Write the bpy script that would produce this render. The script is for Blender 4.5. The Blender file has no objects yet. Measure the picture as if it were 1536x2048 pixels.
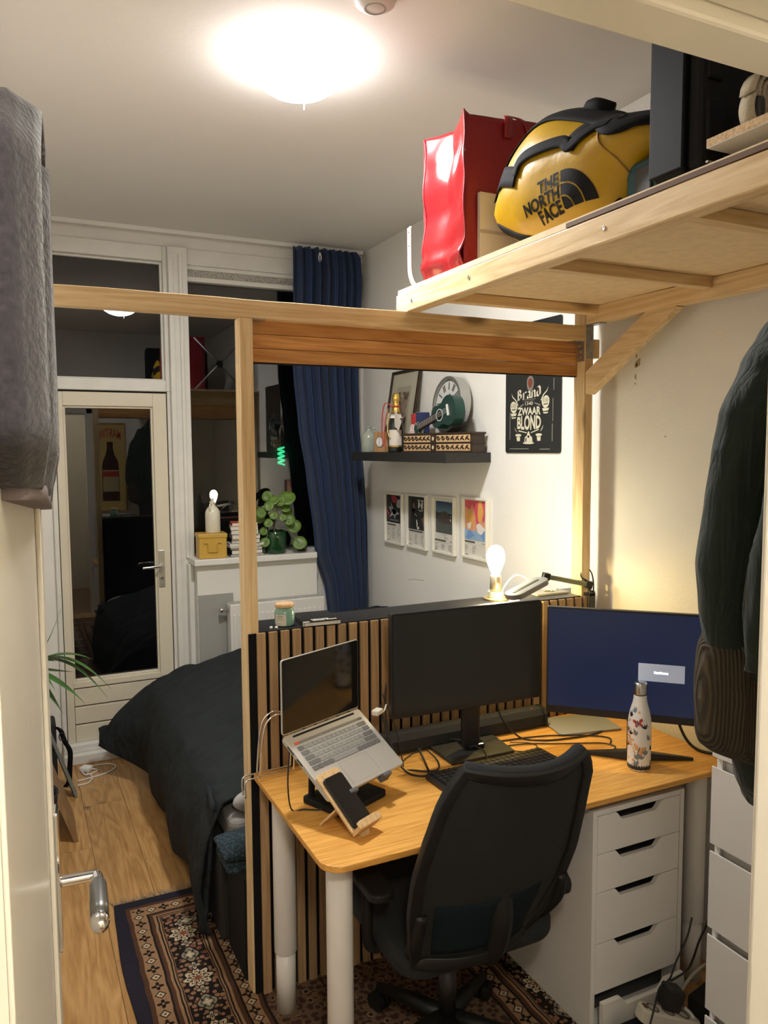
import bpy, bmesh, math, random
from mathutils import Vector, Matrix, noise as mnoise
random.seed(7)
D = bpy.data
SC = bpy.context.scene
COL = SC.collection
R = math.radians
# ------------------------------------------------------------------ camera
cam = D.cameras.new('camera'); camo = D.objects.new('camera', cam); COL.objects.link(camo)
cam.sensor_fit = 'HORIZONTAL'; cam.sensor_width = 36.0; cam.lens = 36.0*1550/1536
cam.clip_start = 0.02; cam.clip_end = 100
def cam_matrix(yaw, pitch, roll, loc):
    yaw, pitch, roll = R(yaw), R(pitch), R(roll)
    f = Vector((math.sin(yaw)*math.cos(pitch), math.cos(yaw)*math.cos(pitch), math.sin(pitch)))
    r = Vector((math.cos(yaw), -math.sin(yaw), 0)); u = r.cross(f)
    r2 = r*math.cos(roll)+u*math.sin(roll); u2 = -r*math.sin(roll)+u*math.cos(roll)
    m = Matrix(((r2.x, u2.x, -f.x), (r2.y, u2.y, -f.y), (r2.z, u2.z, -f.z))).to_4x4()
    m.translation = loc
    return m
camo.matrix_world = cam_matrix(25.65, -4.72, -0.35, (0, 0, 1.756))
SC.camera = camo
# ------------------------------------------------------------------ world (night outside) and exposure
w = D.worlds.new('night'); SC.world = w; w.use_nodes = True
w.node_tree.nodes['Background'].inputs[0].default_value = (0.012, 0.014, 0.020, 1)
w.node_tree.nodes['Background'].inputs[1].default_value = 0.35
SC.view_settings.view_transform = 'Standard'; SC.view_settings.look = 'None'
SC.view_settings.exposure = 1.08; SC.view_settings.gamma = 1.0; SC.view_settings.use_curve_mapping = False
CEIL_LAMP = 285.0      # emission strength of the ceiling dome
BULB = 52.0          # emission strength of the bare bulb
DESK_LED = 300.0       # emission of the folding desk lamp's strip
HALL_FILL = 72.0            # emission of the unseen fill lamp added in the hallway behind the camera

# room
XL, XR, YF, YB, ZC = -0.15, 2.07, 0.55, 4.65, 2.99

# ------------------------------------------------------------------ materials
MATS = {}
def nt(name):
    m = D.materials.new(name); m.use_nodes = True
    n = m.node_tree; b = n.nodes['Principled BSDF']
    return m, n, b
def N(n, t, **kw):
    x = n.nodes.new(t)
    for k, v in kw.items():
        if k in x.inputs: x.inputs[k].default_value = v
        else: setattr(x, k, v)
    return x
def ramp(n, stops):
    r = n.nodes.new('ShaderNodeValToRGB'); e = r.color_ramp.elements
    while len(e) > 1: e.remove(e[-1])
    e[0].position = stops[0][0]; e[0].color = tuple(stops[0][1])+(1,)
    for p, c in stops[1:]:
        x = e.new(p); x.color = tuple(c)+(1,)
    return r
def plain(name, col, rough=.5, metal=0, bump=0, bscale=60, var=0, vscale=4, spec=.5, sheen=0, coat=0):
    if name in MATS: return MATS[name]
    m, n, b = nt(name)
    b.inputs['Base Color'].default_value = tuple(col)+(1,)
    b.inputs['Roughness'].default_value = rough; b.inputs['Metallic'].default_value = metal
    b.inputs['Specular IOR Level'].default_value = spec
    if sheen: b.inputs['Sheen Weight'].default_value = sheen
    if coat: b.inputs['Coat Weight'].default_value = coat
    tc = N(n, 'ShaderNodeTexCoord')
    if var:
        no = N(n, 'ShaderNodeTexNoise', Scale=vscale, Detail=5.0)
        n.links.new(tc.outputs['Object'], no.inputs['Vector'])
        r = ramp(n, [(.3, [max(0, c*(1-var)) for c in col]), (.7, [min(1, c*(1+var)) for c in col])])
        n.links.new(no.outputs['Fac'], r.inputs['Fac']); n.links.new(r.outputs['Color'], b.inputs['Base Color'])
    if bump:
        no = N(n, 'ShaderNodeTexNoise', Scale=bscale, Detail=4.0)
        n.links.new(tc.outputs['Object'], no.inputs['Vector'])
        bp = N(n, 'ShaderNodeBump', Strength=bump, Distance=.01)
        n.links.new(no.outputs['Fac'], bp.inputs['Height']); n.links.new(bp.outputs['Normal'], b.inputs['Normal'])
    MATS[name] = m
    return m
def emis(name, col, st):
    if name in MATS: return MATS[name]
    m, n, b = nt(name)
    b.inputs['Base Color'].default_value = (.8, .8, .8, 1)
    b.inputs['Emission Color'].default_value = tuple(col)+(1,); b.inputs['Emission Strength'].default_value = st
    MATS[name] = m
    return m
def wood(name, c1, c2, axis='X', fine=26., stretch=14., rough=.5, knots=True, bump=.12, rnd=.12, spec=.3, dark=None):
    """pine / oak style grain running along an axis"""
    if name in MATS: return MATS[name]
    m, n, b = nt(name)
    tc = N(n, 'ShaderNodeTexCoord'); oi = N(n, 'ShaderNodeObjectInfo')
    ad = N(n, 'ShaderNodeVectorMath', operation='ADD')
    sc = N(n, 'ShaderNodeVectorMath', operation='SCALE'); sc.inputs['Scale'].default_value = 13.0
    cb = N(n, 'ShaderNodeCombineXYZ')
    for k in range(3): n.links.new(oi.outputs['Random'], cb.inputs[k])
    n.links.new(cb.outputs[0], sc.inputs[0])
    n.links.new(tc.outputs['Object'], ad.inputs[0]); n.links.new(sc.outputs[0], ad.inputs[1])
    mp = N(n, 'ShaderNodeMapping')
    s = [fine]*3; s['XYZ'.index(axis)] = fine/stretch
    mp.inputs['Scale'].default_value = s
    n.links.new(ad.outputs[0], mp.inputs['Vector'])
    n1 = N(n, 'ShaderNodeTexNoise', Scale=.55, Detail=2.0, Distortion=.6)
    n.links.new(mp.outputs[0], n1.inputs['Vector'])
    mul = N(n, 'ShaderNodeMath', operation='MULTIPLY'); mul.inputs[1].default_value = 7.0
    n.links.new(n1.outputs['Fac'], mul.inputs[0])
    fr = N(n, 'ShaderNodeMath', operation='PINGPONG'); fr.inputs[1].default_value = .5
    n.links.new(mul.outputs[0], fr.inputs[0])
    n2 = N(n, 'ShaderNodeTexNoise', Scale=5.0, Detail=6.0)
    n.links.new(mp.outputs[0], n2.inputs['Vector'])
    mix = N(n, 'ShaderNodeMath', operation='MULTIPLY_ADD'); mix.inputs[1].default_value = .75
    n.links.new(fr.outputs[0], mix.inputs[0]); 
    m3 = N(n, 'ShaderNodeMath', operation='MULTIPLY'); m3.inputs[1].default_value = .7
    n.links.new(n2.outputs['Fac'], m3.inputs[0]); n.links.new(m3.outputs[0], mix.inputs[2])
    rr = ramp(n, [(.25, c2), (.75, c1)])
    n.links.new(mix.outputs[0], rr.inputs['Fac'])
    col = rr.outputs['Color']
    if knots:
        mk = N(n, 'ShaderNodeMapping'); ks = [9.]*3; ks['XYZ'.index(axis)] = 3.2
        mk.inputs['Scale'].default_value = ks
        n.links.new(ad.outputs[0], mk.inputs['Vector'])
        vo = N(n, 'ShaderNodeTexVoronoi', Scale=.55)
        n.links.new(mk.outputs[0], vo.inputs['Vector'])
        kr = ramp(n, [(.05, (1, 1, 1)), (.13, (0, 0, 0))])
        n.links.new(vo.outputs['Distance'], kr.inputs['Fac'])
        mx = N(n, 'ShaderNodeMix', data_type='RGBA')
        n.links.new(kr.outputs['Color'], mx.inputs['Factor']); n.links.new(col, mx.inputs[6])
        mx.inputs[7].default_value = tuple(dark or [c*.42 for c in c2])+(1,)
        col = mx.outputs[2]
    hv = N(n, 'ShaderNodeHueSaturation')
    mr = N(n, 'ShaderNodeMapRange'); mr.inputs[3].default_value = 1-rnd; mr.inputs[4].default_value = 1+rnd
    n.links.new(oi.outputs['Random'], mr.inputs[0]); n.links.new(mr.outputs[0], hv.inputs['Value'])
    n.links.new(col, hv.inputs['Color']); n.links.new(hv.outputs[0], b.inputs['Base Color'])
    b.inputs['Roughness'].default_value = rough; b.inputs['Specular IOR Level'].default_value = spec
    if bump:
        bp = N(n, 'ShaderNodeBump', Strength=bump, Distance=.004)
        n.links.new(mix.outputs[0], bp.inputs['Height']); n.links.new(bp.outputs['Normal'], b.inputs['Normal'])
    MATS[name] = m
    return m
def glass_pane(name, tint=(.86, .88, .88), refl=1.0, rough=.0):
    if name in MATS: return MATS[name]
    m = D.materials.new(name); m.use_nodes = True; n = m.node_tree; n.nodes.clear()
    o = N(n, 'ShaderNodeOutputMaterial'); mx = N(n, 'ShaderNodeMixShader')
    t = N(n, 'ShaderNodeBsdfTransparent'); t.inputs[0].default_value = tuple(tint)+(1,)
    g = N(n, 'ShaderNodeBsdfGlossy'); g.inputs['Roughness'].default_value = rough
    ge = N(n, 'ShaderNodeNewGeometry'); dt = N(n, 'ShaderNodeVectorMath', operation='DOT_PRODUCT')
    n.links.new(ge.outputs['Incoming'], dt.inputs[0]); n.links.new(ge.outputs['Normal'], dt.inputs[1])
    prev = dt.outputs['Value']
    for op, v in (('ABSOLUTE', None), ('SUBTRACT', 1.), ('POWER', 5.), ('MULTIPLY_ADD', .96)):      # Schlick reflectance of glass
        q = N(n, 'ShaderNodeMath', operation=op)
        if op == 'SUBTRACT': q.inputs[0].default_value = 1.; n.links.new(prev, q.inputs[1])
        else:
            n.links.new(prev, q.inputs[0])
            if v is not None: q.inputs[1].default_value = v
            if op == 'MULTIPLY_ADD': q.inputs[2].default_value = .04
        prev = q.outputs[0]
    mm = N(n, 'ShaderNodeMath', operation='MULTIPLY'); mm.inputs[1].default_value = refl; mm.use_clamp = True
    n.links.new(prev, mm.inputs[0]); n.links.new(mm.outputs[0], mx.inputs[0])
    n.links.new(t.outputs[0], mx.inputs[1]); n.links.new(g.outputs[0], mx.inputs[2]); n.links.new(mx.outputs[0], o.inputs[0])
    MATS[name] = m
    return m

WALL = plain('painted_plaster', (.83, .805, .745), .75, bump=.12, bscale=90, var=.03, vscale=2.5, spec=.25)
CEILM = plain('ceiling_paint', (.82, .795, .755), .85, bump=.05, bscale=60, spec=.15)
PAINT = plain('white_gloss_paint', (.74, .70, .60), .32, bump=.04, bscale=30, var=.02)
FRAMEP = plain('window_frame_paint', (.76, .74, .68), .38, bump=.08, bscale=45, var=.04, vscale=9)
DOORP = plain('cream_door_paint', (.72, .66, .52), .36, bump=.04, bscale=30, var=.02)
PINE = {a: wood('pine_'+a, (.84, .63, .36), (.66, .445, .21), a) for a in 'XYZ'}
ORANGE = wood('stained_plank', (.76, .39, .135), (.52, .225, .065), 'X', rough=.45)
BAMBOO = wood('bamboo_top', (.78, .41, .095), (.55, .25, .045), 'X', fine=60., stretch=22., rough=.38, knots=False, rnd=0, spec=.45)
OAK = wood('laminate_oak', (.57, .325, .12), (.36, .18, .055), 'Y', fine=20., stretch=10., rough=.38, knots=True, rnd=.12, spec=.4)
SLAT = wood('oak_slat', (.44, .285, .145), (.30, .185, .09), 'Z', fine=40., stretch=30., rough=.5, knots=False, rnd=.12)
CHIP = plain('chipboard', (.60, .42, .23), .8, var=.28, vscale=160, bump=.1, bscale=160)
FELT = plain('black_felt', (.010, .010, .011), .95, bump=.2, bscale=300, spec=.1)
WHITE = plain('white_laminate', (.74, .71, .66), .42)
BLACKP = plain('black_plastic', (.012, .012, .013), .42)
BLACKM = plain('black_matte', (.010, .010, .010), .75, spec=.25)
STEEL = plain('brushed_steel', (.62, .61, .58), .28, metal=1)
CHROME = plain('chrome', (.80, .80, .80), .12, metal=1)
ZINC = plain('galvanised_zinc', (.42, .42, .41), .42, metal=.9, var=.25, vscale=60)
PAPER = plain('paper_pages', (.72, .68, .58), .9, bump=.2, bscale=200)
CREAM = plain('cream_print', (.80, .75, .58), .6)
CABLEB = plain('black_cable', (.012, .012, .012), .5)
CABLEW = plain('white_cable', (.72, .70, .66), .5)

# ------------------------------------------------------------------ mesh builder
class MB:
    def __init__(s, M=None): s.v = []; s.f = []; s.M = M
    def add(s, vs, fs):
        o = len(s.v); s.v += [tuple((s.M @ Vector(p)) if s.M else p) for p in vs]; s.f += [tuple(i+o for i in f) for f in fs]; return s
    def box(s, x0, x1, y0, y1, z0, z1):
        vs = [(x, y, z) for z in (z0, z1) for y in (y0, y1) for x in (x0, x1)]
        return s.add(vs, [(0, 2, 3, 1), (4, 5, 7, 6), (0, 1, 5, 4), (2, 6, 7, 3), (0, 4, 6, 2), (1, 3, 7, 5)])
    def prism(s, poly, a0, a1, axis='Z'):
        n = len(poly)
        def P(p, a):
            return {'Z': (p[0], p[1], a), 'Y': (p[0], a, p[1]), 'X': (a, p[0], p[1])}[axis]
        vs = [P(p, a0) for p in poly]+[P(p, a1) for p in poly]
        fs = [tuple(range(n))[::-1], tuple(range(n, 2*n))]+[(i, (i+1) % n, n+(i+1) % n, n+i) for i in range(n)]
        return s.add(vs, fs)
    def ring(s, rings, close=True, cap=True):
        """loft through rings of equal length"""
        n = len(rings[0]); vs = [p for r in rings for p in r]; fs = []
        m = n if close else n-1
        for k in range(len(rings)-1):
            for i in range(m):
                j = (i+1) % n
                fs.append((k*n+i, k*n+j, (k+1)*n+j, (k+1)*n+i))
        if cap and close:
            fs.append(tuple(range(n))[::-1]); fs.append(tuple(range((len(rings)-1)*n, len(rings)*n)))
        return s.add(vs, fs)
    def lathe(s, prof, c=(0, 0, 0), n=24, cap=True):
        rings = [[(c[0]+max(r, 1e-4)*math.cos(2*math.pi*i/n), c[1]+max(r, 1e-4)*math.sin(2*math.pi*i/n), c[2]+z) for i in range(n)] for r, z in prof]
        return s.ring(rings, True, cap)
    def tube(s, path, r, n=8, closed=False):
        P = [Vector(p) for p in path]; rings = []; m = len(P)
        up = Vector((0, 0, 1))
        t0 = (P[1]-P[0]).normalized()
        if abs(t0.dot(up)) > .95: up = Vector((1, 0, 0))
        a = t0.cross(up).normalized()
        for i in range(m):
            t = (P[(i+1) % m]-P[i-1]) if closed else (P[min(i+1, m-1)]-P[max(i-1, 0)])
            t = t.normalized() if t.length > 1e-9 else t0
            a = (a-t*a.dot(t)); a = a.normalized() if a.length > 1e-6 else t.orthogonal().normalized()
            b = t.cross(a)
            rr = r[i] if isinstance(r, (list, tuple)) else r
            rings.append([tuple(P[i]+a*rr*math.cos(2*math.pi*k/n)+b*rr*math.sin(2*math.pi*k/n)) for k in range(n)])
        if closed: rings.append(rings[0]); return s.ring(rings, True, False)
        return s.ring(rings)
    def grid(s, fn, nu, nv):
        vs = [fn(i/nu, j/nv) for j in range(nv+1) for i in range(nu+1)]
        fs = [(j*(nu+1)+i, j*(nu+1)+i+1, (j+1)*(nu+1)+i+1, (j+1)*(nu+1)+i) for j in range(nv) for i in range(nu)]
        return s.add(vs, fs)
    def mesh(s, name):
        me = D.meshes.new(name); me.from_pydata(s.v, [], s.f); me.update()
        bm = bmesh.new(); bm.from_mesh(me); bmesh.ops.recalc_face_normals(bm, faces=bm.faces); bm.to_mesh(me); bm.free()
        return me
    def build(s, name, mat, parent=None, smooth=False, bevel=0, seg=2, sub=0, solid=0):
        me = s.mesh(name); me.materials.append(mat)
        return link(name, me, parent, smooth, bevel, seg, sub, solid)
def link(name, me, parent=None, smooth=False, bevel=0, seg=2, sub=0, solid=0):
    o = D.objects.new(name, me); COL.objects.link(o)
    if smooth:
        me.polygons.foreach_set('use_smooth', [True]*len(me.polygons))
    if solid:
        md = o.modifiers.new('solid', 'SOLIDIFY'); md.thickness = solid; md.offset = 0
    if bevel:
        md = o.modifiers.new('bevel', 'BEVEL'); md.width = bevel; md.segments = seg; md.limit_method = 'ANGLE'; md.angle_limit = R(35)
        if smooth is False and seg > 1:
            md.harden_normals = False
    if sub:
        md = o.modifiers.new('sub', 'SUBSURF'); md.levels = sub; md.render_levels = sub
    if parent: setp(o, parent)
    return o
LOC = {}
def setp(o, p):
    o.parent = p
    m = Matrix.Identity(4); q = p
    while q is not None and q.name in LOC:
        m = LOC[q.name]; break
    o.matrix_parent_inverse = m.inverted()
def thing(name, loc, label, cat, group=None):
    o = D.objects.new(name, None); COL.objects.link(o); o.location = loc; o.empty_display_size = .05
    LOC[o.name] = Matrix.Translation(loc)
    return tag(o, label, cat, group)
def tag(o, label, cat, group=None, kind=None):
    o['label'] = label; o['category'] = cat
    if group: o['group'] = group
    if kind: o['kind'] = kind
    return o
def struct(o, label=None):
    o['kind'] = 'structure'
    if label: o['label'] = label
    return o
def copy(o, loc, parent=None, name=None):
    c = o.copy(); COL.objects.link(c); c.location = loc
    return c
def smooth_path(pts, k=6, closed=False):
    """Catmull-Rom"""
    P = [Vector(p) for p in pts]; out = []; n = len(P)
    for i in range(n if closed else n-1):
        if closed: p0, p1, p2, p3 = P[i-1], P[i], P[(i+1) % n], P[(i+2) % n]
        else: p0, p1, p2, p3 = P[max(i-1, 0)], P[i], P[i+1], P[min(i+2, n-1)]
        for j in range(k):
            t = j/k
            out.append(.5*((2*p1)+(p2-p0)*t+(2*p0-5*p1+4*p2-p3)*t*t+(3*p1-p0-3*p2+p3)*t**3))
    if not closed: out.append(P[-1])
    return out
def interp(tab, x):
    """piecewise smooth table lookup, tab sorted ascending in x"""
    if x <= tab[0][0]: return tab[0][1]
    for (a, u), (b, v) in zip(tab, tab[1:]):
        if x <= b:
            t = (x-a)/(b-a); t = t*t*(3-2*t)*.5+t*.5
            return u+(v-u)*t
    return tab[-1][1]
def rrect(x0, x1, y0, y1, r, k=5, corners=(1, 1, 1, 1)):
    pts = []
    for (cx, cy, a, on) in ((x1-r, y1-r, 0, corners[0]), (x0+r, y1-r, 90, corners[1]), (x0+r, y0+r, 180, corners[2]), (x1-r, y0+r, 270, corners[3])):
        if not on:
            pts.append((x1 if a in (0, 270) else x0, y1 if a in (0, 90) else y0)); continue
        for i in range(k+1):
            t = R(a+90*i/k); pts.append((cx+r*math.cos(t), cy+r*math.sin(t)))
    return pts
def text_geo(body, size=1., bold=0, shear=0, xs=1.):
    cu = D.curves.new('t', 'FONT'); cu.body = body; cu.size = size; cu.align_x = 'CENTER'; cu.align_y = 'CENTER'
    cu.offset = bold; cu.shear = shear; cu.resolution_u = 3
    ob = D.objects.new('t', cu); me = D.meshes.new_from_object(ob)
    vs = [(v.co.x*xs, v.co.y) for v in me.vertices]; fs = [tuple(p.vertices) for p in me.polygons]
    D.objects.remove(ob); D.curves.remove(cu); D.meshes.remove(me)
    return vs, fs
def frame_m(o, u, v, n):
    """matrix from local (x,y,z) to origin + u,v,n axes"""
    m = Matrix((Vector(u), Vector(v), Vector(n))).transposed().to_4x4(); m.translation = Vector(o)
    return m
# ================================================================== SETTING
# ---- floor: oak laminate planks, each its own piece
fl = struct(MB().box(XL-.02, XR+.02, YF-.12, YB+.05, -.03, -.008).build('floor', plain('floor_underlay', (.10, .06, .03), .9)), 'oak laminate floor')
pl_w, pl_l = .192, 1.285
pmesh = MB().box(-pl_w/2+.0008, pl_w/2-.0008, -pl_l/2+.0008, pl_l/2-.0008, -.008, 0).mesh('plank'); pmesh.materials.append(OAK)
nrow = int((XR-XL)/pl_w)+1
for i in range(nrow):
    x = XL+.02+pl_w*(i+.5)
    off = (.0, .52, .95, .31, .77)[i % 5]
    y = YF-.1+off-pl_l/2
    while y-pl_l/2 < YB:
        y0, y1 = max(YF-.12, y-pl_l/2), min(YB+.04, y+pl_l/2)
        x0, x1 = max(XL-.02, x-pl_w/2), min(XR+.02, x+pl_w/2)
        if y1-y0 > .05 and x1-x0 > .02:
            if y1-y0 < pl_l-.01 or x1-x0 < pl_w-.01:
                me = MB().box(x0-x+.0008, x1-x-.0008, y0-y+.0008, y1-y-.0008, -.008, 0).mesh('plank'); me.materials.append(OAK)
            else: me = pmesh
            o = link('plank', me, fl, bevel=0); o.location = (x, y, 0)
        y += pl_l
struct(MB().box(XL-.1, XR+.1, YF-.12, YB+.15, ZC, ZC+.08).build('ceiling', CEILM))
struct(MB().box(XL-.1, XL, YF-.12, YB+.12, 0, ZC).build('wall_left', WALL))
struct(MB().box(XR, XR+.1, YF-.12, YB+.12, 0, ZC).build('wall_right', WALL))
# scuffs and filler marks on the right wall
mk = MB()
for (y, z, a, b) in ((2.172, 2.12, .006, .012), (2.178, 2.085, .004, .008), (2.168, 2.06, .012, .016), (2.178, 2.05, .007, .010), (2.180, 2.01, .004, .012), (2.181, 1.985, .003, .004), (2.03, 1.79, .004, .003)):
    P = [(y+a*math.cos(t)*(1+.4*math.sin(3*t+y*50)), z+b*math.sin(t)*(1+.3*math.cos(2*t+z*31))) for t in [i*math.pi/5 for i in range(10)]]
    mk.prism(P, XR-.0008, XR+.001, 'X')
mk.build('filler_mark', plain('dried_filler', (.42, .33, .22), .9), D.objects['wall_right'])
sm = MB().tube([(XR, 3.99, .985), (XR, 3.93, 1.0), (XR, 3.86, 1.005), (XR, 3.80, 1.012)], .0018, 5)
sm.build('scuff_line', plain('grey_scuff', (.48, .46, .42), .9), D.objects['wall_right'])
# ---- door wall with the doorway the camera looks through
DJ, DH = .716, 2.122           # right jamb face, header underside
wf = MB()
wf.box(XL-.1, -.075, YF-.12, YF, 0, ZC); wf.box(DJ+.05, XR+.1, YF-.12, YF, 0, ZC); wf.box(-.075, DJ+.05, YF-.12, YF, DH+.07, ZC)
struct(wf.build('wall_front', WALL))
tr = MB()
tr.box(DJ, DJ+.05, YF-.13, YF+.012, 0, DH+.07); tr.box(-.075, -.03, YF-.13, YF+.012, 0, DH+.07)
tr.box(-.03, DJ, YF-.13, YF-.04, DH+.014, DH+.07); tr.box(-.03, DJ, YF-.04, YF+.012, DH, DH+.07)
struct(tr.build('trim_1', PAINT, bevel=.004), 'painted door frame around the open room door')
ar = MB()
ar.box(DJ+.012, DJ+.075, YF+.012, YF+.024, 0, DH+.065); ar.box(-.09, -.045, YF+.012, YF+.024, 0, DH+.065); ar.box(-.09, DJ+.075, YF+.012, YF+.024, DH+.012, DH+.075)
struct(ar.build('trim_2', PAINT, bevel=.003), 'painted architrave on the room side of the doorway')
# hallway shell behind the camera
hw = MB()
hw.box(-1.1, -1.0, -1.2, YF-.12, 0, 2.6); hw.box(1.0, 1.1, -1.2, YF-.12, 0, 2.6); hw.box(-1.1, 1.1, -1.3, -1.2, 0, 2.6)
struct(hw.build('wall_hall', plain('hall_plaster', (.62, .56, .46), .8)))
struct(MB().box(-1.1, 1.1, -1.3, YF-.12, 2.6, 2.7).build('ceiling_hall', CEILM))
struct(MB().box(-1.1, 1.1, -1.3, YF-.12, -.05, 0).build('floor_hall', plain('hall_floor', (.20, .13, .08), .6)))

# ---- window wall
wb = MB()
wb.box(XL-.1, .2, 4.62, 4.74, 0, ZC)                       # left of the balcony door
wb.box(.2, XR+.1, 4.615, 4.74, 2.90, ZC)                    # above the frames
wb.box(1.67, XR+.1, 4.57, 4.74, 0, 1.10)                  # low wall behind the curtain
struct(wb.build('wall_back', WALL))
GL = glass_pane('window_glass', (.80, .82, .83), 2.0, .0)
# window_1: large fixed light with ventilation grille
w1 = struct(MB().box(.846, .957, 4.575, 4.72, 0, 2.905).box(.957, XR, 4.60, 4.72, 2.815, 2.905).box(2.01, XR, 4.60, 4.72, 1.10, 2.815).box(.957, 2.01, 4.61, 4.72, 1.10, 1.125)
            .build('window_1', FRAMEP, bevel=.004), 'large dark window beside the balcony door')
MB().box(.957, 2.01, 4.655, 4.659, 1.125, 2.735).build('pane', GL, w1)
gm, gn, gb = nt('vent_mesh_metal')
tc = N(gn, 'ShaderNodeTexCoord'); vo = N(gn, 'ShaderNodeTexVoronoi', Scale=130.0); gn.links.new(tc.outputs['Object'], vo.inputs['Vector'])
rr = ramp(gn, [(.15, (.10, .09, .08)), (.5, (.46, .43, .38))]); gn.links.new(vo.outputs['Distance'], rr.inputs[0]); gn.links.new(rr.outputs[0], gb.inputs['Base Color']); gb.inputs['Roughness'].default_value = .6
MB().box(.96, 2.01, 4.622, 4.66, 2.752, 2.792).build('vent_grille', gm, w1)
MB().box(.957, 2.01, 4.612, 4.665, 2.792, 2.815).box(.957, 2.01, 4.612, 4.665, 2.725, 2.752).build('vent_rail', FRAMEP, w1, bevel=.003)
MB().box(.905, .925, 4.560, 4.58, 1.12, 2.86).build('moulding', FRAMEP, w1, bevel=.004)
MB().box(.846, .875, 4.562, 4.58, .1, 2.86).build('moulding', FRAMEP, w1, bevel=.004)
# window_2: transom light over the balcony door
w2 = struct(MB().box(.2, .226, 4.60, 4.72, 2.088, 2.905).box(.822, .846, 4.60, 4.72, 2.088, 2.905).box(.226, .822, 4.60, 4.72, 2.822, 2.905).box(.226, .822, 4.592, 4.72, 2.086, 2.150).box(.2, .224, 4.60, 4.72, .10, 2.088).box(.827, .846, 4.60, 4.72, .10, 2.088)
            .build('window_2', FRAMEP, bevel=.004), 'dark transom window above the balcony door')
MB().box(.226, .822, 4.655, 4.659, 2.150, 2.822).build('pane', GL, w2)
bd = MB()
for (a, b, c, d) in ((.226, .238, 2.15, 2.822), (.810, .822, 2.15, 2.822), (.238, .810, 2.81, 2.822), (.238, .810, 2.15, 2.160)): bd.box(a, b, 4.635, 4.655, c, d)
bd.build('glazing_bead', FRAMEP, w2, bevel=.002)
# door_1: balcony door
d1 = struct(MB().box(.228, .268, 4.605, 4.66, .10, 2.076).box(.746, .822, 4.605, 4.66, .10, 2.076).box(.268, .746, 4.605, 4.66, 1.999, 2.076).box(.268, .746, 4.605, 4.66, .415, .450)
            .build('door_1', DOORP, bevel=.003), 'cream balcony door with one tall dark pane')
struct(MB().box(.2, .846, 4.53, 4.72, 0, .055).box(.2, .846, 4.57, 4.72, .055, .10).build('trim_3', FRAMEP, bevel=.005), 'painted balcony door threshold')
MB().box(.268, .746, 4.638, 4.642, .450, 1.999).build('pane', GL, d1)
bd = MB()
for (a, b, c, d) in ((.268, .280, .450, 1.999), (.734, .746, .450, 1.999), (.280, .734, 1.987, 1.999), (.280, .734, .450, .464)): bd.box(a, b, 4.618, 4.637, c, d)
bd.build('glazing_bead', DOORP, d1, bevel=.003)
for z0, z1 in ((.10, .198), (.206, .302), (.310, .408)):
    MB().box(.270, .744, 4.612, 4.655, z0, z1).build('panel_board', DOORP, d1, bevel=.004)
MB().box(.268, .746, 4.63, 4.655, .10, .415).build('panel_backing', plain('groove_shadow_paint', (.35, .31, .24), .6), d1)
hd = MB().box(.752, .786, 4.597, 4.606, .955, 1.172).build('handle_plate', plain('satin_aluminium', (.55, .54, .50), .38, metal=.85), d1, bevel=.003)
hl = MB(); hl.tube(smooth_path([(.768, 4.60, 1.083), (.768, 4.572, 1.083), (.755, 4.556, 1.083), (.70, 4.553, 1.080), (.655, 4.555, 1.078)]), .009, 10)
hl.build('lever', CHROME, hd, True)
MB().lathe([(0, 0), (.009, 0), (.009, .006), (0, .006)], (0, 0, 0), 14).build('key_cylinder', STEEL, hd).matrix_basis = Matrix.Translation((.768, 4.597, 1.01)) @ Matrix.Rotation(R(90), 4, 'X')
MB().box(.766, .770, 4.578, 4.592, 1.003, 1.017).build('key', CHROME, hd)
# deep sill box under the large window
sb = struct(MB().box(.935, 1.665, 4.425, 4.62, 0, 1.092).build('wall_sill', plain('white_board', (.75, .73, .67), .5, var=.02)), 'white boxed-in parapet under the window')
MB().prism([(.915, 4.385), (1.655, 4.385), (1.70, 4.62), (.915, 4.62)], 1.092, 1.128).build('sill_board', FRAMEP, sb, bevel=.005)
MB().box(.938, 1.140, 4.414, 4.426, .02, .918).build('access_panel', plain('grey_board', (.33, .33, .30), .6), sb)
MB().box(.905, .935, 4.50, 4.60, 0, 1.09).build('corner_post', FRAMEP, sb, bevel=.006)
# outside: balcony rail slab and a distant lit neon coil
struct(MB().box(XL-.3, 2.6, 4.76, 6.0, -.15, -.03).build('floor_balcony', plain('balcony_concrete', (.12, .12, .12), .9)))
struct(MB().box(-4, 7, 8.05, 8.2, -3, 6).build('wall_opposite', plain('night_brick', (.05, .045, .04), .9, var=.2, vscale=6)), 'dark facade across the street')
nk = MB(); pts = []
for i in range(60):
    t = i/59*4*2*math.pi
    pts.append((2.62+.032*math.cos(t), 8.0+.03*math.sin(t), 1.77-.19*i/59))
nk.tube(pts, .011, 6); 
tag(nk.build('neon_coil', emis('green_neon', (.05, 1., .38), .5), smooth=True), 'small green glowing coil outside in the dark beyond the window', 'neon sign')

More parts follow.
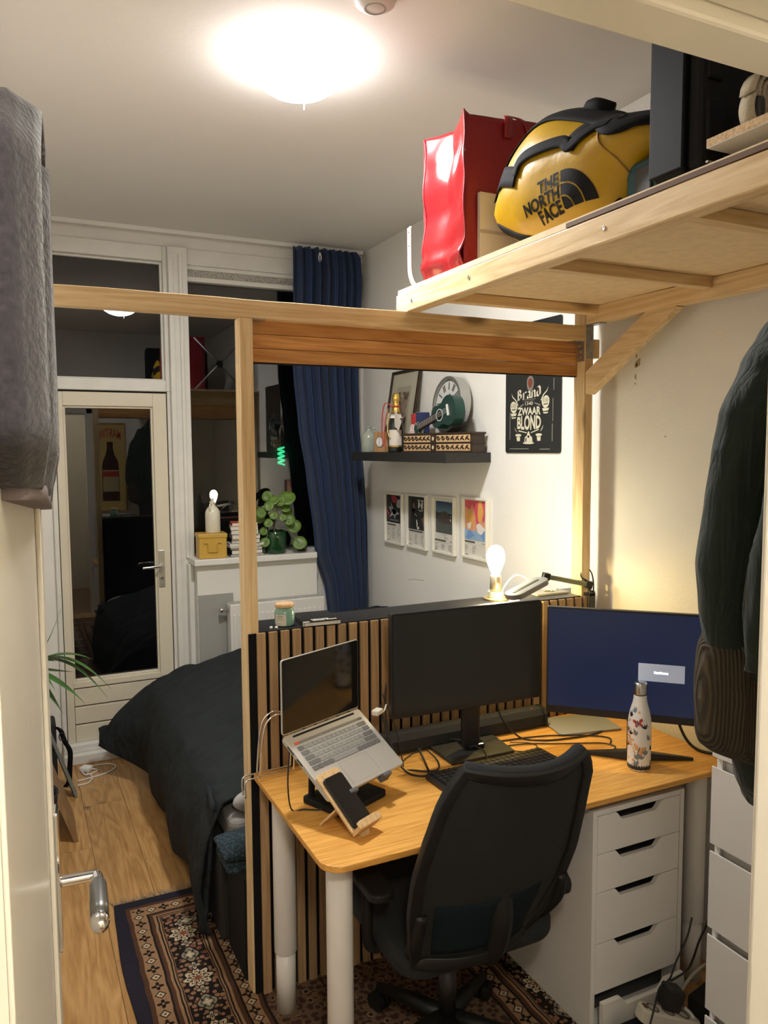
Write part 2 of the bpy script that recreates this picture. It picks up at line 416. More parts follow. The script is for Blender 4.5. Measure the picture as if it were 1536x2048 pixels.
# ---- curtain rail and curtain
rl = MB().box(XL, 2.05, 4.545, 4.565, 2.966, 2.990)
tag(rl.build('curtain_rail', plain('white_rail', (.80, .78, .74), .35), bevel=.003), 'white ceiling curtain rail running above the windows', 'curtain rail')
lt = [(.70, 1.76), (.9, 1.745), (1.126, 1.685), (1.594, 1.635), (1.9, 1.592), (2.23, 1.562), (2.97, 1.572)]
rt = [(.70, 2.060), (1.10, 2.055), (1.59, 2.030), (1.9, 2.005), (2.24, 2.000), (2.80, 2.03), (2.93, 2.02), (2.97, 1.985)]
def curt(u, v):
    z = .70+2.262*v
    a, b = interp(lt, z), min(interp(rt, z), 2.045)
    x = a+(b-a)*u
    ph = u*2*math.pi*8.3+.7*math.sin(z*1.7)+.5*math.sin(u*9)
    amp = (.030+.010*math.sin(z*2.1+u*6))*(1-.35*max(0, (z-2.8)/.2))
    y = 4.505+amp*math.sin(ph)+.012*math.sin(2.3*ph+z)-.03*math.exp(-((z-1.3)/.35)**2)*(1-u)
    # swept-aside fold low on the left
    if z < 1.15: y -= (1.15-z)*.14*(1-u)
    return (x, y, z)
cm, cn, cb_ = nt('navy_curtain_cloth')
cb_.inputs['Base Color'].default_value = (.006, .024, .080, 1); cb_.inputs['Roughness'].default_value = .75; cb_.inputs['Sheen Weight'].default_value = .25
cw = thing('curtain', (1.8, 4.5, .7), 'dark navy curtain gathered at the right end of the window', 'curtain')
MB().grid(curt, 130, 70).build('cloth', cm, cw, True, solid=.004)
hk = MB()
for k in range(9):
    x = 1.59+k*.048; hk.box(x, x+.012, 4.545, 4.553, 2.935, 2.97)
hk.build('gliders', WHITE, cw)
MB().grid(lambda u, v: (1.726+.022*(u-.5)*(.25+v*(1-v)*3), 4.462, 2.87+.06*v), 6, 8).build('care_label', plain('pale_tag', (.6, .6, .6), .6), cw, solid=.001)

# ---- radiator
rd = thing('radiator', (1.385, 4.34, .3), 'white ribbed panel radiator below the window sill', 'radiator')
MB().box(1.095, 1.672, 4.315, 4.395, .28, .868).build('body', WHITE, rd, bevel=.006)
rb = MB().prism(rrect(-.011, .011, -.235, .235, .010, 4), 0, .006, 'Y').mesh('rib'); rb.materials.append(WHITE)
for k in range(17):
    o = link('rib', rb, rd, bevel=.003); o.location = (1.122+k*.0325, 4.309, .575)
gr = MB()
for k in range(56): gr.box(1.10+k*.0102, 1.105+k*.0102, 4.322, 4.392, .868, .873)
gr.build('top_grille', plain('radiator_grille', (.55, .54, .50), .5), rd)
MB().lathe([(.0, 0), (.012, 0), (.012, .03), (.017, .032), (.017, .05), (0, .05)], (0, 0, 0), 14).build('valve', CHROME, rd, True).matrix_basis = Matrix.Translation((1.095, 4.355, .835)) @ Matrix.Rotation(R(-90), 4, 'Y')

# ---- ceiling lamp
cl = thing('ceiling_lamp', (.872, 2.425, 2.86), 'glowing white glass dome lamp on the ceiling', 'ceiling lamp')
m_ = D.materials.new('lamp_glass'); m_.use_nodes = True; n_ = m_.node_tree; n_.nodes.clear()
o_ = N(n_, 'ShaderNodeOutputMaterial'); mx_ = N(n_, 'ShaderNodeMixShader'); mx_.inputs[0].default_value = .5
t_ = N(n_, 'ShaderNodeBsdfTransparent'); e_ = N(n_, 'ShaderNodeEmission'); e_.inputs[0].default_value = (1., 1., 1., 1); e_.inputs[1].default_value = 14.
n_.links.new(t_.outputs[0], mx_.inputs[1]); n_.links.new(e_.outputs[0], mx_.inputs[2]); n_.links.new(mx_.outputs[0], o_.inputs[0])
MB().lathe([(.0, 0), (.032, .002), (.064, .009), (.096, .022), (.125, .041), (.144, .060), (.152, .076), (.154, .088), (.150, .102), (.138, .114), (.12, .121)], (.872, 2.425, 2.868), 40, False).build('glass_dome', m_, cl, True)
MB().lathe([(.0, .0), (.108, .0)], (.872, 2.425, 2.934), 40, False).build('led_disc', emis('lamp_disc', (1., 1., 1.), CEIL_LAMP), cl)
MB().lathe([(.0, .0675), (.110, .0675), (.112, .0735), (.118, .0735), (.118, .0775), (.10, .122), (0, .122)], (.872, 2.425, 2.868), 32).build('ceiling_plate', WHITE, cl)
MB().tube([(.90, 2.452, 2.868), (.90, 2.452, 2.845)], .0022, 6).build('pull_cord', WHITE, cl)
sd = thing('smoke_detector', (.955, 2.025, 2.96), 'round white smoke detector at the top of the ceiling view', 'smoke detector')
MB().lathe([(0, 0), (.03, 0), (.045, .006), (.055, .014), (.058, .030), (0, .030)], (.955, 2.025, 2.96), 30).build('housing', plain('detector_plastic', (.72, .68, .66), .45), sd, True)
MB().lathe([(.026, -.001), (.030, -.001), (.030, .004), (.026, .004)], (.955, 2.025, 2.96), 24, False).build('vent_ring', plain('grey_plastic', (.35, .34, .33), .5), sd)
hg = thing('hall_fill_lamp', (.05, -.25, 2.28), 'unseen round fill lamp added in the hallway behind the camera', 'fill lamp')  # unseen lamp, added to brighten the surfaces that face the doorway
MB().tube([(.05, -.25, 2.45), (.05, -.25, 2.6)], .006, 8).build('stem', plain('white_rail', (.8, .78, .74), .35), hg, True)
MB().lathe([(0, 0), (.06, .01), (.10, .05), (.11, .09), (.09, .14), (.05, .17), (0, .175)], (.05, -.25, 2.28), 24).build('globe', emis('hall_fill_glow', (1., .94, .82), HALL_FILL), hg, True)

# ---- open room door (hinged at the left, swung into the room)
ang = R(4.0)
du = Vector((math.sin(ang), math.cos(ang), 0)); dn = Vector((math.cos(ang), -math.sin(ang), 0))   # along leaf, face normal
DM = frame_m((-.0124, YF+.004, .012), du, (0, 0, 1), dn)     # local x along leaf, y up, z out of face
d2 = struct(MB(DM).box(0, .75, 0, 2.02, -.04, -.004).build('door_2', PAINT), 'open glossy white room door at the left edge')
fr = MB(DM)
fr.box(.62, .75, 0, 2.02, -.004, 0); fr.box(0, .03, 0, 2.02, -.004, 0); fr.box(.03, .62, 1.90, 2.02, -.004, 0); fr.box(.03, .62, 0, .20, -.004, 0)
fr.build('door_stile', PAINT, d2, bevel=.0015)
for (a, b) in ((.20, 1.90),):
    b2 = MB(DM)
    b2.box(.608, .62, a, b, -.004, .003); b2.box(.03, .608, a, a+.012, -.004, .003); b2.box(.03, .608, b-.012, b, -.004, .003)
    b2.build('door_moulding', PAINT, d2, bevel=.003)
pt = MB(DM).box(.672, .712, .98, 1.20, 0, .007).build('handle_plate', CHROME, d2, bevel=.003)
lv = MB(DM)
lv.tube(smooth_path([(.692, 1.083, .004), (.692, 1.083, .05), (.690, 1.083, .058), (.680, 1.083, .060), (.66, 1.082, .060)]), .0085, 12)
lv.build('lever_neck', CHROME, pt, True)
lv = MB(DM); lv.tube([(.672, 1.083, .060), (.665, 1.083, .060), (.66, 1.083, .060), (.60, 1.080, .060), (.575, 1.079, .060)], [.009, .0115, .0125, .0135, .0125], 14); lv.build('lever_grip', plain('brushed_dark_grip', (.22, .22, .21), .35, metal=.9), pt, True)
lv = MB(DM); lv.tube([(.575, 1.079, .060), (.568, 1.079, .060), (.557, 1.079, .060), (.552, 1.079, .060)], [.0132, .0135, .011, .004], 14); lv.build('lever_tip', CHROME, pt, True)
# ================================================================== TIMBER LOFT FRAME
lf = thing('loft_frame', (1.3, 2.33, 0), 'pine timber loft frame with posts, crossbeam and overhead storage deck', 'loft')
def rough_beam(x0, x1, y0, y1, z0, z1, axis, seed, amp=.0016, n=26):
    """long beam with slightly wavy, sawn edges"""
    rings = []
    L = dict(X=(x0, x1), Y=(y0, y1), Z=(z0, z1))[axis]
    for i in range(n+1):
        t = L[0]+(L[1]-L[0])*i/n
        d = [amp*mnoise.noise((t*5+seed*7, k*3.1, seed)) for k in range(4)]
        if axis == 'X': r = [(t, y0, z0+d[0]), (t, y1, z0+d[1]), (t, y1, z1+d[2]), (t, y0, z1+d[3])]
        elif axis == 'Y': r = [(x0, t, z0+d[0]), (x1, t, z0+d[1]), (x1, t, z1+d[2]), (x0, t, z1+d[3])]
        else: r = [(x0+d[0], y0, t), (x1+d[1], y0, t), (x1+d[2], y1, t), (x0+d[3], y1, t)]
        rings.append(r)
    return MB().ring(rings)
rough_beam(XL+.005, 1.947, 2.314, 2.358, 2.149, 2.204, 'X', 3, .004).build('crossbeam', PINE['X'], lf, bevel=.0015)
rough_beam(.634, .675, 2.314, 2.372, 0.004, 2.149, 'Z', 5).build('post', PINE['Z'], lf, bevel=.0015)
rough_beam(1.947, 1.986, 2.314, 2.376, 0.004, 2.27, 'Z', 9).build('post', PINE['Z'], lf, bevel=.0015)
rough_beam(1.20, 1.245, YF+.03, 2.395, 2.204, 2.268, 'Y', 11, .002).build('side_beam', PINE['Y'], lf, bevel=.004)
rough_beam(1.947, 1.992, YF+.03, 2.313, 2.208, 2.268, 'Y', 14, .002).build('wall_beam', PINE['Y'], lf, bevel=.002)
for y in (2.245, 1.735, 1.225, .72):
    rough_beam(1.245, 1.947, y, y+.036, 2.236, 2.268, 'X', y*9).build('joist', PINE['X'], lf, bevel=.0015)
MB().box(1.203, XR-.004, YF+.03, 2.385, 2.269, 2.284).build('deck_board', plain('deck_plywood', (.84, .65, .40), .7, var=.08, vscale=30), lf)
MB().box(1.199, 1.212, .60, 1.50, 2.2685, 2.279).build('deck_edge_strip', plain('brown_edge', (.16, .09, .05), .7), lf)
bz = MB()   # diagonal brace
bz.prism([(2.314, 2.035), (2.314, 1.955), (2.30, 1.950), (1.878, 2.205), (1.90, 2.212), (2.01, 2.212)], 1.950, 1.986, 'X')
bz.build('brace', PINE['Y'], lf, bevel=.002)
# zinc angle brackets
bk = MB(); bk.box(1.8985, 1.947, 2.318, 2.354, 2.1465, 2.149); bk.box(1.9445, 1.947, 2.318, 2.354, 2.075, 2.149); bk.build('bracket', ZINC, lf)
bk = MB(); bk.box(.675, .718, 2.322, 2.354, 2.1465, 2.149); bk.box(.675, .6775, 2.322, 2.354, 2.085, 2.149); bk.build('bracket', ZINC, lf)
bk = MB(); bk.box(1.951, 1.984, 2.3115, 2.314, 2.085, 2.207); bk.box(1.951, 1.984, 2.24, 2.314, 2.2045, 2.207); bk.build('bracket', ZINC, lf)
MB().box(1.986, 2.03, 2.33, 2.37, 2.09, 2.16).build('spacer_block', PINE['Z'], lf, bevel=.002)
sc_ = MB().lathe([(0, 0), (.0055, 0), (.0055, .0015), (.003, .002), (0, .0012)], (0, 0, 0), 10).mesh('screw'); sc_.materials.append(CHROME)
for (p, ax) in (((1.1995, 1.37, 2.236), 'X'), ((1.1995, 2.28, 2.235), 'X'), ((1.1995, 1.93, 2.24), 'X'), ((.634, 2.34, 2.02), 'X'), ((.634, 2.34, 1.55), 'X')):
    o = link('screw', sc_, lf); o.matrix_basis = Matrix.Translation(p) @ Matrix.Rotation(R(-90), 4, 'Y')
for p in ((1.923, 2.317, 2.13), (1.9445, 2.336, 2.11), (1.9445, 2.336, 2.09)):
    o = link('screw', sc_, lf); o.matrix_basis = Matrix.Translation(p) @ Matrix.Rotation(R(-90), 4, 'Y')
# orange stained planks closing the frame under the crossbeam
op = thing('plank_pelmet', (1.3, 2.37, 2.02), 'three orange stained planks fixed behind the crossbeam', 'pelmet')
for z0, z1 in ((2.0235, 2.0655), (2.067, 2.109), (2.1105, 2.152)):
    rough_beam(.677, 1.946, 2.359, 2.374, z0, z1, 'X', z0*50, .0004).build('plank', ORANGE, op, bevel=.0012)
MB().box(.677, 1.946, 2.3605, 2.376, 2.0195, 2.0228).build('bottom_edge', BLACKM, op)

# ---- slatted acoustic panel behind the desk
sp = thing('slat_panel', (1.3, 2.30, 0), 'vertical oak slat panel on black felt standing behind the desk', 'slat panel')
MB().box(.641, 1.992, 2.3045, 2.3135, 0.004, 1.183).build('felt_backing', FELT, sp)
sl = MB().box(-.0135, .0135, -.006, .0055, -.591, .591).mesh('slat'); sl.materials.append(SLAT)
for k in range(34):
    o = link('slat', sl, sp, bevel=.001, seg=1); o.location = (.6775+k*.0388, 2.2985, .5955)

# ---- desk
DZ = .746
dk = thing('desk', (1.34, 1.98, 0), 'bamboo desk top on round white legs', 'desk')
MB().prism(rrect(.642, 2.046, 1.668, 2.288, .055, 8, (0, 0, 1, 1)), DZ-.018, DZ).build('desk_top', BAMBOO, dk, bevel=.003, seg=3)
LEGM = plain('white_steel_tube', (.74, .71, .66), .4)
for (x, y) in ((.71, 2.205), (.722, 1.785), (1.968, 1.765), (1.962, 2.205)):
    lg = MB().lathe([(.035, .20), (.035, .727), (0, .727)], (x, y, 0), 24).build('leg', LEGM, dk, True, bevel=.001)
    MB().lathe([(.0305, .006), (.0305, .205), (0, .205)], (x, y, 0), 24).build('leg_foot', LEGM, lg, True)
    MB().lathe([(.0315, .0), (.0315, .008), (0, .008)], (x, y, 0), 20).build('floor_pad', plain('grey_pad', (.3, .3, .3), .7), lg)

# ---- drawer unit (white, scooped handles)
def scoop_front(x0, x1, z0, z1, y0, y1, cx, hw=.094, dep=.027):
    pts = [(x0, z0), (x1, z0), (x1, z1)]
    for t in [i/8 for i in range(9)]:
        s = t*t*(3-2*t); pts.append((cx+hw-(.032)*t, z1-dep*s))
    for t in [i/8 for i in range(9)]:
        s = t*t*(3-2*t); pts.append((cx-hw+.032-.032*t, z1-dep*(1-s)))
    pts.append((x0, z1))
    return MB().prism(pts, y0, y1, 'Y')
du_ = thing('drawer_unit', (1.66, 1.98, 0), 'white five drawer unit with scooped handles under the desk', 'drawer unit')
bx = MB(); AX0, AX1, AY0, AY1 = 1.480, 1.840, 1.692, 2.26
bx.box(AX0, AX0+.016, AY0, AY1, 0.01, .70); bx.box(AX1-.016, AX1, AY0, AY1, 0.01, .70); bx.box(AX0+.016, AX1-.016, AY0, AY1, .684, .70); bx.box(AX0+.016, AX1-.016, AY0+.02, AY1, 0.01, .03); bx.box(AX0+.016, AX1-.016, AY1-.012, AY1, .03, .684)
bx.build('body', WHITE, du_, bevel=.0012)
MB().box(AX0+.017, AX1-.017, AY0+.06, AY1-.02, .035, .66).build('drawer_box', plain('drawer_inside', (.05, .05, .05), .8), du_)
for (z0, z1, out) in ((.566, .682, 0), (.448, .564, 0), (.290, .446, 0), (.134, .288, 0), (.004, .126, .035)):
    o = scoop_front(AX0+.018, AX1-.018, z0, z1, AY0+.001-out, AY0+.017-out, (AX0+AX1)/2-.002).build('drawer', WHITE, du_, bevel=.001)

# ---- chest of drawers against the right wall (front faces left)
cd = thing('chest_of_drawers', (1.83, .98, 0), 'tall white chest of drawers against the right wall below the hanging jacket', 'chest of drawers')
CX0, CY0, CY1 = 1.59, .585, 1.376
bx = MB(); bx.box(CX0+.018, XR-.012, CY0, CY0+.018, 0.005, .962); bx.box(CX0+.018, XR-.012, CY1-.018, CY1, 0.005, .962); bx.box(XR-.02, XR-.012, CY0+.018, CY1-.018, .005, .962)
bx.box(CX0+.018, XR-.02, CY0+.018, CY1-.018, .005, .045)
for z in (.948, .722, .496, .270): bx.box(CX0+.030, CX0+.06, CY0+.018, CY1-.018, z-.04, z)
bx.build('body', WHITE, cd, bevel=.001)
MB().box(CX0, XR-.008, CY0-.004, CY1, .964, 1.0).build('top_board', WHITE, cd, bevel=.0015)
MB().box(CX0+.062, XR-.03, CY0+.02, CY1-.02, .05, .90).build('drawer_box', plain('drawer_inside', (.05, .05, .05), .8), cd)
for z0, z1 in ((.733, .938), (.507, .712), (.281, .486), (.055, .260)):
    MB().prism([(CX0, z0), (CX0+.018, z0), (CX0+.018, z1-.012), (CX0+.004, z1), (CX0, z1)], CY0, CY1, 'Y').build('drawer', WHITE, cd, bevel=.0008)

# ================================================================== MONITORS
SCR = plain('dark_screen', (.012, .013, .012), .22, spec=.5)
mo = thing('monitor', (1.36, 2.17, DZ), 'black switched-off monitor on a square base in the middle of the desk', 'monitor')
MM = frame_m((1.293, 2.071, 1.0885), (math.cos(R(-2.4)), math.sin(R(-2.4)), 0), (0, 0, 1), (math.sin(R(-2.4)), -math.cos(R(-2.4)), 0))
MB(MM).prism(rrect(-.2725, .2725, -.166, .164, .006, 3), -.022, 0).build('housing', BLACKP, mo, bevel=.002)
MB(MM).prism(rrect(-.265, .265, -.148, .157, .003, 2), 0, .0012).build('screen', plain('matte_screen', (.024, .027, .025), .32, spec=.35), mo)
MB(MM).prism(rrect(-.10, .10, -.08, .10, .03, 5), -.055, -.022).build('rear_cover', BLACKP, mo, bevel=.008)
nk = MB(MM); 
nk.prism([(.010, -.318), (.074, -.318), (.074, .0), (.010, .0)], -.078, -.054); nk.build('neck', BLACKP, mo, bevel=.006)
MB().prism([(1.325, 2.12), (1.385, 2.115), (1.40, 2.20), (1.33, 2.205)], DZ+.013, DZ+.030).build('neck_foot', plain('gloss_black', (.015, .015, .014), .18), mo, bevel=.006)
MB().prism([(1.228, 2.285), (1.226, 2.062), (1.462, 2.056), (1.484, 2.280)], DZ+.001, DZ+.013).build('base', plain('stippled_black', (.022, .022, .018), .45, bump=.25, bscale=400), mo, bevel=.003)

m2 = thing('monitor', (1.75, 1.87, DZ), 'monitor showing a dark blue screen at the right end of the desk', 'monitor')
yw = -.776; u2 = Vector((math.cos(yw), math.sin(yw), 0)); n2 = Vector((math.sin(yw), -math.cos(yw), 0))
o2 = Vector((1.553, 2.012, .889))+u2*.27+Vector((0, 0, .175))
M2 = frame_m(o2, u2, (0, 0, 1), n2)
MB(M2).prism(rrect(-.27, .27, -.175, .176, .004, 2), -.022, 0).build('housing', BLACKP, m2, bevel=.002)
m_, n_, b_ = nt('blue_screen')
tc = N(n_, 'ShaderNodeTexCoord'); sx = N(n_, 'ShaderNodeTexNoise', Scale=2.2, Detail=1.0); n_.links.new(tc.outputs['Object'], sx.inputs['Vector'])
rr = ramp(n_, [(.35, (.006, .012, .040)), (.65, (.012, .016, .036))]); n_.links.new(sx.outputs['Fac'], rr.inputs[0])
n_.links.new(rr.outputs[0], b_.inputs['Emission Color']); b_.inputs['Emission Strength'].default_value = .5; b_.inputs['Specular IOR Level'].default_value = .25
b_.inputs['Base Color'].default_value = (.008, .010, .016, 1); b_.inputs['Roughness'].default_value = .3
MB(M2).prism(rrect(-.265, .265, -.150, .170, .002, 2), 0, .001).build('screen', m_, m2)
pw = MB(M2).box(.015, .152, -.043, .013, .001, .0016).build('message_box', emis('message_blue', (.030, .080, .16), .5), m2)
tx = MB(M2)
for k_, (a_, b_) in enumerate(((.062, .068), (.0685, .074), (.0745, .078), (.0785, .085), (.0855, .092), (.0925, .098), (.0985, .104))): tx.box(a_, b_, -.018, -.0125+(.002 if k_ in (0, 3) else 0), .0016, .0019)
tx.build('message_text', emis('message_white', (.8, .95, 1), 1.3), m2)
MB(M2).box(-.018, .018, -.19, .02, -.034, -.022).build('neck', BLACKP, m2, bevel=.004)
ap = Vector((o2.x, o2.y, 0))-n2*.045
st = MB()
for tip in ((1.66, 1.965), (1.945, 1.757)):
    a, b = Vector((ap.x, ap.y, 0)), Vector((tip[0], tip[1], 0)); d = (b-a).normalized(); s = Vector((-d.y, d.x, 0))
    st.add([tuple(p) for p in (a+s*.02+Vector((0, 0, DZ+.002)), a-s*.02+Vector((0, 0, DZ+.002)), b-s*.006+Vector((0, 0, DZ+.001)), b+s*.006+Vector((0, 0, DZ+.001)),
                               a+s*.016+Vector((0, 0, DZ+.030)), a-s*.016+Vector((0, 0, DZ+.030)), b-s*.005+Vector((0, 0, DZ+.009)), b+s*.005+Vector((0, 0, DZ+.009)))],
           [(0, 3, 2, 1), (4, 5, 6, 7), (0, 1, 5, 4), (1, 2, 6, 5), (2, 3, 7, 6), (3, 0, 4, 7)])
st.build('stand_legs', plain('dark_metal', (.03, .03, .03), .35, metal=.3), m2, bevel=.002)
nk = MB(); nk.tube([(ap.x, ap.y, DZ+.012), (ap.x, ap.y, .98)], .017, 14); nk.build('stand_column', BLACKP, m2, True)

# ================================================================== LAPTOP on its stand
lt_ = thing('laptop', (.80, 2.0, .80), 'open silver laptop with grey keys on a tilted stand', 'laptop')
yaw, tilt = .415, .606
lu = Vector((math.cos(yaw), math.sin(yaw), 0)); ln_ = Vector((math.sin(yaw), -math.cos(yaw), 0))
lb = ln_*math.cos(tilt)-Vector((0, 0, 1))*math.sin(tilt); lup = lu.cross(-lb).normalized()
LH = Vector((.791, 2.073, .958))
LM = frame_m(LH, lu, -lb, lup)         # local x right, y toward hinge (0 at hinge, negative to user), z out of keyboard
SILVER = plain('silver_aluminium', (.60, .58, .53), .38, metal=.55)
base = MB(LM).prism(rrect(-.156, .156, -.221, 0, .010, 5), -.014, 0).build('base', SILVER, lt_, bevel=.002)
KEY = plain('grey_key', (.23, .22, .20), .55); KEYD = plain('dark_grey_key', (.12, .115, .11), .55); KEYR = plain('red_key', (.75, .10, .04), .5)
MB(LM).prism(rrect(-.140, .140, -.128, -.028, .004, 3), 0, .0004).build('key_bed', plain('key_bed_silver', (.50, .48, .43), .4, metal=.4), base)
kcache = {}
def key(x, y, wd, hg, mat, par, MX, hz=.0016):
    kk = (round(wd, 4), round(hg, 4), mat.name)
    if kk not in kcache:
        me = MB().prism(rrect(-wd/2, wd/2, -hg/2, hg/2, .0016, 2), 0, hz).mesh('key'); me.materials.append(mat); kcache[kk] = me
    o = link('key', kcache[kk], par); o.matrix_basis = MX @ Matrix.Translation((x, y, .0004))
    return o
rows = [(-.034, .009, [1]*14+[1]), (-.049, .0155, [1]*13+[1.9]), (-.0665, .0155, [1.45]+[1]*12+[1.45]), (-.084, .0155, [1.75]+[1]*11+[2.15]), (-.1015, .0155, [2.25]+[1]*10+[2.65]), (-.119, .0155, [1.1, 1.1, 1, 1.1, 5.2, 1.1, 1, 1, 1, 1.0])]
for ri, (yy, hh, ws) in enumerate(rows):
    tot = sum(ws); un = .276/tot; x = -.138
    for ki, w_ in enumerate(ws):
        wd = w_*un; m = KEYR if (ri == 0 and ki == 0) else (KEYD if (ki in (0, len(ws)-1) or (ri == 5 and ki != 4)) else KEY)
        key(x+wd/2, yy-hh/2+.004, wd-.0022, hh-.002, m, base, LM); x += wd
MB(LM).prism(rrect(-.052, .062, -.210, -.138, .003, 3), 0, .0003).build('touchpad', plain('touchpad_grey', (.56, .54, .49), .3, metal=.45), base)
MB(LM).box(-.052, .062, -.1384, -.1378, 0, .0005).box(-.0525, -.0519, -.21, -.138, 0, .0005).box(.0617, .0623, -.21, -.138, 0, .0005).build('touchpad_groove', plain('groove_dark', (.25, .24, .22), .5), base)
MB(LM).box(-.125, .125, -.014, -.008, 0, .0008).build('hinge_vent', BLACKM, base)
MB(LM).box(-.1565, -.1555, -.06, -.03, -.009, -.005).box(-.1565, -.1555, -.10, -.075, -.009, -.005).build('side_ports', BLACKM, base)
LS = frame_m(LH+Vector((0, 0, .002)), lu, (0, 0, 1), ln_)
lid = MB(LS).prism(rrect(-.156, .156, 0, .214, .008, 5), -.006, 0).build('lid', SILVER, lt_, bevel=.001)
MB(LS).prism(rrect(-.154, .154, .004, .212, .006, 4), 0, .0008).build('screen', plain('glossy_screen', (.010, .010, .009), .06, spec=.5), lid)
# stand
sd_ = thing('laptop_stand', (.82, 2.02, DZ), 'black folding laptop stand holding the silver laptop', 'laptop stand')
SBL = frame_m((.835, 1.985, DZ), lu, -ln_, (0, 0, 1))
MB(SBL).prism(rrect(-.095, .095, -.065, .095, .012, 4), .002, .020).build('base', BLACKM, sd_, bevel=.003)
for s in (-.075, .075):
    a = SBL @ Vector((s, .075, .018)); b = LM @ Vector((s, -.055, -.020))
    MB().tube([a, b], .010, 8).build('arm', BLACKM, sd_)
MB(LM).box(-.11, .11, -.200, -.02, -.021, -.015).build('plate', BLACKM, sd_, bevel=.002)
for s in (-.075, .065):
    MB(LM).box(s-.016, s+.016, -.236, -.200, -.022, -.0145).box(s-.016, s+.016, -.236, -.223, -.022, .012).build('front_hook', plain('grey_rubber', (.10, .10, .10), .6), sd_, bevel=.005)

# ================================================================== PHONE + wooden stand
PU = Vector((.90, .435, 0)); PN = Vector((.435, -.90, 0)); PS = (Vector((0, 0, 1))*.66-PN*.75).normalized()
PNn = PU.cross(PS).normalized()
PO = Vector((.795, 1.795, DZ+.022))
PM = frame_m(PO, PU, PS, PNn)
PLY = wood('pale_plywood', (.66, .45, .23), (.50, .31, .14), 'Z', fine=40, stretch=6, knots=False, rnd=0, rough=.55)
ps = thing('phone_stand', (.78, 1.80, DZ), 'pale plywood phone stand at the front left of the desk', 'phone stand')
MB(PM).prism([(-.044, -.01), (.044, -.01), (.044, .165), (.034, .172), (-.034, .172), (-.044, .165)], -.007, 0).build('back_plate', PLY, ps, bevel=.001)
MB(PM).prism([(-.044, -.013), (.044, -.013), (.044, -.002), (-.044, -.002)], -.006, .030).build('lip_shelf', PLY, ps, bevel=.001)
MB(PM).prism([(-.044, -.012), (.044, -.012), (.044, .006), (.030, .009), (-.030, .009), (-.044, .006)], .028, .032).build('lip', PLY, ps, bevel=.001)
pa = [PO+PU*s*.042 for s in (-1, 1)]
rb_ = MB()
B0 = PO-PNn*.008+PS*.07; 
f0 = PO-PN*.115; f0.z = DZ+.001
q = [B0-PU*.030, B0+PU*.030, f0+PU*.042, f0-PU*.042]
off = (q[1]-q[0]).cross(q[3]-q[0]).normalized()*.005
rb_.add([tuple(p) for p in q]+[tuple(p+off) for p in q], [(0, 1, 2, 3), (7, 6, 5, 4), (0, 4, 5, 1), (1, 5, 6, 2), (2, 6, 7, 3), (3, 7, 4, 0)])
rb_.build('rear_leg', PLY, ps)
ft = PO+PN*.012; ft.z = DZ
rb_ = MB()
q = [PO-PU*.030-PNn*.003+PS*.0, PO+PU*.030-PNn*.003, ft+PU*.012, ft-PU*.012]
off = (q[1]-q[0]).cross(q[3]-q[0]).normalized()*.006
rb_.add([tuple(p) for p in q]+[tuple(p+off) for p in q], [(0, 1, 2, 3), (7, 6, 5, 4), (0, 4, 5, 1), (1, 5, 6, 2), (2, 6, 7, 3), (3, 7, 4, 0)])
rb_.build('front_foot', PLY, ps)
ph = thing('phone', tuple(PO), 'black smartphone resting in the plywood stand', 'phone')
MB(PM).prism(rrect(-.0365, .0365, .001, .152, .010, 6), .0005, .0095).build('case', plain('phone_case', (.012, .012, .012), .4), ph, bevel=.002)
MB(PM).prism(rrect(-.0335, .0335, .004, .149, .008, 6), .0095, .0100).build('screen', plain('phone_glass', (.006, .006, .006), .05), ph)

# ================================================================== KEYBOARD
KM = frame_m((1.325, 1.955, DZ+.001), (math.cos(R(2)), math.sin(R(2)), 0), (-math.sin(R(2)), math.cos(R(2)), 0), (0, 0, 1))
kb = thing('keyboard', (1.325, 1.955, DZ), 'black desktop keyboard partly hidden behind the office chair', 'keyboard')
kbb = MB(KM).prism(rrect(-.222, .222, -.068, .068, .006, 3), 0, .016).build('case', BLACKP, kb, bevel=.003)
KBK = plain('black_key', (.018, .018, .018), .35)
KMk = KM @ Matrix.Translation((0, 0, .0155))
for r_ in range(6):
    for c_ in range(21):
        if c_ in (15, 18) and r_ > 0 and r_ < 5 and False: continue
        key(-.2+c_*.020, .050-r_*.0195, .0172, .0168, KBK, kbb, KMk, .006)
# ================================================================== DESK CLUTTER
def cable(name, pts, r, mat, label, k=6):
    o = MB().tube(smooth_path(pts, k), r, 6).build(name, mat, smooth=True)
    return tag(o, label, 'cable')
# soundbar-like long speaker behind the monitor
sbx = thing('soundbar', (1.4, 2.25, DZ), 'long black soundbar lying on the desk behind the monitor', 'soundbar')
prof = [(-.030, 0), (.030, 0), (.036, .020), (.034, .052), (.022, .066), (-.018, .066), (-.034, .045), (-.036, .015)]
MB().prism([(2.245+a, DZ+.002+b) for a, b in prof], 1.05, 1.70, 'X').build('body', plain('black_grille_cloth', (.014, .014, .014), .8, bump=.2, bscale=350), sbx, bevel=.004)
MB().prism([(2.245+a*1.03, DZ+.001+b*1.02) for a, b in prof], 1.70, 1.715, 'X').build('end_cap', BLACKP, sbx, bevel=.003)
MB().prism([(2.245+a*1.03, DZ+.001+b*1.02) for a, b in prof], 1.035, 1.05, 'X').build('end_cap', BLACKP, sbx, bevel=.003)
MB().lathe([(0, 0), (.006, 0), (.006, .002), (0, .002)], (1.66, 2.235, DZ+.068), 10).build('button', STEEL, sbx)
z = DZ+.004
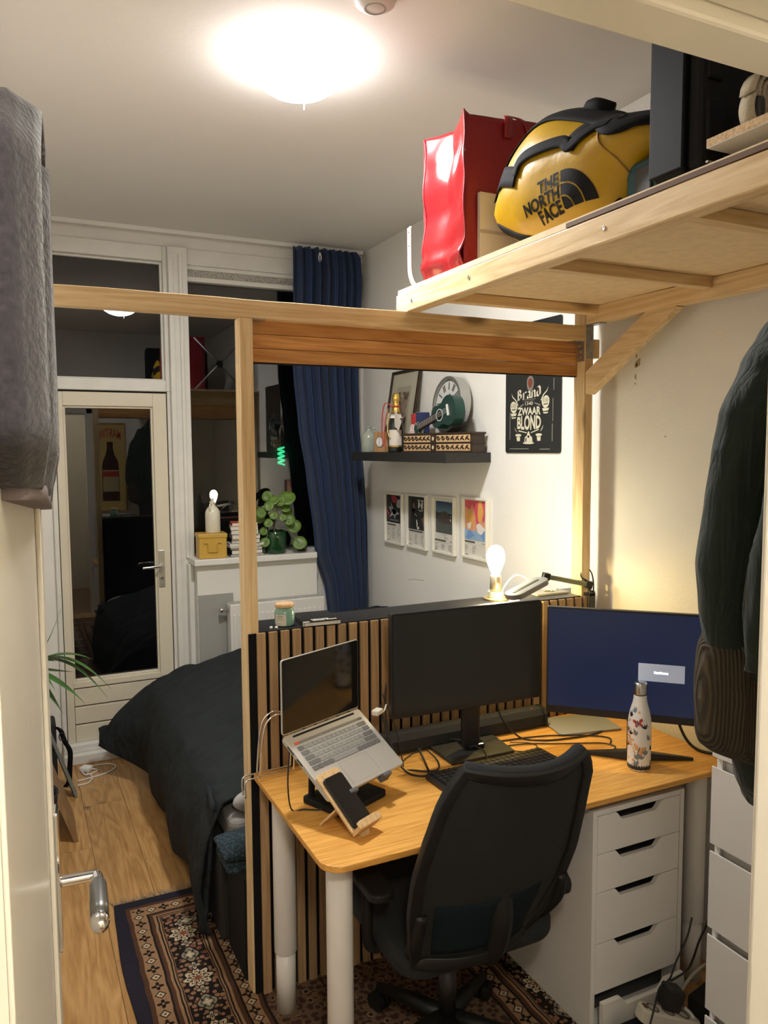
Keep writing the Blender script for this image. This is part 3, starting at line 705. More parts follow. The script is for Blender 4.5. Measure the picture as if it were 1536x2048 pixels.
cable('monitor_cable', [(1.06, 2.20, 1.0), (1.05, 2.18, .88), (1.07, 2.14, z), (1.10, 2.08, z), (1.16, 2.05, z), (1.20, 2.11, z), (1.19, 2.17, z+.02)], .003, CABLEB, 'black cable hanging behind the laptop and looping on the desk')
cable('power_cable', [(1.03, 2.19, .94), (1.045, 2.15, .84), (1.06, 2.11, z+.02), (1.075, 2.06, z), (1.12, 2.03, z), (1.15, 2.10, z+.005), (1.16, 2.17, z+.03)], .0035, CABLEB, 'thicker black power cable bunched between laptop and monitor')
cable('thin_cable', [(1.045, 2.20, .97), (1.075, 2.16, .86), (1.085, 2.13, z), (1.10, 2.16, z), (1.14, 2.19, z), (1.18, 2.18, z+.02)], .002, CABLEB, 'thin black cable hanging beside the monitor edge')
cable('keyboard_cable', [(1.335, 2.025, z+.008), (1.36, 2.08, z+.014), (1.345, 2.12, z+.02), (1.31, 2.16, z+.034), (1.29, 2.19, z+.028)], .0022, CABLEB, 'keyboard cable crossing the square monitor base')
cable('display_cable', [(1.48, 2.20, .90), (1.50, 2.19, .82), (1.55, 2.15, z+.005), (1.62, 2.10, z), (1.70, 2.08, z), (1.80, 2.07, z), (1.88, 2.09, z)], .003, CABLEB, 'black display cable arching from the monitor across the desk')
cable('usb_cable', [(1.40, 2.17, z), (1.50, 2.16, z), (1.60, 2.145, z), (1.68, 2.12, z), (1.78, 2.07, z), (1.83, 2.02, z), (1.80, 1.98, z)], .0025, CABLEB, 'black cable running along the desk towards the blue screen')
cable('black_loop_cable', [(1.46, 2.12, z), (1.55, 2.10, z), (1.63, 2.06, z), (1.72, 2.02, z), (1.78, 1.99, z), (1.795, 1.95, z), (1.765, 1.93, z)], .0022, CABLEB, 'thin black cable curving past the water bottle')
cable('coiled_wire', [(1.50, 2.14, z), (1.56, 2.10, z), (1.555, 2.06, z), (1.50, 2.05, z), (1.455, 2.09, z), (1.47, 2.13, z)], .0016, CABLEB, 'thin black cord coiled right of the monitor base')
cable('laptop_cable', [(.665, 2.00, .92), (.655, 1.99, .83), (.668, 2.00, z), (.70, 1.985, z), (.735, 1.965, z), (.76, 1.955, z+.006)], .0022, CABLEB, 'black cable hanging from the left side of the laptop')
cable('wall_cable', [(1.98, 1.90, .92), (1.985, 1.87, .85), (2.0, 1.84, .78), (2.015, 1.80, .752), (2.035, 1.74, .756)], .005, CABLEB, 'thick black cable behind the blue screen running to the chest')
ch = thing('charger_plug', (1.02, 2.13, .90), 'white charger plug behind the laptop with its glowing corner', 'charger')
CHM = frame_m((1.00, 2.14, .935), (.8, .6, 0), (-.6, .8, 0), (0, 0, 1))
MB(CHM).prism(rrect(-.018, .018, -.012, .012, .003, 3), -.008, .008).build('body', plain('white_plug', (.82, .80, .74), .3), ch, bevel=.003)
MB(CHM).tube(smooth_path([(.018, 0, 0), (.035, -.005, -.008), (.06, 0, .004), (.08, .02, -.03)]), .0025, 6).build('cord', CABLEW, ch, True)
# tablet lying at the back right
tb = thing('flat_tablet', (1.83, 2.15, DZ), 'grey flat tablet lying under the blue screen', 'tablet')
TM = frame_m((1.83, 2.17, DZ+.001), (.98, -.2, 0), (.2, .98, 0), (0, 0, 1))
MB(TM).prism(rrect(-.12, .12, -.085, .085, .012, 4), 0, .007).build('body', plain('grey_slate', (.30, .30, .27), .4), tb, bevel=.002)
# wire organiser at the back-left corner
wo = thing('wire_holder', (.70, 2.25, DZ), 'bent chrome wire holder at the back left desk corner', 'wire holder')
for dy in (0, -.032):
    pts = [(.598, 2.255+dy, .705), (.597, 2.256+dy, .742), (.606, 2.258+dy, .756), (.64, 2.262+dy, .758), (.70, 2.268+dy, .758), (.745, 2.272+dy, .758), (.757, 2.272+dy, .766), (.757, 2.272+dy, .84), (.750, 2.27+dy, .905), (.725, 2.267+dy, .938), (.695, 2.264+dy, .942), (.668, 2.262+dy, .920), (.655, 2.26+dy, .87), (.648, 2.26+dy, .80), (.645, 2.26+dy, .760)]
    MB().tube(smooth_path(pts, 5), .0028, 8).build('wire_loop', CHROME, wo, True)
MB().tube([(.598, 2.256, .705), (.598, 2.222, .705)], .0028, 8).build('cross_wire', CHROME, wo, True)
# ---- water bottle with printed flowers
bt = thing('water_bottle', (1.744, 1.789, DZ), 'white water bottle printed with butterflies and leaves on the right of the desk', 'bottle')
BC = (1.744, 1.789, DZ)
bp = [(0, 0), (.031, 0), (.0345, .004), (.0355, .02), (.0355, .145), (.034, .165), (.029, .190), (.0225, .212), (.0200, .226), (.0195, .240), (0, .240)]
MB().lathe(bp, BC, 40).build('body', plain('white_enamel', (.80, .77, .72), .35), bt, True)
MB().lathe([(0, .240), (.0205, .240), (.0212, .243), (.0212, .272), (.019, .277), (0, .278)], BC, 30).build('cap', STEEL, bt, True)
MB().lathe([(.0203, .2385), (.0206, .2385), (.0206, .241), (.0203, .241)], BC, 30, False).build('cap_seal', BLACKM, bt)
def brad(zz): return interp([(z_, r_) for r_, z_ in bp[2:-1]], zz)
cam_az = math.atan2(-1.789, -1.744)
def decal(mbx, poly, a0, z0, rot=0, s=1., lift=.0004):
    c, sn = math.cos(rot), math.sin(rot); vs = []
    for x, y in poly:
        X, Y = (x*c-y*sn)*s, (x*sn+y*c)*s; zz = z0+Y; rr_ = brad(zz)+lift; a = cam_az+a0+X/.034
        vs.append((BC[0]+rr_*math.cos(a), BC[1]+rr_*math.sin(a), BC[2]+zz))
    mbx.add(vs, [tuple(range(len(vs)))])
def leafp(L, W, n=5):
    up = [(L*i/n, W*math.sin(math.pi*(i/n)**.8)) for i in range(n+1)]
    return up+[(x, -y) for x, y in up[-2:0:-1]]
rnd = random.Random(5)
dk_, gy_, og_, rd_, pk_ = MB(), MB(), MB(), MB(), MB()
for k in range(64):
    a0 = rnd.uniform(-3.1, 3.1); z0 = rnd.uniform(.012, .19)
    m_ = rnd.choice([dk_, dk_, gy_, gy_, og_, pk_])
    base_r = rnd.choice([1.57, 1.1, 2.0, 1.4])
    if m_ in (dk_, gy_):
        for q in range(3): decal(m_, leafp(.020, .0035), a0, z0, base_r+(q-1)*.55, rnd.uniform(.7, 1.2))
    else:
        for q in range(5): decal(m_, leafp(.0048, .0018), a0, z0, q*1.256)
for a0 in [i*.42-3.1 for i in range(15)]:
    for q in range(5): decal(dk_, leafp(.018, .0030), a0, .006, .6+q*.5, 1, .0005)
for (mm_, a0, z0, rot, s) in ((rd_, -.10, .155, .25, 1.), (og_, -.02, .070, -.3, 1.25), (og_, -.85, .095, 1.2, 1.1), (rd_, 1.9, .10, 0, 1.)):
    for sg in (1, -1):
        decal(mm_, [(0, 0), (sg*.006, .011), (sg*.014, .014), (sg*.016, .006), (sg*.008, .001)], a0, z0, rot, s, .0006)
        decal(mm_, [(0, 0), (sg*.008, .000), (sg*.012, -.008), (sg*.006, -.012)], a0, z0, rot, s, .0006)
    decal(dk_, [(-.0008, -.008), (.0008, -.008), (.0008, .009), (-.0008, .009)], a0, z0, rot, s, .0008)
for mbx, nm, c in ((dk_, 'dark_leaf_print', (.02, .025, .035)), (gy_, 'grey_leaf_print', (.19, .22, .24)), (og_, 'orange_flower_print', (.72, .36, .13)), (rd_, 'red_butterfly_print', (.42, .05, .03)), (pk_, 'peach_flower_print', (.72, .50, .32))):
    mbx.build(nm, plain(nm, c, .4), bt)['kind'] = 'stuff'

# ================================================================== LEDGE behind the slat panel
lg_ = thing('headboard_ledge', (1.35, 2.45, 0), 'black headboard with a flat ledge running behind the slat panel', 'headboard')
BLAM = plain('black_laminate', (.014, .014, .015), .38)
MB().box(.677, 1.945, 2.3145, 2.468, 1.166, 1.188).build('ledge_board', BLAM, lg_, bevel=.0015)
MB().box(1.945, XR-.004, 2.3775, 2.468, 1.166, 1.188).build('ledge_end', BLAM, lg_, bevel=.0015)
MB().box(.70, XR-.004, 2.440, 2.466, 0.01, 1.166).build('headboard', BLACKM, lg_)
LZ = 1.1885
cn_ = thing('candle_jar', (.776, 2.362, LZ), 'green glass candle jar with wooden lid on the ledge', 'candle')
CC = (.776, 2.362, LZ)
m_, n_, b_ = nt('sage_wax_glass'); b_.inputs['Base Color'].default_value = (.20, .38, .30, 1); b_.inputs['Roughness'].default_value = .12; b_.inputs['Coat Weight'].default_value = .6
MB().lathe([(0, 0), (.028, 0), (.032, .003), (.0325, .008), (.0325, .042), (.030, .050), (.026, .055), (.026, .060), (0, .060)], CC, 30).build('jar', m_, cn_, True)
MB().lathe([(0, .060), (.030, .060), (.0305, .062), (.0305, .070), (.029, .072), (0, .072)], CC, 30).build('lid', wood('lid_wood', (.68, .45, .24), (.52, .32, .15), 'X', knots=False, rnd=0), cn_, True)
lab = MB(); ca = math.atan2(-CC[1], -CC[0])
lab.grid(lambda u, v: (CC[0]+.0330*math.cos(ca-1.05+u*1.2), CC[1]+.0330*math.sin(ca-1.05+u*1.2), LZ+.004+.036*v), 10, 2)
lab.build('label', plain('kraft_label', (.62, .58, .47), .7), cn_)
lt2 = MB()
for (a, b, zz, hh) in ((.25, .75, .034, .0016), (.2, .8, .029, .0010), (.3, .7, .026, .0010), (.2, .8, .021, .0008), (.3, .6, .010, .0010)):
    lt2.grid(lambda u, v: (CC[0]+.0332*math.cos(ca-1.05+(a+u*(b-a))*1.2), CC[1]+.0332*math.sin(ca-1.05+(a+u*(b-a))*1.2), LZ+zz+hh*v), 8, 1)
lt2.build('label_print', plain('label_ink', (.08, .07, .06), .8), cn_)
def book(name, M, wd, dp, th, cover, label, group=None, spine='L', hard=.002, pagecol=None):
    """closed book lying flat; local x width (spine at -x), y depth, z up"""
    t = thing(name, tuple(M.translation), label, 'book', group)
    c = MB(M); c.box(-wd/2, wd/2, -dp/2, dp/2, 0, hard); c.box(-wd/2, wd/2, -dp/2, dp/2, th-hard, th); c.box(-wd/2, -wd/2+hard, -dp/2, dp/2, hard, th-hard)
    c.build('cover', cover, t, bevel=.0006)
    MB(M).box(-wd/2+hard, wd/2-.003, -dp/2+.003, dp/2-.003, hard, th-hard).build('pages', pagecol or PAPER, t)
    return t
BM = frame_m((.888, 2.374, LZ), (math.cos(R(-4)), math.sin(R(-4)), 0), (-math.sin(R(-4)), math.cos(R(-4)), 0), (0, 0, 1))
bkt = book('book', BM, .126, .158, .015, plain('black_book_cover', (.018, .017, .015), .4), 'black hardcover book lying on the ledge beside the candle', None)
tp = MB(BM)
rq = random.Random(3)
for (x0, x1, yy) in ((-.030, .028, -.046), (-.028, .012, -.060), (.018, .052, -.057)):
    x = x0
    while x < x1:
        wq = rq.uniform(.004, .007); tp.box(x, min(x+wq, x1), yy-.0045, yy+.0045+rq.choice((0, 0, .002)), .015, .0154); x += wq+.0015
tp.build('title_print', plain('book_white_print', (.75, .73, .68), .6), bkt)
MB(BM).box(-.0630, -.043, -.0790, -.068, .0148, .0154).box(-.0637, -.0629, -.0790, -.066, .002, .0154).build('spine_mark', plain('book_white_print', (.75, .73, .68), .6), bkt)
for i, (x, y) in enumerate(((.722, 2.335), (.738, 2.330))):
    tag(MB().lathe([(0, 0), (.005, 0), (.006, .003), (.004, .006), (0, .007)], (x, y, LZ), 8).build('earbud', plain('white_plastic', (.8, .8, .78), .3), smooth=True), ('left' if i == 0 else 'right')+' one of two tiny white earbuds in front of the candle jar', 'earbud')
# ---- bare bulb table lamp
bl = thing('bulb_lamp', (1.623, 2.415, LZ), 'bare glowing bulb in a metal cylinder holder on the ledge', 'table lamp')
BLc = (1.623, 2.415, LZ)
MB().lathe([(0, 0), (.046, 0), (.047, .003), (.046, .006), (0, .006)], BLc, 30).build('base_plate', plain('lamp_brass', (.62, .52, .26), .35, metal=.7), bl, True)
MB().lathe([(0, .006), (.0215, .006), (.0215, .086), (.0195, .088), (0, .088)], BLc, 28).build('holder', plain('champagne_metal', (.60, .54, .42), .35, metal=.85), bl, True)
rg = MB()
for k in range(4):
    rg.tube([(BLc[0]+.0265*math.cos(t), BLc[1]+.0265*math.sin(t), LZ+.010+k*.0058) for t in [i*math.pi/12 for i in range(24)]], .0032, 6, True)
rg.build('wound_cord', plain('cream_cord', (.62, .57, .42), .7), bl, True)
MB().lathe([(0, .088), (.014, .088), (.016, .096), (.022, .112), (.0315, .136), (.0342, .155), (.0328, .173), (.027, .188), (.0155, .199), (0, .203)], BLc, 28).build('bulb', emis('bulb_glass', (1., .88, .58), BULB), bl, True)
MB().tube(smooth_path([(1.650, 2.42, LZ+.012), (1.665, 2.44, LZ+.010), (1.70, 2.455, LZ+.045), (1.745, 2.46, LZ+.072), (1.79, 2.455, LZ+.058), (1.81, 2.445, LZ+.012), (1.83, 2.45, LZ+.004)]), .0028, 6).build('flex', CABLEW, bl, True)
# ---- folding clamp-on desk lamp: clamp on the panel edge, arm, grey slotted head with a warm LED strip underneath
gd = thing('desk_lamp', (1.97, 2.30, LZ), 'grey folding desk lamp clamped to the right end of the slat panel', 'desk lamp')
DOCK = plain('dock_grey', (.16, .165, .17), .5)
hA, hB = Vector((1.590, 2.275, 1.220)), Vector((1.790, 2.345, 1.258))
hd1 = (hB-hA).normalized(); hs1 = Vector((-hd1.y, hd1.x, 0)).normalized(); hn1 = hd1.cross(hs1)
GM_ = frame_m((hA+hB)/2, hd1, hs1, hn1)
cap = [(.112-.036+.036*math.cos(R(a)), .036*math.sin(R(a))) for a in range(-90, 91, 15)]+[(-.112+.036+.036*math.cos(R(a)), .036*math.sin(R(a))) for a in range(90, 271, 15)]
hd_l = MB(GM_).prism(cap, -.010, .010).build('head', DOCK, gd, bevel=.003)
MB(GM_).prism(rrect(-.085, .075, -.006, .006, .002, 2), .0095, .0112).build('slot', plain('slot_dark', (.03, .03, .03), .6), hd_l)
MB(GM_).tube([(-.098, .004, -.015), (-.092, .004, -.015), (-.06, .004, -.015), (-.054, .004, -.015)], [.004, .013, .013, .004], 12).build('led_strip', emis('warm_led', (1., .72, .24), DESK_LED), hd_l, True)
jA, jB = Vector((1.808, 2.352, 1.268)), Vector((1.968, 2.300, 1.232))
dv = (jB-jA).normalized(); sd2 = Vector((-dv.y, dv.x, 0)).normalized()
CM_ = frame_m((jA+jB)/2, dv, sd2, dv.cross(sd2)); L_ = (jB-jA).length/2
MB(CM_).box(-L_, L_, -.010, .010, -.009, .009).build('arm', plain('olive_metal', (.30, .31, .22), .35, metal=.7), gd, bevel=.003)
for p in (jA, jB):
    MB(frame_m(p, dv, sd2, dv.cross(sd2))).box(-.014, .014, -.014, .014, -.014, .014).build('joint', BLACKP, gd, bevel=.004)
MB().tube([tuple(jB), (1.972, 2.290, 1.19), (1.972, 2.288, 1.10)], .006, 8).build('clamp_rod', BLACKP, gd, True)
MB().box(1.957, 1.988, 2.282, 2.292, 1.10, 1.20).box(1.957, 1.988, 2.282, 2.325, 1.1885, 1.20).build('clamp', BLACKP, gd, bevel=.003)
tag(MB(frame_m((1.87, 2.420, LZ+.0005), (1, -.03, 0), (.03, 1, 0), (0, 0, 1))).prism(rrect(-.08, .07, -.042, .042, .004, 2), 0, .006).build('grey_folder', plain('grey_folder', (.30, .29, .24), .6)), 'grey folder lying flat at the right end of the ledge', 'folder')
tag(MB(frame_m((1.88, 2.42, LZ+.0070), (.8, .6, 0), (-.6, .8, 0), (0, 0, 1))).grid(lambda u, v: (.05*(u-.5), .03*(v-.5)+.006*math.sin(u*6), .004*math.sin(u*7+v*3)+.004), 10, 5).build('paper_scrap', plain('scrap_paper', (.70, .62, .44), .8), solid=.001), 'crumpled scrap of paper on the grey folder', 'paper')
cable('lamp_flex', [(1.968, 2.305, 1.245), (1.945, 2.315, 1.262), (1.955, 2.32, 1.285), (1.985, 2.315, 1.285), (1.995, 2.305, 1.25), (1.994, 2.300, 1.20)], .0026, CABLEB, 'black flex loop on the desk lamp joint by the right post')
cable('white_wall_cable', [(2.02, 2.41, LZ+.003), (2.045, 2.40, LZ+.03), (2.05, 2.395, LZ+.07), (2.035, 2.39, LZ+.085)], .002, CABLEW, 'thin white cable loop by the wall behind the right post')

# ================================================================== OFFICE CHAIR
oc = thing('office_chair', (1.06, 1.72, 0), 'black mesh back office chair pushed in at the desk', 'office chair')
CHB = plain('chair_black_plastic', (.008, .008, .007), .5, spec=.3); CHF = plain('chair_seat_fabric', (.007, .008, .008), .9, bump=.15, bscale=300)
mm_, nn_, bb_ = nt('chair_mesh'); bb_.inputs['Base Color'].default_value = (.0045, .005, .004, 1); bb_.inputs['Roughness'].default_value = .85
tc = N(nn_, 'ShaderNodeTexCoord'); wv = N(nn_, 'ShaderNodeTexWave', Scale=160.0); nn_.links.new(tc.outputs['Object'], wv.inputs['Vector']); bpn = N(nn_, 'ShaderNodeBump', Strength=.3); nn_.links.new(wv.outputs['Fac'], bpn.inputs['Height']); nn_.links.new(bpn.outputs[0], bb_.inputs['Normal'])
ZS = -.016
bt_l = [(.50, .850), (.56, .835), (.66, .820), (.75, .817), (.83, .828), (.92, .847), (.98, .868), (1.03, .905)]
bt_r = [(.50, 1.175), (.56, 1.225), (.66, 1.262), (.75, 1.275), (.83, 1.272), (.92, 1.270), (.98, 1.270), (1.03, 1.245)]
def by(z, t):      # y of the back at height z, t in -1..1 across (curved around the sitter)
    return 1.585-.30*(z-.5)+.05*max(0, z-.85)-.0 + .055*(1-t*t)*-1 + .03
def bpt(u, v, dy=0):
    z = .50+.53*v; a, b = interp(bt_l, z), interp(bt_r, z); t = 2*u-1
    x = a+(b-a)*u; zz = z+.022*(1-t*t)*v*-0.6+.008*v*t*-1
    return (x, by(z, t)+dy, zz+ZS)
MB().grid(lambda u, v: bpt(u, v, .006), 24, 30).build('mesh_back', mm_, oc, True, solid=.004)
loop = [bpt(i/14, 1) for i in range(15)]+[bpt(1, 1-i/18) for i in range(1, 19)]+[bpt(1-i/14, 0) for i in range(1, 15)]+[bpt(0, i/18) for i in range(1, 18)]
rings = []
n_l = len(loop)
for i, p in enumerate(loop):
    P_, Q_, S_ = Vector(loop[i-1]), Vector(p), Vector(loop[(i+1) % n_l])
    t = (S_-P_).normalized(); inw = (Vector((1.06, by(.75, 0), .76))-Q_); inw = (inw-t*inw.dot(t)).normalized(); nrm = t.cross(inw).normalized()
    wd = .020
    rings.append([tuple(Q_+inw*a_+nrm*b_) for a_, b_ in ((-.010, -.014), (wd, -.010), (wd, .010), (-.010, .014))])
rings.append(rings[0])
MB().ring(rings, True, False).build('back_frame', CHB, oc, True, bevel=.003)
# padded top roll
MB().tube(smooth_path([Vector(bpt(u, .985))+Vector((0, .012, .006)) for u in (.02, .15, .3, .45, .6, .75, .88, .98)], 4), .021, 10).build('top_pad', CHF, oc, True)
MB().grid(lambda u, v: (lambda p: (p[0], p[1]+.012-.0, p[2]))(bpt(.12+.66*u, .06+.28*v)), 14, 8).build('lumbar_pad', plain('dark_teal_pad', (.003, .008, .011), .9, spec=.2), oc, True, solid=.02)
sp_ = MB(); sp_.tube(smooth_path([(1.05, 1.545, .70), (1.05, 1.53, .60), (1.05, 1.56, .50), (1.055, 1.62, .445), (1.06, 1.72, .43)]), [.03]*25, 8); sp_.build('back_spine', CHB, oc, True)
for sx_ in (.86, 1.24):
    MB().tube(smooth_path([(sx_, 1.70, .44), (sx_, 1.66, .47), (sx_+(.02 if sx_ > 1 else -.02), 1.585, .56), (sx_+(.02 if sx_ > 1 else -.02), 1.56, .64)]), .018, 8).build('side_support', CHB, oc, True)
MB().lathe([(0, 0), (.026, 0), (.030, .008), (.030, .03), (.024, .036), (0, .036)], (0, 0, 0), 16).build('adjust_knob', CHB, oc, True).matrix_basis = Matrix.Translation((1.272, 1.60, .585)) @ Matrix.Rotation(R(90), 4, 'Y')
def seat(u, v):
    x, y = 2*u-1, 2*v-1
    rx = .245*(1-abs(y)**6*.12); ry = .24*(1-abs(x)**6*.12)
    return (1.06+x*rx, 1.83+y*ry, .48+.018*(1-x**4)*(1-y**4)-.02*max(0, y)**3)
sg_ = MB().prism(rrect(.82, 1.30, 1.60, 2.07, .08, 6), .425, .492).build('seat', CHF, oc, True, bevel=.025, seg=4)
MB().box(.93, 1.19, 1.66, 1.95, .385, .428).build('seat_mechanism', CHB, oc, bevel=.01)
MB().lathe([(.026, .12), (.026, .30), (.018, .30), (.018, .39), (0, .39)], (1.06, 1.81, 0), 18).build('gas_lift', plain('gas_lift_metal', (.05, .05, .05), .3, metal=.8), oc, True)
stl = MB()
for k in range(5):
    t = R(90+72*k+18); d_ = Vector((math.cos(t), math.sin(t), 0)); c0 = Vector((1.06, 1.81, .13))
    leg_ = MB().tube([c0+d_*.02, c0+d_*.14+Vector((0, 0, -.018)), c0+d_*.285+Vector((0, 0, -.055))], [.028, .022, .014], 8).build('base_leg', CHB, oc, True)
    wc = c0+d_*.285; wc.z = .032
    cs = MB()
    ax = Vector((-d_.y, d_.x, 0))
    cs.tube([wc-ax*.022, wc-ax*.004], .031, 14); cs.tube([wc+ax*.004, wc+ax*.022], .031, 14); cs.tube([wc+Vector((0, 0, .0)), wc+Vector((0, 0, .05))], .008, 8)
    cs.build('caster', CHB, oc)
# armrests
for sx_, lab_ in ((.80, 0), (1.315, 1)):
    MB().tube(smooth_path([(sx_+(.03 if sx_ < 1 else -.03), 1.78, .43), (sx_, 1.78, .46), (sx_, 1.78, .62)]), .016, 8).build('arm_post', CHB, oc, True)
    MB().prism(rrect(sx_-.035, sx_+.035, 1.67, 1.90, .03, 5), .618, .642).build('arm_pad', CHB, oc, bevel=.006)
# ================================================================== SHELF on the right wall
SZ = 1.732
tag(MB().box(1.822, XR-.001, 3.125, 4.228, 1.684, SZ).build('wall_shelf', plain('black_brown_foil', (.022, .021, .019), .5), bevel=.0015), 'black floating shelf on the right wall', 'shelf')
jg = thing('jug', (1.93, 4.16, SZ), 'small grey stoneware jug at the far end of the shelf', 'jug')
JC = (1.905, 4.165, SZ)
CEL = plain('celadon_glaze', (.40, .43, .36), .22, var=.08, vscale=30)
MB().lathe([(0, 0), (.044, 0), (.047, .004), (.047, .080), (.044, .098), (.034, .114), (.018, .124), (.013, .130), (.013, .142), (.018, .145), (.018, .150), (.010, .151), (0, .147)], JC, 28).build('body', CEL, jg, True)
hp = [Vector((JC[0]-.0+.9*a*0, JC[1], JC[2])) for a in (0,)]
hdir = Vector((.9, -.43, 0))
MB().tube(smooth_path([Vector(JC)+hdir*.012+Vector((0, 0, .136)), Vector(JC)+hdir*.035+Vector((0, 0, .140)), Vector(JC)+hdir*.050+Vector((0, 0, .125)), Vector(JC)+hdir*.046+Vector((0, 0, .105)), Vector(JC)+hdir*.034+Vector((0, 0, .103))]), .0055, 8).build('handle', CEL, jg, True)
# leaning framed picture
pf = thing('picture_frame', (2.02, 3.93, SZ), 'dark framed print with pale mount leaning on the shelf wall', 'picture')
ln = Vector((.16, 0, .987)).normalized()
PFM = frame_m((1.985, 3.965, SZ+.001), (0, -1, 0), ln, Vector((0, -1, 0)).cross(ln))
fr = MB(PFM); W2, H2 = .175, .47
fr.box(-W2, -W2+.016, 0, H2, 0, .014); fr.box(W2-.016, W2, 0, H2, 0, .014); fr.box(-W2+.016, W2-.016, 0, .016, 0, .014); fr.box(-W2+.016, W2-.016, H2-.016, H2, 0, .014)
fr.build('frame', plain('dark_walnut', (.035, .018, .010), .4), pf, bevel=.002)
MB(PFM).box(-W2+.014, W2-.014, .014, H2-.014, .001, .005).build('mount', plain('cream_mount', (.64, .61, .45), .8), pf)
m_, n_, b_ = nt('sepia_print'); tc = N(n_, 'ShaderNodeTexCoord'); no = N(n_, 'ShaderNodeTexNoise', Scale=16.0, Detail=5.0, Distortion=1.2); n_.links.new(tc.outputs['Object'], no.inputs['Vector'])
rr = ramp(n_, [(.38, (.12, .08, .05)), (.52, (.34, .25, .17)), (.62, (.52, .45, .33))]); n_.links.new(no.outputs['Fac'], rr.inputs[0]); n_.links.new(rr.outputs[0], b_.inputs['Base Color']); b_.inputs['Roughness'].default_value = .6
MB(PFM).box(-.085, .085, .10, .375, .0045, .0055).build('print_border', plain('print_paper', (.50, .46, .34), .8), pf)
MB(PFM).box(-.062, .066, .13, .345, .0055, .006).build('print', m_, pf)
MB(PFM).box(-W2+.014, W2-.014, .014, H2-.014, .010, .0115).build('glass', glass_pane('picture_glass', (.96, .96, .96), .8), pf)
# wooden mantel clock
wc = thing('mantel_clock', (1.87, 3.93, SZ), 'small square wooden desk clock beside the champagne bottle', 'clock')
WCM = frame_m((1.872, 3.935, SZ), Vector((.42, -.9, 0)).normalized(), (0, 0, 1), Vector((-.9, -.42, 0)).normalized())
MB(WCM).prism(rrect(-.048, .048, .001, .114, .004, 2), -.035, .0).build('case', wood('walnut_clock', (.50, .28, .12), (.32, .16, .06), 'Z', knots=False, rnd=0), wc, bevel=.002)
MB(WCM).prism([(.030*math.cos(t)-.006, .058+.032*math.sin(t)) for t in [i*math.pi/14 for i in range(28)]], 0, .004).build('bezel', plain('grey_bezel', (.30, .29, .25), .35, metal=.6), wc, bevel=.001)
MB(WCM).prism([(.024*math.cos(t)-.006, .058+.026*math.sin(t)) for t in [i*math.pi/14 for i in range(28)]], .004, .0046).build('dial', plain('clock_white', (.80, .78, .72), .6), wc)
hn = MB(WCM); hn.box(-.0068, -.0052, .055, .078, .0046, .0052); hn.box(-.0068, -.0052, .040, .058, .0046, .0052)
for k in range(12):
    t = k*math.pi/6; hn.box(-.006+.020*math.cos(t)-.001, -.006+.020*math.cos(t)+.001, .058+.022*math.sin(t)-.0016, .058+.022*math.sin(t)+.0016, .0046, .005)
hn.build('hands', BLACKM, wc)
# champagne bottle
cp = thing('champagne_bottle', (1.865, 3.73, SZ), 'dark champagne bottle with gold foil neck and red ribbon on the shelf', 'bottle')
PC = (1.868, 3.735, SZ)
MB().lathe([(0, 0), (.037, 0), (.040, .004), (.041, .02), (.041, .135), (.039, .155), (.033, .180), (.024, .205), (.0185, .225), (0, .226)], PC, 28).build('glass', plain('champagne_green_glass', (.010, .016, .010), .08, spec=.7), cp, True)
MB().lathe([(.0245, .205), (.0195, .225), (.0165, .250), (.0155, .270), (.018, .276), (.0195, .285), (.0175, .298), (.018, .306), (.012, .313), (0, .314)], PC, 24, True).build('foil', plain('gold_foil', (.80, .52, .12), .30, metal=.9, bump=.5, bscale=120), cp, True)
MB().lathe([(.0335, .182), (.0262, .200), (.0262, .2035), (.0345, .182)], PC, 28, False).build('neck_band', plain('white_label', (.75, .72, .66), .5), cp, True)
pa_ = math.atan2(-PC[1], -PC[0])
MB().grid(lambda u, v: (PC[0]+.0416*math.cos(pa_-1.1+u*1.9), PC[1]+.0416*math.sin(pa_-1.1+u*1.9), SZ+.035+.085*v), 14, 2).build('label', plain('champagne_label', (.66, .60, .52), .55), cp)
MB().grid(lambda u, v: (PC[0]+.0418*math.cos(pa_-1.1+u*1.9), PC[1]+.0418*math.sin(pa_-1.1+u*1.9), SZ+.030+.008*v), 14, 1).build('label_gold_band', plain('gold_foil', (.8, .52, .12), .3), cp)
RIB = plain('red_organza', (.50, .05, .04), .5)
def ribbon(pts, wd, mat, par, nm):
    P = smooth_path(pts, 5); m = MB()
    vs = []
    for i, p in enumerate(P):
        s = Vector((.4, -.9, .15+.3*math.sin(i*.6))).normalized()*wd/2; vs += [tuple(p-s), tuple(p+s)]
    m.add(vs, [(2*i, 2*i+1, 2*i+3, 2*i+2) for i in range(len(P)-1)]); return m.build(nm, mat, par, True, solid=.0008)
q0 = Vector(PC)+Vector((-.035, -.015, .245))
ribbon([q0, q0+Vector((-.01, .05, .02)), q0+Vector((-.01, .085, -.03)), q0+Vector((-.01, .095, -.10)), q0+Vector((-.012, .085, -.16)), q0+Vector((-.012, .075, -.21))], .008, RIB, cp, 'ribbon')
ribbon([q0, q0+Vector((-.005, .03, -.02)), q0+Vector((-.01, .055, -.08)), q0+Vector((-.01, .06, -.17)), q0+Vector((-.012, .045, -.22))], .006, RIB, cp, 'ribbon')
MB().tube([(PC[0]+.0195*math.cos(t), PC[1]+.0195*math.sin(t), SZ+.245) for t in [i*math.pi/8 for i in range(16)]], .005, 6, True).build('ribbon_knot', RIB, cp, True)
gc = MB()
g0 = Vector(PC)+Vector((-.03, .02, .20))
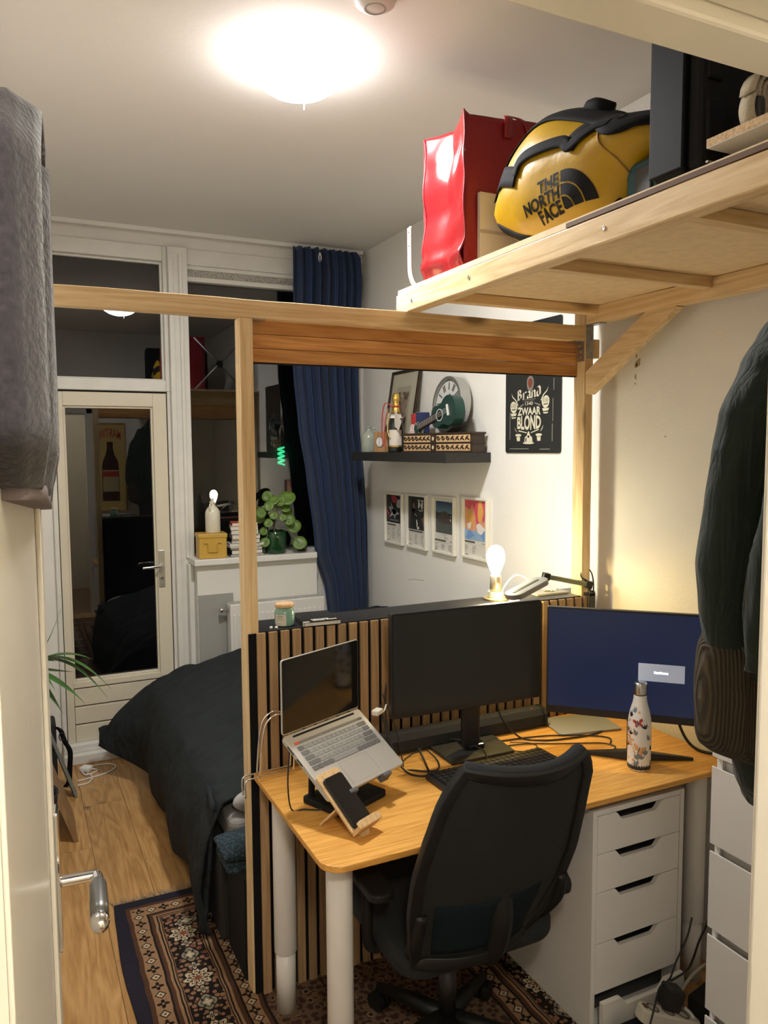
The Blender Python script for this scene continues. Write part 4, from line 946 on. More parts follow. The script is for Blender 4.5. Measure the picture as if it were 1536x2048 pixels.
gc.add([tuple(g0+Vector(v)) for v in ((.0, .015, .035), (.0, .085, -.02), (-.004, .06, -.075), (-.004, .0, -.03))], [(0, 1, 2, 3)]); gc.build('gift_card', plain('pale_card', (.66, .58, .50), .7), cp, solid=.001)
g0 = Vector(PC)+Vector((-.02, -.03, .20)); gc = MB()
gc.add([tuple(g0+Vector(v)) for v in ((0, .0, .03), (0, -.075, -.04), (-.004, -.05, -.085), (-.004, .005, -.06))], [(0, 1, 2, 3)]); gc.build('gift_card', plain('pale_card', (.66, .58, .50), .7), cp, solid=.001)
MB().tube(smooth_path([Vector(PC)+Vector((-.036, .01, .21)), Vector(PC)+Vector((-.045, .012, .15)), Vector(PC)+Vector((-.047, .0, .10)), Vector(PC)+Vector((-.045, -.02, .075))]), .003, 6).build('gold_cord', plain('gold_cord', (.62, .47, .16), .5), cp, True)
# carved wooden box (two stacked tiers of carved panels)
cbx = thing('carved_box', (1.93, 3.37, SZ), 'long carved wooden box with pale fretwork panels under the ukulele', 'box')
BXU = Vector((.207, -.978, 0)).normalized(); BXM = frame_m((1.912, 3.385, SZ), BXU, (0, 0, 1), Vector((-.978, -.207, 0)).normalized())     # local x to the right, y up, z toward room
DARKW = plain('dark_carved_wood', (.040, .022, .012), .45); PALE = plain('pale_fret_panel', (.66, .44, .22), .5)
MB(BXM).box(-.262, .262, .0, .094, -.085, -.004).build('body', DARKW, cbx, bevel=.003)
MB(BXM).box(-.268, .268, .088, .098, -.088, .003).box(-.268, .268, .0, .007, -.088, .003).box(-.266, .266, .044, .050, -.087, .002).build('mouldings', DARKW, cbx, bevel=.002)
for (a, b) in ((.009, .042), (.052, .086)):
    for (x0, x1) in ((-.250, -.040), (.005, .245)):
        pn = MB(BXM).box(x0, x1, a, b, -.005, -.001).build('fret_panel', PALE, cbx)
        fw = MB(BXM); n_s = 7; cxm = (x0+x1)/2
        for k in range(n_s):
            t = (k+.5)/n_s; x = x0+(x1-x0)*t; sg = -1 if x < cxm else 1; hh = (b-a)
            for (dx, dy, rot) in ((0, .32*hh, .5*sg), (.006, -.22*hh, -.5*sg), (-.008, .0, 1.1*sg)):
                c, s = math.cos(rot), math.sin(rot); Lf = leafp(.024, .0042, 5)
                fw.prism([(x+dx+(px_-.012)*c-py_*s, (a+b)/2+max(-hh*.46, min(hh*.46, dy*.6+(px_-.012)*s+py_*c))) for px_, py_ in Lf], -.001, .0006)
        fw.build('carving', DARKW, pn)
    MB(BXM).box(-.036, .001, a-.002, b+.002, -.005, .001).build('clasp_block', DARKW, cbx)
    MB(BXM).prism([(-.0175+.007*math.cos(t), (a+b)/2+.010*math.sin(t)) for t in [i*math.pi/6 for i in range(12)]], .001, .002).build('inlay', plain('inlay_cream', (.76, .64, .42), .5), cbx)
# wall clock standing on the box
BXT = SZ+.0985
ck = thing('wall_clock', (1.98, 3.36, BXT), 'large round clock with brushed steel rim standing on the carved box', 'clock')
CKM = frame_m((2.000, 3.405, BXT+.142), (0, -1, 0), Vector((.08, 0, .997)).normalized(), Vector((0, -1, 0)).cross(Vector((.08, 0, .997)).normalized()))
def ringp(r0, r1, z0, z1, mb, n=48):
    rg_ = [[(r*math.cos(2*math.pi*i/n), r*math.sin(2*math.pi*i/n), zz) for i in range(n)] for r, zz in ((r0, z0), (r1, z0), (r1, z1), (r0, z1), (r0, z0))]
    return mb.ring(rg_, True, False)
ringp(.124, .141, -.045, .016, MB(CKM)).build('rim', plain('clock_steel', (.50, .50, .48), .35, metal=.85), ck, bevel=.002)
MB(CKM).lathe([(0, -.028), (.122, -.028), (.122, -.02), (0, -.02)], (0, 0, 0), 40).build('back', plain('clock_back', (.3, .3, .3), .6), ck)
MB(CKM).lathe([(0, -.02), (.121, -.02), (.121, .004), (0, .004)], (0, 0, 0), 40).build('dial', plain('clock_dial', (.62, .62, .57), .5), ck)
nu = MB(CKM)
for k in range(12):
    t = math.pi/2-k*math.pi/6
    for d_ in ((0,) if k in (0, 5, 10) else (-.006, .006)):
        mt = Matrix.Rotation(t-math.pi/2, 4, 'Z'); sv = nu.M; nu.M = CKM @ mt; nu.box(d_-.0035, d_+.0035, .074, .110, .004, .0055); nu.M = sv
nu.build('numerals', plain('numeral_grey', (.09, .09, .08), .5), ck)
nu = MB(CKM @ Matrix.Rotation(R(125), 4, 'Z')); nu.box(-.003, .003, -.015, .085, .006, .008); nu.build('minute_hand', BLACKM, ck)
nu = MB(CKM @ Matrix.Rotation(R(-20), 4, 'Z')); nu.box(-.004, .004, -.015, .055, .008, .010); nu.build('hour_hand', BLACKM, ck)
# ukulele lying against the clock
uk = thing('ukulele', (1.90, 3.36, BXT), 'dark green ukulele leaning in front of the round clock', 'ukulele')
ua = Vector((-.06, .95, -.27)).normalized()          # neck direction (toward far-left and down)
un_ = Vector((-.90, -.12, .05)); un_ = (un_-ua*un_.dot(ua)).normalized(); uv_ = un_.cross(ua).normalized()
UC = Vector((1.900, 3.290, BXT+.092))
UM = frame_m(UC, ua, uv_, un_)       # local x toward head, z out of soundboard
UG = plain('ukulele_green', (.010, .050, .040), .32)
half = [(-.108, 0), (-.105, .030), (-.090, .056), (-.062, .072), (-.030, .070), (-.004, .056), (.020, .049), (.045, .053), (.070, .054), (.090, .042), (.102, .020), (.104, 0)]
ol = smooth_path([(x, y, 0) for x, y in half], 4); out_ = [(p.x, p.y) for p in ol]+[(p.x, -p.y) for p in ol[-2:0:-1]]
MB(UM).prism(out_, -.058, 0).build('body', UG, uk, bevel=.002)
MB(UM).prism(out_, 0, .002).build('soundboard', plain('ukulele_top', (.012, .042, .034), .40), uk)
MB(UM).lathe([(0, .002), (.026, .002), (.026, .0025), (0, .0025)], (.028, 0, 0), 24).build('sound_hole', BLACKM, uk)
ringp(.026, .030, .002, .0032, MB(UM @ Matrix.Translation((.028, 0, 0))), 24).build('rosette', plain('rosette_white', (.66, .66, .62), .5), uk)
MB(UM).box(.058, .215, -.018, .018, .002, .012).build('fretboard', plain('rosewood', (.03, .018, .012), .5), uk)
MB(UM).box(.10, .222, -.016, .016, -.012, .002).build('neck', UG, uk, bevel=.005)
MB(UM).prism([(.215, -.018), (.265, -.022), (.275, 0), (.265, .022), (.215, .018)], -.008, .004).build('headstock', UG, uk, bevel=.002)
ft_ = MB(UM)
for k in range(8): ft_.box(.085+k*.0165, .0862+k*.0165, -.017, .017, .012, .0128)
ft_.build('frets', STEEL, uk)
MB(UM).box(-.056, -.046, -.028, .028, .002, .010).build('bridge', plain('bridge_white', (.74, .73, .68), .4), uk, bevel=.001)
for y in (-.011, -.0037, .0037, .011):
    MB(UM).tube([(-.050, y, .0105), (.225, y*.9, .0145)], .0006, 5).build('string', plain('string_white', (.75, .75, .72), .4), uk)
for i, y in enumerate((-.026, .026)):
    for x in (.235, .255): MB(UM).lathe([(0, 0), (.005, 0), (.006, .008), (0, .009)], (x, y, -.004), 10).build('tuning_peg', CHROME, uk)
# leaflets and books behind the bottle
BKc = [(.04, .06, .16), (.50, .08, .06), (.64, .60, .54)]
for i, (y, hh, c, lab) in enumerate(((3.60, .155, (.035, .05, .14), 'upright dark blue book behind the ukulele neck'), (3.655, .150, (.55, .05, .05), 'upright red book behind the champagne bottle'))):
    t = thing('upright_book', (1.97, y, BXT if False else SZ), lab, 'book')
    zb = SZ+.0985
    MB().box(1.93, 1.985, y-.025, y+.025, zb, zb+hh-.045).build('cover', plain('book_c%d' % i, c, .5), t, bevel=.001)
    MB().box(1.9285, 1.984, y-.022, y+.022, zb+hh-.0452, zb+hh-.0442).build('pages', PAPER, t)
for i, (o_, c, lab) in enumerate((((1.893, 3.60, SZ+.0988), (.66, .50, .46), 'pink patterned leaflet leaning by the ukulele neck'), ((1.90, 3.53, SZ+.0988), (.68, .66, .62), 'white leaflet under the ukulele neck'))):
    lM = frame_m(o_, (0, -1, 0), Vector((.3, 0, .95)).normalized(), Vector((-.95, 0, .3)))
    tag(MB(lM).box(-.04, .04, 0, .05, -.0006, .0006).build('leaflet', plain('leaflet%d' % i, c, .6, var=.5, vscale=70)), lab, 'leaflet')
# ================================================================== PICTURES on the right wall
FW = plain('white_frame', (.80, .77, .68), .4)
def wall_frame(yc, zc, label):
    t = thing('poster_frame', (XR, yc, zc), label, 'picture frame', 'four small white framed posters below the shelf')
    Mx = frame_m((XR-.001, yc, zc), (0, -1, 0), (0, 0, 1), (-1, 0, 0)); hw_, hh_ = .118, .154
    f_ = MB(Mx)
    f_.box(-hw_, -hw_+.012, -hh_, hh_, 0, .022); f_.box(hw_-.012, hw_, -hh_, hh_, 0, .022); f_.box(-hw_+.012, hw_-.012, -hh_, -hh_+.012, 0, .022); f_.box(-hw_+.012, hw_-.012, hh_-.012, hh_, 0, .022)
    f_.build('frame', FW, t, bevel=.0015)
    MB(Mx).box(-hw_+.011, hw_-.011, -hh_+.011, hh_-.011, .002, .008).build('sheet', plain('poster_paper', (.66, .63, .56), .7), t)
    return t, Mx
def shape(t, Mx, nm, polys, mat, z=.0088):
    m = MB(Mx)
    for P in polys: m.add([(x, y, z) for x, y in P], [tuple(range(len(P)))])
    return m.build(nm, mat, t)
def blob(cx, cy, rx, ry, n=14, wob=.15, sd_=0):
    return [(cx+rx*math.cos(t)*(1+wob*math.sin(3*t+sd_)), cy+ry*math.sin(t)*(1+wob*math.cos(2*t+sd_*2))) for t in [2*math.pi*i/n for i in range(n)]]
def rect(x0, x1, y0, y1): return [(x0, y0), (x1, y0), (x1, y1), (x0, y1)]
def track_lines(t, Mx, ytop, cols=3, bold=.5, seed=1):
    rq = random.Random(seed); L = [rect(-.098, -.098+.19*bold, ytop-.009, ytop)]
    shape(t, Mx, 'heading_print', L, plain('ink_dark', (.10, .09, .08), .7)); L = []
    L.append(rect(.06, .098, ytop-.006, ytop-.002)); L.append(rect(-.098, .098, ytop-.0155, ytop-.0148))
    for c in range(cols):
        for r_ in range(rq.randint(5, 8)):
            y = ytop-.024-r_*.0085
            if y < -.132: break
            x = -.098+c*.072; L.append(rect(x, x+rq.uniform(.012, .040), y-.0028, y))
    L.append(rect(-.098, -.068, -.1395, -.1335)); L.append(rect(.07, .098, -.137, -.134))
    shape(t, Mx, 'small_print', L, plain('ink_mid', (.27, .25, .22), .7))['kind'] = 'stuff'
t, Mx = wall_frame(4.150, 1.336, 'white framed dark poster with pale and red shapes, farthest left of four')
shape(t, Mx, 'artwork', [rect(-.105, .105, -.028, .138)], plain('art_black', (.020, .022, .022), .5), .0084)
shape(t, Mx, 'red_shape', [blob(.0, .115, .04, .022, sd_=1), blob(-.075, .035, .02, .02, sd_=2)], plain('art_red', (.33, .035, .045), .5))
shape(t, Mx, 'pale_shapes', [blob(.065, .09, .035, .03, sd_=3), [(-.05, .095), (-.01, .06), (.02, .05), (.07, .03), (.02, .02), (.01, -.005), (-.01, .02), (-.07, .0), (-.03, .04)], blob(-.06, .05, .022, .016, sd_=5), blob(.0, .04, .03, .018, sd_=7)], plain('art_pale', (.36, .37, .36), .5))
shape(t, Mx, 'grey_caption', [rect(-.06, .06, -.018, -.005)], plain('art_grey', (.12, .12, .13), .5))
track_lines(t, Mx, -.036, 3, .62, 1)
t, Mx = wall_frame(3.860, 1.340, 'white framed black poster with seated dark figure, second from the left')
shape(t, Mx, 'artwork', [rect(-.105, .105, -.048, .142)], plain('art_charcoal', (.026, .030, .027), .5), .0084)
shape(t, Mx, 'figure', [blob(-.045, .09, .028, .035, sd_=1), [(-.09, -.04), (-.07, .06), (-.03, .07), (.02, .02), (.03, -.04)], [(.05, .03), (.10, .05), (.10, -.03), (.07, -.02)]], plain('art_figure', (.012, .013, .013), .5))
shape(t, Mx, 'face_tint', [blob(-.035, .088, .014, .018, sd_=4), [(.055, .02), (.095, .04), (.098, -.01), (.08, -.025)]], plain('art_skin', (.20, .11, .08), .5), .0092)
shape(t, Mx, 'white_marks', [rect(.01, .035, .118, .124), rect(.045, .075, .116, .123), blob(.025, .097, .013, .018, 10, .35, 2), blob(.06, .092, .014, .018, 10, .35, 5), [(.02, .070), (.045, .064), (.07, .068), (.07, .064), (.045, .059), (.02, .066)], blob(.0, -.012, .008, .02, 10, .4, 1), blob(.015, -.035, .012, .012, 10, .4, 3), [(-.02, .045), (.0, .03), (-.002, .028), (-.024, .042)]], plain('art_white', (.62, .60, .55), .5), .0092)
track_lines(t, Mx, -.052, 3, .85, 2)
t, Mx = wall_frame(3.556, 1.346, 'white framed poster of a car under blue night sky, third from the left')
for k in range(6):
    shape(t, Mx, 'sky_band', [rect(-.088, .088, .062+k*.0105, .0725+k*.0105)], plain('sky%d' % k, tuple(a+(b-a)*k/5 for a, b in zip((.11, .20, .25), (.025, .045, .11))), .5), .0084)
shape(t, Mx, 'ground', [rect(-.088, .088, -.045, .063)], plain('art_ground', (.085, .095, .085), .5), .0084)
shape(t, Mx, 'tree_line', [[(-.088, .03), (-.088, .075), (-.06, .062), (-.03, .066), (.0, .055), (.05, .065), (.088, .06), (.088, .03)]], plain('art_dark_green', (.025, .035, .030), .5), .0088)
shape(t, Mx, 'car_shape', [[(-.06, .015), (-.062, .04), (-.04, .055), (-.02, .072), (.03, .074), (.055, .05), (.068, .04), (.066, .012), (.0, .006)]], plain('art_car', (.075, .060, .055), .5), .0092)
shape(t, Mx, 'lights', [blob(.065, .122, .004, .003), blob(.072, .05, .004, .004), blob(.068, .03, .005, .008)], plain('art_light', (.55, .56, .50), .5), .0094)
shape(t, Mx, 'scribble', [rect(-.03, .03, -.054, -.051), rect(.0, .03, -.066, -.062), rect(.01, .04, -.073, -.069)], plain('ink_pale', (.40, .38, .34), .7), .0092)
track_lines(t, Mx, -.080, 3, .62, 3)
t, Mx = wall_frame(3.247, 1.356, 'white framed colourful abstract poster nearest the bulb')
shape(t, Mx, 'artwork', [rect(-.098, .098, -.060, .138)], plain('art_peach', (.72, .34, .20), .5), .0084)
shape(t, Mx, 'red_area', [[(-.098, .138), (-.098, .105), (-.05, .09), (-.03, .12), (.0, .06), (.02, -.03), (.035, .04), (.03, .138)], [(.06, .138), (.098, .138), (.098, .06), (.07, .03), (.055, .07)]], plain('art_coral', (.66, .09, .12), .5), .0088)
shape(t, Mx, 'orange_area', [blob(-.05, .045, .036, .045, sd_=1), blob(.045, .085, .026, .05, sd_=2)], plain('art_orange', (.78, .40, .10), .5), .0092)
shape(t, Mx, 'blue_area', [[(-.098, -.06), (-.098, .0), (-.05, -.02), (.0, -.01), (.098, .01), (.098, -.06)]], plain('art_sky', (.28, .42, .58), .5), .0090)
shape(t, Mx, 'blue_shards', [blob(-.05, -.035, .035, .018, wob=.5, sd_=2), blob(.07, -.02, .025, .03, wob=.3, sd_=4)], plain('art_blue', (.16, .30, .58), .5), .0094)
shape(t, Mx, 'pale_patch', [blob(.045, .0, .036, .024, wob=.25, sd_=1), blob(-.055, .01, .016, .022, wob=.4, sd_=6)], plain('art_cream', (.80, .74, .66), .5), .0096)
track_lines(t, Mx, -.066, 2, .5, 4)
# tin sign
ts = thing('tin_sign', (XR, 2.80, 1.99), 'black tin beer sign with cream lettering and fists on the right wall', 'sign')
TSM = frame_m((XR-.002, 2.798, 2.015), (0, -1, 0), (0, 0, 1), (-1, 0, 0))
TH = .285
MB(TSM).prism(rrect(-.2, .2, -TH, TH, .012, 4), 0, .004).build('plate', plain('tin_black', (.020, .021, .020), .38, var=.15, vscale=6), ts, bevel=.0015)
CRT = plain('tin_cream_print', (.66, .62, .46), .5); GRT = plain('tin_grey_print', (.20, .19, .16), .5); RDT = plain('tin_red_print', (.20, .05, .03), .5)
def tput(body, W, H, cx, cy, nm, mat=CRT, bold=0, shear=0, arch=0, rot=0):
    vs, fs = text_geo(body, 1., bold, shear)
    x0, x1 = min(v[0] for v in vs), max(v[0] for v in vs); y0, y1 = min(v[1] for v in vs), max(v[1] for v in vs)
    c, s = math.cos(rot), math.sin(rot); P = []
    for x, y in vs:
        x = ((x-x0)/(x1-x0)-.5)*W; y = ((y-y0)/(y1-y0)-.5)*H; t_ = 2*x/W
        y *= 1-arch*t_*t_
        P.append((cx+x*c-y*s, cy+x*s+y*c, .0048))
    MB(TSM).add(P, fs).build(nm, mat, ts)
def tpoly(nm, polys, mat=CRT, z=.0046):
    m = MB(TSM)
    for P in polys: m.add([(x, y, z) for x, y in P], [tuple(range(len(P)))])
    return m.build(nm, mat, ts)
# local y: 0 = z 2.015 ; visible from about +.01 down
# blackletter word drawn with a broad slanted pen
BL = {'B': ([[(.12, 1.42), (.12, .12), (-.10, -.22)], [(-.15, 1.15), (.15, 1.42), (.52, 1.32), (.52, .98), (.2, .82)], [(.2, .82), (.62, .68), (.62, .22), (.32, .0), (.1, .16)]], 1.0),
      'r': ([[(.05, .08), (.05, .88)], [(-.06, .84), (.08, .98)], [(.1, .78), (.36, 1.), (.5, .86)], [(-.06, .10), (.08, -.02), (.2, .1)]], .66),
      'a': ([[(.05, .84), (.28, 1.), (.48, .8), (.48, .12), (.62, .02)], [(.48, .56), (.1, .4), (.06, .14), (.2, .0), (.46, .16)]], .80),
      'n': ([[(.05, .08), (.05, .86)], [(-.06, .84), (.08, .94), (.12, .8), (.36, 1.), (.52, .82), (.52, .12), (.66, .02)], [(-.06, .10), (.08, -.02), (.2, .1)]], .86),
      'd': ([[(.10, 1.36), (.36, 1.40), (.54, 1.1), (.54, .22), (.28, .0), (.04, .2), (.04, .72), (.30, .96)]], .80)}
bm_ = MB(TSM); xq = -.105
nbx, nby = .15*math.cos(R(38)), .15*math.sin(R(38))
for chx in 'Brand':
    strokes, adv = BL[chx]
    for st_ in strokes:
        for (p, q) in zip(st_, st_[1:]):
            poly = [(p[0]-nbx, p[1]-nby), (p[0]+nbx, p[1]+nby), (q[0]+nbx, q[1]+nby), (q[0]-nbx, q[1]-nby)]
            bm_.add([(xq+x*.042, -.044+y*.030+(xq+x*.042+.018)*.07, .0048) for x, y in poly], [(0, 1, 2, 3)])
    xq += adv*.0425
bm_.build('lettering_brand', CRT, ts)
tput('1340', .056, .014, -.020, -.068, 'lettering_1340', bold=.01)
tput('ZWAAR', .168, .033, -.020, -.101, 'lettering_zwaar', bold=.035, arch=-.12)
tput('BLOND', .174, .066, -.020, -.151, 'lettering_blond', bold=.035, arch=.22)
tpoly('crest', [blob(-.012, .018, .026, .036, 12, .05)], GRT); tpoly('crest_center', [blob(-.012, .021, .017, .022, 12, .05)], RDT, .0049)
for (cx, cy, s) in ((-.135, -.080, 1), (.098, -.066, -1)):
    tpoly('fist', [blob(cx, cy, .027, .026, 12, .08, s), [(cx-.024, cy-.027), (cx+.024, cy-.027), (cx+.017, cy-.038), (cx-.017, cy-.040)], [(cx-.018, cy-.044), (cx+.019, cy-.044), (cx+.012, cy-.050), (cx-.012, cy-.050)]])
    tpoly('knuckle_lines', [rect(cx-.016+k*.010, cx-.0135+k*.010, cy-.003, cy+.016) for k in range(4)]+[[(cx-.014, cy-.009), (cx+.016, cy-.007), (cx+.016, cy-.011), (cx-.014, cy-.013)]], plain('tin_black', (.02, .021, .02), .38), .0050)
    tpoly('whip_line', [[(cx+s*.030, cy+.006), (cx+s*.012, cy+.030), (cx-s*.010, cy+.045), (cx-s*.018, cy+.064), (cx-s*.006, cy+.048), (cx+s*.018, cy+.032), (cx+s*.036, cy+.008)]])
tpoly('banner', [[(-.105, -.083), (-.060, -.066), (-.060, -.072), (-.105, -.092)], [(.062, -.075), (.018, -.064), (.018, -.070), (.062, -.083)], rect(-.068, .028, -.0515, -.0485), rect(-.055, .015, -.0585, -.0565)], GRT)
tpoly('scroll', [[(-.128, -.168), (-.112, -.188), (-.100, -.196), (-.118, -.186)], [(.084, -.163), (.068, -.184), (.058, -.194), (.076, -.182)], [(-.095, -.183), (-.035, -.194), (-.035, -.198), (-.098, -.188)], [(.050, -.180), (-.005, -.194), (-.005, -.198), (.052, -.185)]])
for cx in (-.098, .052):
    tpoly('small_hand', [blob(cx, -.206, .023, .007, 10, .1), [(cx-.014, -.214), (cx+.014, -.214), (cx+.012, -.232), (cx-.010, -.232)]])
tpoly('bell', [[(-.026, -.190), (-.018, -.190), (-.010, -.208), (.004, -.215), (.008, -.236), (-.052, -.236), (-.048, -.215), (-.034, -.208)], blob(-.022, -.241, .042, .005, 12, .02)])
tpoly('bell_shade', [blob(-.022, -.213, .008, .006), rect(-.044, -.036, -.234, -.218)], plain('tin_black', (.02, .021, .02), .38), .0050)
_e = tpoly('edge_print', [rect(-.165, -.160, -.225, -.10), rect(.145, .150, -.150, -.055), rect(.142, .148, -.235, -.160), rect(-.165, -.02, -.268, -.264), rect(.058, .13, -.270, -.266), rect(.15, .155, -.02, .03)], GRT); _e['kind'] = 'stuff'
# ================================================================== poster on the door wall, only seen mirrored in the glass
mp_ = thing('liquor_poster', (.95, YF, 1.1), 'tall yellow liquor poster beside the doorway, mirrored in the balcony door glass', 'poster')
PMx = frame_m((.955, YF+.014, 1.57), (-1, 0, 0), (0, 0, 1), (0, 1, 0))
MB(PMx).box(-.155, .155, -.46, .46, 0, .004).build('sheet', plain('poster_yellow', (.62, .44, .14), .6), mp_)
m_ = MB(PMx)
for (a, b, c, d) in ((-.165, -.150, -.47, .47), (.150, .165, -.47, .47), (-.15, .15, -.47, -.455), (-.15, .15, .455, .47)): m_.box(a, b, c, d, -.002, .014)
m_.build('frame', plain('poster_wood_frame', (.45, .26, .10), .5), mp_)
vs, fs = text_geo('MARTINI', .085, .002, 0, .70); MB(PMx).add([(x, y*1.5+.36+.06*(x/.15)**2*-1, .005) for x, y in vs], fs).build('lettering', plain('poster_red', (.50, .04, .02), .5), mp_)
bo = [(-.085, -.36), (-.088, -.33), (-.085, .0), (-.078, .06), (-.045, .13), (-.030, .20), (-.032, .27)]
shape(mp_, PMx, 'bottle_art', [bo+[(-x, y) for x, y in bo[::-1]]], plain('poster_bottle', (.06, .02, .012), .4), .0045)
shape(mp_, PMx, 'bottle_label', [rect(-.080, .080, -.26, -.03)], plain('poster_label', (.50, .40, .20), .5), .005)
shape(mp_, PMx, 'label_band', [rect(-.080, .080, -.10, -.045)], plain('poster_red', (.5, .04, .02), .5), .0052)
# ================================================================== WINDOW SILL
SL = 1.1285
yb = thing('storage_tin', (1.03, 4.48, SL), 'mustard yellow metal tin with a wire handle on the sill', 'tin')
YEL = plain('mustard_enamel', (.56, .34, .055), .42)
YM = frame_m((1.032, 4.475, SL), (math.cos(R(-4)), math.sin(R(-4)), 0), (-math.sin(R(-4)), math.cos(R(-4)), 0), (0, 0, 1))
MB(YM).prism(rrect(-.080, .080, -.065, .065, .008, 3), .001, .122).build('body', YEL, yb, bevel=.002)
MB(YM).prism(rrect(-.084, .084, -.069, .069, .008, 3), .118, .143).build('lid', YEL, yb, bevel=.004)
MB(YM).tube(smooth_path([(-.040, -.067, .095), (-.050, -.071, .090), (-.030, -.072, .088), (-.028, -.073, .045), (-.022, -.073, .040), (.018, -.073, .040), (.024, -.073, .045), (.026, -.072, .088), (.046, -.071, .090), (.036, -.067, .095)], 4), .0025, 6).build('wire_handle', YEL, yb, True)
sj = thing('stoneware_bottle', (1.04, 4.48, SL+.143), 'cream stoneware bottle with small handle standing on the yellow tin', 'bottle')
SJ = (1.045, 4.478, SL+.1435); CRG = plain('cream_glaze', (.74, .70, .56), .3, var=.05, vscale=25)
MB().lathe([(0, 0), (.040, 0), (.043, .004), (.043, .105), (.041, .122), (.032, .140), (.020, .152), (.014, .160), (.0135, .172), (.0165, .175), (.0165, .181), (.010, .183), (0, .180)], SJ, 28).build('body', CRG, sj, True)
MB().lathe([(0, .181), (.009, .181), (.0095, .200), (0, .201)], SJ, 14).build('stopper', plain('cork_white', (.76, .73, .64), .6), sj, True)
hd_ = Vector((-.55, -.83, 0))
MB().tube(smooth_path([Vector(SJ)+hd_*.014+Vector((0, 0, .168)), Vector(SJ)+hd_*.034+Vector((0, 0, .166)), Vector(SJ)+hd_*.043+Vector((0, 0, .148)), Vector(SJ)+hd_*.036+Vector((0, 0, .128))]), .0055, 8).build('handle', CRG, sj, True)
covs = [((.05, .045, .04), 'brown magazine at the bottom of the sill book stack', .012, .20), ((.03, .04, .08), 'dark blue paperback second from the bottom of the sill stack', .026, .185), ((.025, .03, .03), 'thin black book third from the bottom of the sill stack', .014, .19),
        ((.66, .64, .60), 'thin white book fourth from the bottom of the sill stack', .010, .20), ((.60, .58, .55), 'white paperback in the middle of the sill stack', .014, .205), ((.03, .05, .05), 'dark teal book fifth from the top of the sill stack', .026, .165),
        ((.42, .38, .36), 'grey pink book fourth from the top of the sill stack', .026, .165), ((.03, .035, .04), 'thick black book third from the top of the sill stack', .027, .160), ((.62, .56, .50), 'pale spined book second from the top of the sill stack', .022, .160), ((.48, .08, .03), 'red book on top of the sill stack', .020, .150)]
zz = SL+.0005
rq = random.Random(11)
for i, (c, lab, th, wd) in enumerate(covs):
    a = R(rq.uniform(-5, 5)+(-8 if i > 4 else 0))
    Mb = frame_m((1.232+rq.uniform(-.008, .008), 4.485+rq.uniform(-.006, .006), zz), (math.cos(a), math.sin(a), 0), (-math.sin(a), math.cos(a), 0), (0, 0, 1))
    book('stacked_book', Mb, wd, .13, th-.0006, plain('stack_cover%d' % i, c, .5), lab, 'stack of books on the sill', hard=.0015)
    zz += th
# pilea plant
pp = thing('potted_plant', (1.415, 4.47, SL), 'round leaved plant in a glossy dark green pot on the sill', 'potted plant')
PP = (1.418, 4.470, SL)
MB().lathe([(0, 0), (.055, 0), (.061, .006), (.068, .05), (.070, .10), (.066, .132), (.062, .136), (.060, .130), (.058, .115), (0, .115)], PP, 32).build('pot', plain('green_glaze', (.010, .052, .014), .12, spec=.6), pp, True)
MB().lathe([(0, .112), (.059, .114), (.059, .119), (0, .122)], PP, 20).build('soil', plain('soil', (.03, .02, .012), .95, bump=.6, bscale=120), pp)
LEAF = plain('pilea_leaf', (.105, .19, .026), .42, var=.25, vscale=30); STEMM = plain('pilea_stem', (.26, .28, .12), .55)
MB().tube(smooth_path([(PP[0], PP[1], SL+.118), (PP[0]-.008, PP[1]-.004, SL+.16), (PP[0]+.002, PP[1], SL+.21), (PP[0]-.012, PP[1], SL+.25)]), .006, 8).build('trunk', plain('brown_trunk', (.13, .09, .05), .8), pp, True)
lv = [(.060, -.060, .335, .050, -.2), (-.02, -.05, .325, .034, .3), (-.052, -.02, .345, .032, .1), (.012, -.07, .315, .030, .5), (.050, -.055, .275, .030, -.4), (.065, -.075, .205, .036, -.5), (.098, -.060, .165, .046, -.7), (.055, -.095, .190, .016, 0), (.128, -.075, .062, .044, -.3), (-.06, -.06, .19, .028, .5), (-.085, -.04, .14, .026, .6), (-.095, -.03, .25, .034, .4), (-.08, -.05, .075, .030, .2),
      (-.055, -.06, .29, .030, .3), (.03, .03, .30, .036, .1), (-.09, .02, .21, .034, .3), (.085, .02, .25, .032, -.2), (-.03, -.07, .235, .026, .2), (.02, -.085, .22, .022, .2)]
rq = random.Random(2)
for i, (dx, dy, dz, r_, tl) in enumerate(lv):
    tip = Vector((PP[0]+dx, PP[1]+dy, SL+dz)); st0 = Vector((PP[0]-.004, PP[1], SL+.13+min(dz, .25)*.36))
    mid = (tip+st0)/2+Vector((0, 0, .03))
    MB().tube(smooth_path([st0, mid, tip], 5), .0018, 5).build('leaf_stalk', STEMM, pp, True)
    nrm = Vector((-.35-.3*tl, -.8, .40+.3*rq.uniform(-1, 1))).normalized(); a_ = nrm.orthogonal().normalized(); b_ = nrm.cross(a_)
    m_ = MB(); vs = [tuple(tip-nrm*.006)]; fs = []
    n_k = 14
    for ring_i, f in ((1, .55), (2, 1.)):
        for k in range(n_k):
            t = 2*math.pi*k/n_k; rr_ = r_*f*(1+.04*math.sin(3*t+i)); vs.append(tuple(tip+a_*rr_*math.cos(t)+b_*rr_*math.sin(t)-nrm*.006*(1-f*f)))
    for k in range(n_k):
        fs.append((0, 1+k, 1+(k+1) % n_k)); fs.append((1+k, 1+n_k+k, 1+n_k+(k+1) % n_k, 1+(k+1) % n_k))
    m_.add(vs, fs).build('leaf', LEAF, pp, True, solid=.0012)
vs_ = thing('dark_vase', (1.60, 4.50, SL), 'small dark vase by the curtain at the end of the sill', 'vase')
